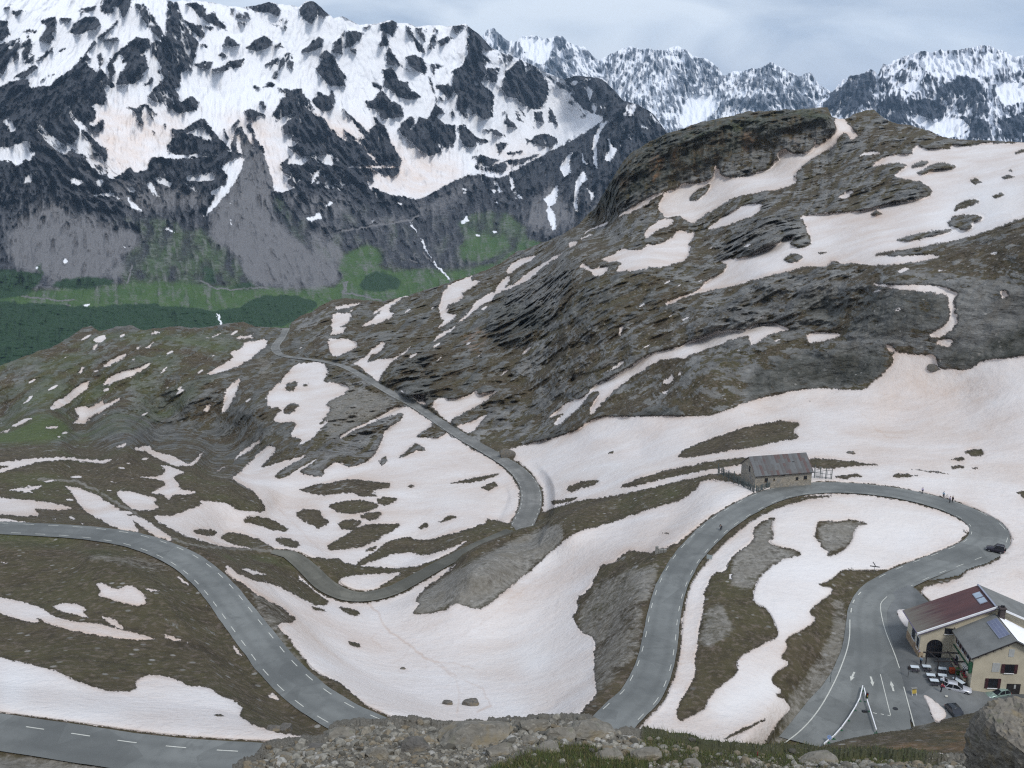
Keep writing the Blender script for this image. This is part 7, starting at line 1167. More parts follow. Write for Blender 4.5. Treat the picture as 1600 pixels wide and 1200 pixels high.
# ---------------------------------------------------------------- people
def skin_body(name, joints, edges, mat, parent, root=0):
    bm = bmesh.new(); L_ = bm.verts.layers.skin.verify(); vs = []
    for (x, y, z, r) in joints:
        v = bm.verts.new((x, y, z)); v[L_].radius = (r, r); vs.append(v)
    vs[root][L_].use_root = True
    for a, b in edges: bm.edges.new((vs[a], vs[b]))
    me = bpy.data.meshes.new(name); bm.to_mesh(me); bm.free(); o = link_mesh(name, me, mat, parent)
    o.modifiers.new('skin', 'SKIN').use_smooth_shade = True; s_ = o.modifiers.new('sub', 'SUBSURF'); s_.levels = s_.render_levels = 1
    return o
def person(label, loc, rz, top, legs, pose='stand', hair='hair', group=None):
    t_ = thing('person', label, 'person', loc, rz, group)
    if pose == 'ride':
        J = dict(hip=(-.12, 0, .98), waist=(.0, 0, 1.12), chest=(.22, 0, 1.30), neck=(.33, 0, 1.42), head=(.42, 0, 1.54), top=(.45, 0, 1.64), sh=(.25, .19, 1.36), el=(.42, .24, 1.15), wr=(.56, .22, 1.05), hand=(.60, .21, 1.02), hj=(-.10, .09, .95), kn1=(.22, .11, .72), an1=(.06, .11, .34), toe1=(.20, .11, .30), kn2=(.14, .11, .60), an2=(-.04, .11, .22), toe2=(.10, .11, .17))
    else:
        a = {'stand': 0.0, 'reach': 1.0, 'walk': .3}[pose]
        J = dict(hip=(0, 0, .95), waist=(.0 + .02 * a, 0, 1.10), chest=(.03 * a + .01, 0, 1.32), neck=(.05 * a + .01, 0, 1.49), head=(.07 * a + .03, 0, 1.60), top=(.07 * a + .02, 0, 1.72), sh=(.03 * a, .19, 1.42), el=(.05 + .2 * a, .25, 1.15 + .08 * a), wr=(.10 + .42 * a, .22, .92 + .18 * a), hand=(.13 + .48 * a, .21, .84 + .26 * a), hj=(0, .10, .92), kn1=(.03 + .12 * a, .11, .50), an1=(0 + .08 * a, .11, .09), toe1=(.17 + .08 * a, .12, .04), kn2=(.03 - .05 * a, .11, .50), an2=(0 - .16 * a, .11, .09), toe2=(.17 - .16 * a, .12, .04))
    def pt(n, s=1, r=.05): x, y, z = J[n]; return (x, y * s, z, r)
    js = [pt('hip', 1, .14), pt('waist', 1, .125), pt('chest', 1, .15), pt('neck', 1, .055), pt('head', 1, .098), pt('top', 1, .07)]; ed = [(0, 1), (1, 2), (2, 3), (3, 4), (4, 5)]
    for s, kn, an, to in ((1, 'kn1', 'an1', 'toe1'), (-1, 'kn2', 'an2', 'toe2')):
        b = len(js); js += [pt('sh', s, .06), pt('el', s, .045), pt('wr', s, .032), pt('hand', s, .042), pt('hj', s, .09), pt(kn, s, .06), pt(an, s, .042), pt(to, s, .04)]; ed += [(2, b), (b, b + 1), (b + 1, b + 2), (b + 2, b + 3), (0, b + 4), (b + 4, b + 5), (b + 5, b + 6), (b + 6, b + 7)]
    body = skin_body('body', js, ed, M['skin'], t_)
    js = [pt('hip', 1, .158), pt('waist', 1, .15), pt('chest', 1, .172)]; ed = [(0, 1), (1, 2)]
    for s in (1, -1): b = len(js); js += [pt('sh', s, .085), pt('el', s, .066), pt('wr', s, .052)]; ed += [(2, b), (b, b + 1), (b + 1, b + 2)]
    skin_body('jacket', js, ed, M[top], t_)
    js = [pt('hip', 1, .15)]; ed = []
    for s, kn, an, to in ((1, 'kn1', 'an1', 'toe1'), (-1, 'kn2', 'an2', 'toe2')): b = len(js); js += [pt('hj', s, .105), pt(kn, s, .078), pt(an, s, .06), pt(to, s, .052)]; ed += [(0, b), (b, b + 1), (b + 1, b + 2), (b + 2, b + 3)]
    skin_body('trousers', js, ed, M[legs], t_)
    hx, _, hz = J['top']; w = MB(); w.ell((hx - .025, 0, hz - .01), (.115, .10, .10), 10, 6); w.build('hair' if hair == 'hair' else 'helmet', M[hair], t_, True)
    return t_
p_ = gnd(1470, 1081); person('person in a crimson jacket reaching into the open boot of the silver car', p_, math.atan2(-.1, 1), 'red', 'jeans', 'reach')
p_ = gnd(1438.5, 1039); person('person in a pale blue jacket standing on the terrace by the pergola post', p_, math.radians(200), 'bluej', 'jeans')
p_ = gnd(1436, 1026); person('person in a lilac top at the inn corner, beside the arched doorway', p_, math.radians(160), 'lilac', 'jeans', 'walk')
p_ = at(1484, 785.5, -98.0); person('person in a lilac top standing on the road edge beside the person in black', p_, math.radians(190), 'lilac', 'jeans')
p_ = at(1488, 785, -98.0); person('person all in black standing at the road edge by the snowbank', p_, math.radians(20), 'blackj', 'jeans')
p_ = at(1474, 778, -98.0); person('person in pale blue by the snowbank, left of the pair at the road edge', p_, math.radians(230), 'bluej', 'jeans', 'walk')
p_ = at(1441, 771.5, -98.0); person('person in lilac and dark trousers alone at the top edge of the bend', p_, math.radians(250), 'lilac', 'jeans', 'walk')
def bicycle(label, loc, rz, lean=0, mat='black'):
    t_ = thing('bicycle', label, 'bicycle', loc, rz); t_.rotation_euler.x = lean
    for x in (-.52, .52):
        w = MB(); w.tube([(x + .33 * math.cos(a), 0, .34 + .33 * math.sin(a)) for a in np.linspace(0, 2 * math.pi, 21)], .022, 6, False); wh = w.build('wheel', M['tyre'], t_); w = MB()
        for a in np.linspace(0, math.pi, 6)[:-1]: w.bar((x + .32 * math.cos(a), 0, .34 + .32 * math.sin(a)), (x - .32 * math.cos(a), 0, .34 - .32 * math.sin(a)), .008)
        w.build('spokes', M['steel'], wh)
    w = MB()
    for a, b in (((-.52, 0, .34), (-.1, 0, .30)), ((-.1, 0, .30), (-.22, 0, .85)), ((-.52, 0, .34), (-.20, 0, .78)), ((-.1, 0, .30), (.36, 0, .80)), ((-.20, 0, .78), (.36, 0, .86)), ((.34, 0, .95), (.52, 0, .34))): w.bar(a, b, .035)
    w.build('frame', M[mat], t_); w = MB(); w.box(-.36, -.1, -.07, .07, .86, .92); w.build('saddle', M['black'], t_); w = MB(); w.bar((.38, -.25, .98), (.38, .25, .98), .03); w.bar((.38, -.24, .98), (.52, -.24, .98), .03); w.bar((.38, .24, .98), (.52, .24, .98), .03); w.build('handlebar', M['black'], t_); return t_
p_ = at(1126.5, 829, -97.28); hd_ = math.atan2(-.78, -.62)
bicycle('black road bicycle being ridden down the road', (p_.x, p_.y, -97.28), hd_); person('cyclist in black riding a bicycle down the middle of the road', (p_.x, p_.y, -97.26), hd_, 'blackj', 'jeans', 'ride', 'black')
p_ = at(1479, 780.5, -98.0); bicycle('bicycle leaning on the snowbank behind the people at the road edge', (p_.x, p_.y + .8, -98.0), math.radians(-12), math.radians(-14), 'black')
# ---------------------------------------------------------------- stone barn and its snow fences
BR = math.atan2(3.4, 17.0); B0 = Vector((62.0, 239.0, -97.2))
barn = thing('stone_barn', 'old stone barn with patched rusty sheet roof above the bend', 'barn', B0, BR); bl = 15.6
w = MB(); w.prism([(0, 0, -3), (0, 8.6, -3), (0, 8.6, 3.2), (0, 4.3, 6.3), (0, 0, 3.2)], (bl, 0, 0)); w.build('wall', M['stone'], barn)
w = MB()
w.prism([(-.25, -.5, 2.95), (-.25, 4.3, 6.62), (-.25, 4.3, 6.48), (-.25, -.5, 2.81)], (bl + .5, 0, 0)); w.build('roof', M['barnroof'], barn)
w = MB(); w.prism([(-.25, 9.1, 2.95), (-.25, 4.302, 6.62), (-.25, 4.302, 6.48), (-.25, 9.1, 2.81)], (bl + .5, 0, 0)); w.build('roof', M['barnroof'], barn)
w = MB(); w.bar((-.3, -.53, 2.86), (bl + .3, -.53, 2.86), .1, .14); w.build('eaves_board', M['dark'], barn)
w = MB(); w.box(-.05, .1, 3.2, 3.9, 2.7, 4.2); w.build('loft_opening', M['black'], barn)
for x, z0, wd, hg in ((2.6, 1.1, .9, .95), (5.0, 1.3, .4, .5), (7.3, 2.4, .8, .8), (11.2, .9, .7, .8), (13.4, .9, .9, 1.0)):
    w = MB(); w.box(x, x + wd, -.05, .1, z0, z0 + hg); f = w.build('window', M['black'], barn); w = MB(); w.box(x - .1, x + wd + .1, -.1, .02, z0 - .12, z0); w.build('sill', M['wood'], f)
w = MB(); w.box(11.0, 11.6, 2.2, 2.7, 4.6, 5.15); w.build('roof_vent', M['black'], barn)
def snow_fence(label, pts, hgt, gap=2.3, slat=.42, low=.25):
    P_ = [Vector(p) for p in pts]; c = P_[0]; t_ = thing('snow_fence', label, 'fence', c, 0, 'timber snow fences round the stone barn')
    seg = [0];
    for a, b in zip(P_, P_[1:]): seg.append(seg[-1] + (b - a).length)
    def on(s):
        for i in range(len(P_) - 1):
            if s <= seg[i + 1] or i == len(P_) - 2: return P_[i].lerp(P_[i + 1], (s - seg[i]) / (seg[i + 1] - seg[i])) - c
    n = max(1, round(seg[-1] / gap)); rr = random.Random(len(label))
    for i in range(n + 1):
        q = on(seg[-1] * i / n); h = hgt * rr.uniform(.9, 1.12); w = MB(); w.bar(q - Vector((0, 0, .6)), q + Vector((rr.uniform(-.06, .06), rr.uniform(-.05, .05), h)), .17); w.build('post', M['fence'], t_)
    for k_ in range(3):
        w = MB(); z = hgt * (.18 + .3 * k_)
        for i in range(n): w.bar(on(seg[-1] * i / n) + Vector((0, -.1, z)), on(seg[-1] * (i + 1) / n) + Vector((0, -.1, z + rr.uniform(-.05, .05))), .05, .1)
        w.build('rail', M['fence'], t_)
    w = MB(); s = .2
    while s < seg[-1]:
        q = on(s)
        if rr.random() > .12: w.bar(q + Vector((0, -.15, low)), q + Vector((rr.uniform(-.05, .05), -.15, hgt * rr.uniform(.66, .8))), .10, .03)
        s += slat * rr.uniform(.35, .7)
    w.build('slats', M['fence'], t_)
snow_fence('timber snow fence running down the left side of the stone barn', [at(1122, 740, -98.6), at(1146, 752, -98.2), at(1178, 772, -98.0)], 2.6)
snow_fence('timber snow fence in front of the stone barn along the road', [at(1181, 770, -98.0), at(1215, 758.5, -98.0), at(1262, 752, -98.0)], 2.1)
snow_fence('short snow fence with tall posts right of the stone barn', [at(1272, 746.5, -98.0), at(1286, 749, -98.0), at(1299, 750, -98.0)], 3.3, 1.7, .7)
# ---------------------------------------------------------------- road furniture
def barrier(label, pts, z=-97.2):
    P_ = [at(u, v, z + .62) for u, v in pts]; t_ = thing('safety_barrier', label, 'barrier', (P_[0].x, P_[0].y, z), 0, 'white barriers set in a V on the road'); o = Vector((P_[0].x, P_[0].y, z))
    w = MB()
    for a, b in zip(P_, P_[1:]): d = (b - a).normalized() * .06; w.bar(a + d - o, b - d - o, .14, .26)
    w.build('rail', M['white'], t_)
    for i, p in enumerate(P_):
        q = p - o; w = MB(); w.bar((q.x, q.y, 0), (q.x, q.y, .55), .1); w.box(q.x - .28, q.x + .28, q.y - .16, q.y + .16, 0, .1); w.build('foot', M['green'], t_)
barrier('long white barrier with green feet, left arm of the V on the road', [(1348.2,1071.5),(1343.5,1091),(1336,1105.5),(1326,1121.5),(1315,1136.5),(1303,1150),(1295,1156),(1287,1163)])
barrier('short white barrier with green feet, right arm of the V on the road', [(1350,1075),(1354,1092),(1359,1107),(1369.5,1141)])
p_ = at(1351.5, 1112.5, -97.2); q_ = (at(1357.5, 1083, -97.2) - p_)
tl = thing('traffic_light', 'portable traffic light on a grey pole inside the V of barriers', 'traffic light', (p_.x, p_.y, -97.2)); w = MB(); w.box(-.45, .3, -.25, .25, 0, .28); w.build('base', M['black'], tl, bevel=.03); w = MB(); w.tube([(0, 0, .2), (.06, .1, 2.7)], .05); w.build('pole', M['steel'], tl)
w = MB(); w.box(-.1, .28, -.02, .24, 2.5, 3.5); hd2 = w.build('signal_head', M['black'], tl, bevel=.04)
for i, c_ in enumerate(('lampred', 'yellow', 'leaf')): w = MB(); w.tube([(.09, -.06, 3.3 - .3 * i), (.09, .0, 3.3 - .3 * i)], .1, 12); w.build('lens', M[c_], hd2)
p_ = at(1295, 1160, -97.2); rs_ = thing('road_sign', 'round blue road sign with white arrow at the near end of the long barrier', 'road sign', (p_.x, p_.y, -97.2)); w = MB(); w.tube([(0, 0, 0), (0, 0, 1.2)], .035); w.build('post', M['steel'], rs_)
w = MB(); w.tube([(0, -.05, .95), (0, -.07, .97)], .34, 20); sf = w.build('sign_face', M['blue'], rs_); w = MB(); w.bar((-.12, -.085, 1.12), (.1, -.085, .88), .06, .01); w.prism([(.18, -.085, .78), (.14, -.085, .98), (-.02, -.085, .82)], (0, -.008, 0)); w.build('arrow', M['white'], sf)
p_ = at(1365.2, 897, -97.5); sg = thing('signpost', 'tall wooden signpost with crossed direction arms at the edge of the snow', 'signpost', (p_.x, p_.y, -97.9)); w = MB(); w.tube([(0, 0, -.5), (.02, 0, 2.85)], .05); w.build('post', M['steel'], sg)
for a, b in (((-.95, .1, 2.25), (1.05, -.1, 2.05)), ((.05, -.35, 2.45), (-.1, .9, 2.75))): w = MB(); w.bar(a, b, .05, .2); w.build('direction_arm', M['dark'], sg)
p_ = at(1108, 878, -96.9); bs = thing('information_board', 'pale grey rectangular road sign seen from behind at the snow edge', 'road sign', (p_.x, p_.y, -97.4), math.radians(-20)); w = MB(); w.box(-.6, .6, -.03, .03, 1.2, 2.15); w.build('panel', simple_mat('sign_back', (.33, .37, .37), .5, .08, 2.0, metal=.3), bs)
for x in (-.4, .4): w = MB(); w.tube([(x, .06, -.3), (x, .06, 1.9)], .035); w.build('post', M['steel'], bs)
p_ = at(1033, 865, -97.6); hw_ = thing('concrete_headwall', 'small grey concrete headwall of three blocks beside the road', 'wall', (p_.x, p_.y, -98.2), math.radians(-14)); 
for x0, x1, h in ((-1.3, -.65, 2.2), (-.6, .45, 1.7), (.55, 1.15, 1.7)): w = MB(); w.box(x0, x1, -.2, .3, 0, h); w.build('block', M['concrete'], hw_, bevel=.04)
p_ = at(1428, 1086, -97.25); sb = thing('menu_board', 'small wooden menu board on legs beside the tongue of snow', 'board', (p_.x, p_.y, -97.26), math.radians(10)); w = MB(); w.prism([(-.4, -.1, .35), (.4, -.1, .35), (.4, .12, 1.15), (-.4, .12, 1.15)], (0, .05, .0)); w.build('panel', M['yellow'], sb); w = MB(); w.box(-.5, .5, -.05, .35, 1.15, 1.27); w.build('roof', M['concrete'], sb)
for x in (-.4, .4): w = MB(); w.bar((x, -.15, 0), (x, .2, 1.2), .07); w.build('leg', M['white'], sb)
p_ = at(1418.5, 1058, -97.25); pb = thing('post_box', 'dark box on a thin post at the edge of the terrace', 'post', (p_.x, p_.y, -97.26)); w = MB(); w.tube([(0, 0, 0), (.05, 0, 1.6)], .04); w.build('post', M['dark'], pb); w = MB(); w.box(-.18, .26, -.15, .15, 1.5, 2.1); w.build('box', M['dark'], pb, bevel=.03)
p_ = ground_at(1297, 1067); w = MB(); w.tube([(0, 0, -.3), (.03, 0, 2.1)], .05); w.tube([(.022, 0, 1.5), (.028, 0, 1.8)], .055); sp2 = tag(w.build('snow_pole', M['fence']), 'thin dark snow pole on the verge left of the painted arrow', 'pole'); sp2.location = p_
p_ = at(1399, 1107.2, -97.14); w = MB(); w.tube([(0, 0, 0), (0, 0, .02)], .42, 18); mh = tag(w.build('manhole_cover', M['black']), 'round dark manhole cover in the right-hand lane', 'manhole cover'); mh.location = p_
p_ = gnd(1478.5, 1089); w = MB(); w.ell((0, 0, .14), (.28, .2, .16), 9, 6, .3); bg = tag(w.build('bag', M['cloth'], None, True), 'small pale bag on the ground behind the silver car', 'bag'); bg.location = p_
# ================================================================ FOREGROUND: rubble shoulder under the camera
def rock_mesh(name, seed, size, squareness=2.6, sub=3, rough=.16, facets=7):
    rr = np.random.default_rng(seed); bm = bmesh.new(); bmesh.ops.create_icosphere(bm, subdivisions=sub, radius=1.0)
    V = np.array([v.co[:] for v in bm.verts]); V /= (np.abs(V) ** squareness).sum(1, keepdims=True) ** (1 / squareness)
    for _ in range(facets):                                     # broken faces
        n = rr.normal(size=3); n /= np.linalg.norm(n); d = rr.uniform(.62, .9); h = V @ n; V = V - np.outer(np.maximum(h - d, 0), n)
    o = rr.uniform(0, 99, 3); q = V * 1.7 + o
    V = V * (1 + rough * ridged(q[:, 0], q[:, 1], q[:, 2], 4, .6) + .5 * rough * fbm(q[:, 0] * 3, q[:, 1] * 3, q[:, 2] * 3, 3))[:, None] * np.array(size)
    for v, c in zip(bm.verts, V): v.co = c
    me = bpy.data.meshes.new(name); bm.to_mesh(me); bm.free()
    return me
def rock_mat(name, a, b_, sc, moss=.0):
    m, t, b = new_mat(name); k = NB(t); o = k.n('ShaderNodeTexCoord').outputs['Object']; g = k.n('ShaderNodeNewGeometry')
    n1_, n2_, st = k.noise(o, 1.2 * sc, 6, .65), k.noise(o, 7 * sc, 5, .7), k.noise(k.map(o, (.5, .5, 3.5), (.3, .5, 0)), 2.2 * sc, 6, .7)
    c = k.mix(k.rng(st, .3, .7), a, b_); c = k.mix(k.rng(n2_, .55, .72, 0, .6), c, tuple(x * 1.5 for x in b_)); c = k.mix(k.rng(n2_, .28, .42, .7, 0), c, tuple(x * .4 for x in a)); c = k.mix(k.rng(n1_, .52, .66, 0, .75), c, (.19, .15, .085))
    c = k.mix(k.rng(n1_, .3, .42, moss, 0), c, (.06, .075, .025))
    k.set(b.inputs['Base Color'], c); b.inputs['Roughness'].default_value = .92; b.inputs['Specular IOR Level'].default_value = .2
    k.set(b.inputs['Normal'], k.bump(k.math('ADD', st, k.math('MULTIPLY', n2_, .4)), .8, .06 / sc)); return m
M_ROCK = rock_mat('foreground_rock', (.10, .092, .075), (.23, .212, .178), 1.6, .5); M_ROCKD = rock_mat('dark_boulder_rock', (.06, .056, .05), (.15, .14, .125), 1.0, .4); M_CRAG = rock_mat('outcrop_rock', (.075, .068, .06), (.21, .19, .155), 2.6, .5)
FGSKY = skyline('P', [(360,1225),(400,1198),(420,1182),(440,1175),(470,1171),(500,1167),(512,1160),(517,1148),(527,1141),(550,1138),(614,1133),(640,1134),(662,1139),(700,1141),(732,1140),(766,1135),(790,1135),(815,1133),(830,1131),(845,1131),(867,1134),(890,1132),(905,1131),(928,1135),(945,1146),(960,1152),(985,1151),(1005,1153),(1040,1157),(1070,1162),(1094,1169),(1127,1177),(1170,1179),(1212,1179),(1250,1180),(1296,1182),(1354,1184),(1420,1189),(1480,1192),(1530,1196),(1640,1202)])
WG = depth_raster([cd(u, v, D) for u, v, D in [(300,1240,11.5),(400,1200,14.5),(520,1140,17),(620,1128,17.5),(700,1134,17.5),(850,1125,16.5),(940,1140,16),(1050,1160,17),(1200,1180,18),(1350,1185,18),(1500,1195,18),(1640,1202,18),(400,1290,10),(700,1290,10),(1000,1290,10.5),(1300,1290,11),(1640,1290,11),(520,1200,12.8),(700,1200,12.6),(850,1200,12.6),(1000,1200,13.3),(1200,1220,14),(1400,1220,14.5),(700,1165,14.8),(900,1165,14.6)]])
GA = raster(0)
paint(GA, 1, 'P', [(760,1200),(800,1185),(850,1168),(900,1160),(935,1165),(945,1180),(1000,1172),(1000,1150),(1040,1150),(1090,1160),(1130,1170),(1300,1172),(1480,1186),(1480,1192),(1250,1190),(1100,1195),(1040,1188),(960,1215),(760,1240)]); paint(GA, .5, 'P', [(990,1190),(1200,1192),(1530,1190),(1560,1300),(900,1300)]); paint(GA, .6, 'P', [(555,1152),(575,1140),(580,1150),(560,1162)])
GA = blur(GA, 4, 2)
Um, Vm, P = sheet(WG, FGSKY, 1300, 365, 1640, 1000, 210, 6.0, 22, 2.2)
X, Y, Z = P[..., 0], P[..., 1], P[..., 2]
dsp = .16 * fbm(X / 1.1, Y / 1.1, Z / 1.1, 4) + .07 * ridged(X / .35, Y / .35, Z / .35, 4, .6) + .022 * fbm(X / .05, Y / .05, Z / .05, 3)
P = P + np.array([0, 0, 1.0]) * dsp[..., None] - np.array([0, 0, .05])
ga = samp(GA, Um, Vm)
cov = np.stack([ga * 0, .25 + 0 * ga, ga], -1).reshape(-1, 3); cov2 = np.stack([(1 - ga) * .9, ga * 0, ga * 0], -1).reshape(-1, 3)
M_SH = terrain_mat('rubble_soil', .028, heath=((.07, .055, .035), (.12, .10, .065)), gravel=((.13, .118, .094), (.28, .26, .218)), green=((.04, .048, .018), (.075, .08, .032)))
tag(link_mesh('ground', np_mesh('ground', P.reshape(-1, 3), grid_quads(*Um.shape), dict(cover=cov, cover_two=cov2)), M_SH), kind='structure')
FG_P, FG_U, FG_V = P, Um, Vm
def fg_at(u, v):
    i = np.argmin((FG_U - u) ** 2 + (FG_V - v) ** 2); return Vector(FG_P.reshape(-1, 3)[i])
# loose stones: too many to count
protos = [rock_mesh('stone', 100 + i, (1, .8, .6), 2.5, 2, .12, 9) for i in range(10)]
PV = [np.array([v.co[:] for v in m.vertices]) for m in protos]; PF = [np.array([p.vertices[:] for p in m.polygons]) for m in protos]
rr = np.random.default_rng(5); VV, FF, nb = [], [], 0; flatP = FG_P.reshape(-1, 3); flatG = ga.ravel(); Dv = np.linalg.norm(flatP, axis=1)
idx = rr.integers(12 * 1000, len(flatP), 30000)
crest_i = rr.integers(9 * 1000, 48 * 1000, 7000)
for n_i, i in enumerate(np.r_[idx, crest_i]):
    if flatG[i] > .5 and rr.random() < .88: continue
    s_ = .011 + .065 * rr.random() ** 4.5 if n_i < len(idx) else .016 + .10 * rr.random() ** 4; k_ = rr.integers(10); R_ = np.array(Matrix.Rotation(rr.uniform(0, 6.28), 3, 'Z') @ Matrix.Rotation(rr.normal() * .5, 3, 'X')); v = (PV[k_] * s_ * rr.uniform(.7, 1.3, 3)) @ R_.T + flatP[i] + np.array([0, 0, s_ * .15])
    VV.append(v); FF.append(PF[k_] + nb); nb += len(v)
me = bpy.data.meshes.new('rubble'); me.from_pydata(np.vstack(VV).tolist(), [], np.vstack(FF).tolist())
def rubble_mat():
    m, t, b = new_mat('rubble_stone_mix'); k = NB(t); g = k.n('ShaderNodeNewGeometry'); r_ = g.outputs['Random Per Island']; n_ = k.noise(g.outputs['Position'], 14, 4, .65)
    c = k.mix(r_, (.075, .07, .058), (.34, .32, .27)); hsv = k.math('FRACT', k.math('MULTIPLY', r_, 7.31)); c = k.mix(k.rng(hsv, .55, .75, 0, .75), c, (.20, .155, .095)); c = k.mix(k.rng(hsv, .9, .93, 0, .8), c, (.42, .41, .38)); c = k.mix(k.rng(n_, .4, .65, .55, 0), c, (.06, .056, .045))
    k.set(b.inputs['Base Color'], c); b.inputs['Roughness'].default_value = .92; b.inputs['Specular IOR Level'].default_value = .2; return m
tag(link_mesh('rubble', me, rubble_mat()), kind='stuff')
for m_ in protos: bpy.data.meshes.remove(m_)
# grass blades
bl = []; idg = rr.permutation(len(flatP)); BV, BF = [], []; cnt = 0
for i in idg[:150000]:
    if rr.random() > flatG[i] ** 1.6 * 1.1: continue
    p_ = flatP[i]; h = rr.uniform(.035, .11) * (1.25 if rr.random() < .15 else 1); a_ = rr.uniform(0, 6.28); l_ = rr.normal(size=2) * h * .4; w_ = .006
    b0 = len(BV); BV += [(p_[0] - w_ * math.cos(a_), p_[1] - w_ * math.sin(a_), p_[2] - .02), (p_[0] + w_ * math.cos(a_), p_[1] + w_ * math.sin(a_), p_[2] - .02), (p_[0] + l_[0], p_[1] + l_[1], p_[2] + h)]; BF.append((b0, b0 + 1, b0 + 2)); cnt += 1
    if cnt > 42000: break
me = bpy.data.meshes.new('grass'); me.from_pydata(BV, [], BF)
m_, t_n, b_n = new_mat('grass_blades'); k = NB(t_n); g = k.n('ShaderNodeNewGeometry'); r_ = g.outputs['Random Per Island']; n_ = k.noise(g.outputs['Position'], 1.3, 4, .6)
c_ = k.mix(r_, (.034, .058, .012), (.085, .115, .026)); c_ = k.mix(k.rng(k.math('FRACT', k.math('MULTIPLY', r_, 9.7)), .55, .8, 0, .85), c_, (.17, .14, .06)); c_ = k.mix(k.rng(n_, .52, .7, 0, .6), c_, (.13, .12, .04)); k.set(b_n.inputs['Base Color'], c_); b_n.inputs['Roughness'].default_value = .8
tag(link_mesh('grass', me, m_), kind='stuff')
# boulders one can tell apart on the shoulder
def boulder(label, u, v, wpx, hpx, seed, mat=None, near_=True, sq=2.6, sink=.35, depth=.8, group=None, rz=0.0):
    p_ = fg_at(u, v + hpx * .25) if near_ else ground_at(u, v + hpx * .25); t_d = p_.length; px = t_d / FOC
    sx, sz = wpx * px / 2, hpx * px / 2 * 1.12
    o = tag(link_mesh('boulder', rock_mesh('boulder', seed, (sx, sx * depth, sz), sq, 4 if wpx > 30 else 3, .13, 9), mat or M_ROCK), label, 'boulder', group); o.location = p_ + Vector((0, sx * depth * .3, sz * (1 - 2 * sink) * .5)); o.rotation_euler.z = rz; o.data.polygons.foreach_set('use_smooth', [False] * len(o.data.polygons))
    return o
for a in [('big flat-topped grey boulder in the middle of the rubble shoulder', 742, 1152, 112, 44, 11, None), ('tall tan boulder standing highest on the rubble crest', 836, 1134, 46, 26, 12, None), ('squat grey boulder at the right end of the rubble crest', 920, 1144, 74, 34, 13, None), ('blue-grey boulder at the left end of the rubble crest', 534, 1148, 46, 24, 14, None),
          ('small pointed dark stone upright on the rubble crest', 672, 1129, 12, 17, 15, M_ROCKD), ('rounded grey boulder below the big flat-topped boulder', 778, 1172, 46, 26, 16, None), ('pale angular stone sunk in the grass left of the squat boulder', 858, 1171, 40, 15, 17, None), ('cracked tan boulder right of the tallest boulder', 878, 1146, 46, 30, 18, None),
          ('flat grey slab in the grass below the squat boulder', 950, 1178, 44, 15, 19, None), ('striped grey slab lying in the grass right of the rubble', 1010, 1180, 44, 22, 20, None), ('low flat stone on the grassy brow under the road', 1280, 1188, 52, 12, 21, None), ('brown boulder on the rubble left of the big flat one', 648, 1168, 40, 24, 22, M_ROCKD),
          ('light grey stone low on the rubble at the left', 590, 1178, 34, 20, 23, None), ('purple-grey boulder on the left flank of the rubble', 494, 1170, 30, 14, 24, M_ROCKD), ('grey stone at the very left foot of the rubble', 446, 1186, 26, 14, 25, None), ('pale pebble-topped stone in front of the grass strip', 1085, 1192, 30, 16, 26, None), ('rough grey block between the big flat boulder and the grass', 826, 1156, 28, 18, 27, None)]:
    boulder(*a[:6], a[6])
# boulders on the slopes and in the snow
for a in [('dark pointed boulder at the lower edge of the heath above the near road', 446, 1139, 22, 15, 41), ('dark flat boulder left of the pointed one above the near road', 427, 1139, 20, 10, 42), ('ochre-sided boulder standing in the snow at the edge of the near road', 428, 1165, 27, 14, 43), ('rounded grey boulder in the snow beside the foot of the rubble', 487, 1168, 26, 13, 44),
          ('larger dark boulder melting out of the snow near the bottom of the basin', 735, 1099, 24, 13, 45), ('smaller dark boulder left of the larger one in the snow basin', 699, 1099, 15, 9, 46), ('small boulder ringed by a melt hollow in the snow basin', 630, 1045, 10, 6, 47), ('dark boulder beside the far road bend at the snow edge', 792, 709, 26, 18, 48), ('small grey boulder in the snow bowl under the cliffs', 1330, 708, 12, 5, 49), ('dark rock at the mouth of the snow gully under the cliffs', 1459, 574, 16, 10, 50)]:
    boulder(*a, M_ROCKD, False)
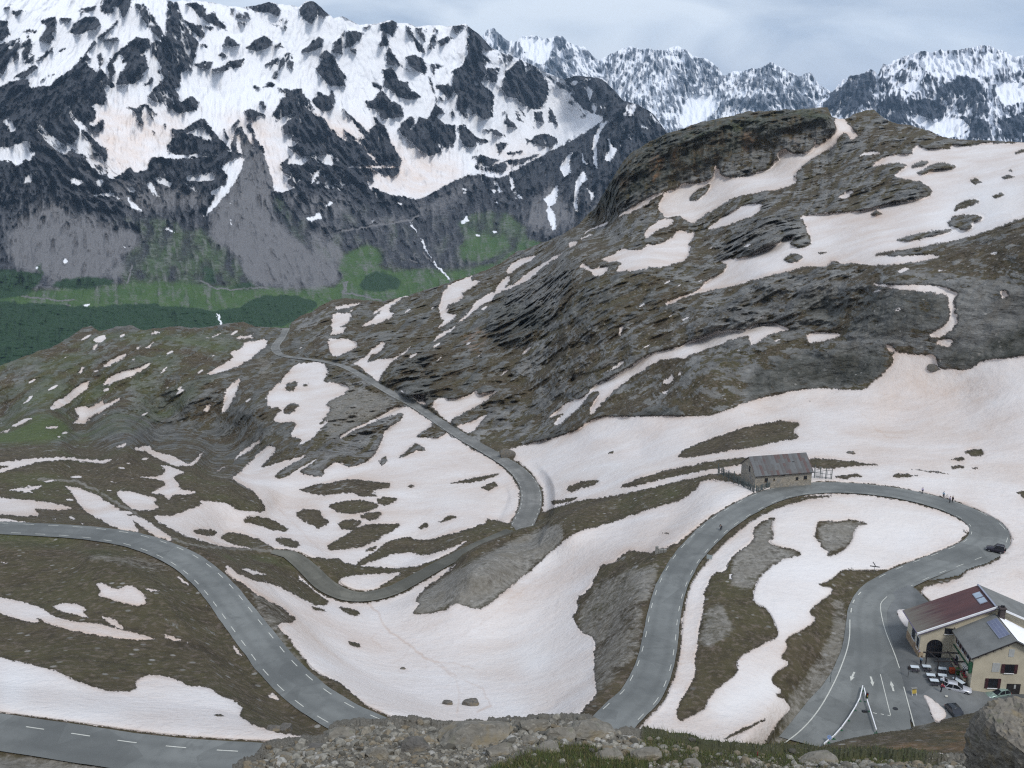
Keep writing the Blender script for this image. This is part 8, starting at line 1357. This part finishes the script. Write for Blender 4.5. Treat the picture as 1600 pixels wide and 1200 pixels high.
# outcrop at the lower right corner
oc = rock_mesh('rock_outcrop', 77, (1, 1, 1), 5.0, 6, .05, 6)
V = np.array([v.co[:] for v in oc.vertices]); q = V * np.array([1.4, 1.4, .9]) + 4.2
V = V * np.array([.66, .8, .70])
V[:, 2] += .22 * V[:, 0] * (V[:, 2] > 0) 
rid_ = ridged(q[:, 0] * 1.6 + .8 * q[:, 2], q[:, 1] * 1.6, q[:, 2] * .7, 5, .6); V += (V / np.linalg.norm(V, axis=1)[:, None]) * (.10 * rid_ + .045 * ridged(q[:, 0] * 6, q[:, 1] * 6, q[:, 2] * 3, 4, .6))[:, None]
oc.vertices.foreach_set('co', V.astype(np.float32).ravel())
o = tag(link_mesh('rock_outcrop', oc, M_CRAG), 'large craggy brown rock outcrop filling the lower right corner beside the inn', 'rock'); pc = rays(1622, 1204) * (14.0); o.location = Vector(pc)
# iron hoop and red stake on the grassy brow
p_ = fg_at(1133, 1181); w = MB(); w.tube([(-.055, 0, -.05), (-.05, 0, .05), (-.02, 0, .11), (.0, 0, .115), (.025, 0, .09), (.05, 0, .0), (.06, 0, -.06)], .010, 7); h_ = tag(w.build('iron_hoop', M['dark'], None, True), 'bent dark iron hoop sticking out of the grassy brow', 'hoop'); h_.location = p_
p_ = fg_at(1183, 1181); w = MB(); w.tube([(0, 0, -.05), (.006, 0, .10)], [.012, .009], 7); h_ = tag(w.build('marker_stake', M['redstake'], None, True), 'thin red marker stake in the grass right of the iron hoop', 'stake'); h_.location = p_
# ================================================================ mountain air
bm = bmesh.new(); bmesh.ops.create_cube(bm, size=1)
for v in bm.verts: v.co = Vector(((v.co.x) * 22000, 6500 + v.co.y * 20000 - 0, -420 + v.co.z * 2700))
me = bpy.data.meshes.new('haze'); bm.to_mesh(me); bm.free()
hm = bpy.data.materials.new('haze'); hm.use_nodes = True
t = hm.node_tree; t.nodes.clear(); o_ = t.nodes.new('ShaderNodeOutputMaterial'); pv = t.nodes.new('ShaderNodeVolumePrincipled')
pv.inputs['Color'].default_value = (.52, .74, 1.0, 1); pv.inputs['Density'].default_value = 2.2e-5; pv.inputs['Anisotropy'].default_value = .2
t.links.new(pv.outputs[0], o_.inputs['Volume'])
hz = link_mesh('haze', me, hm); hz['kind'] = 'stuff'
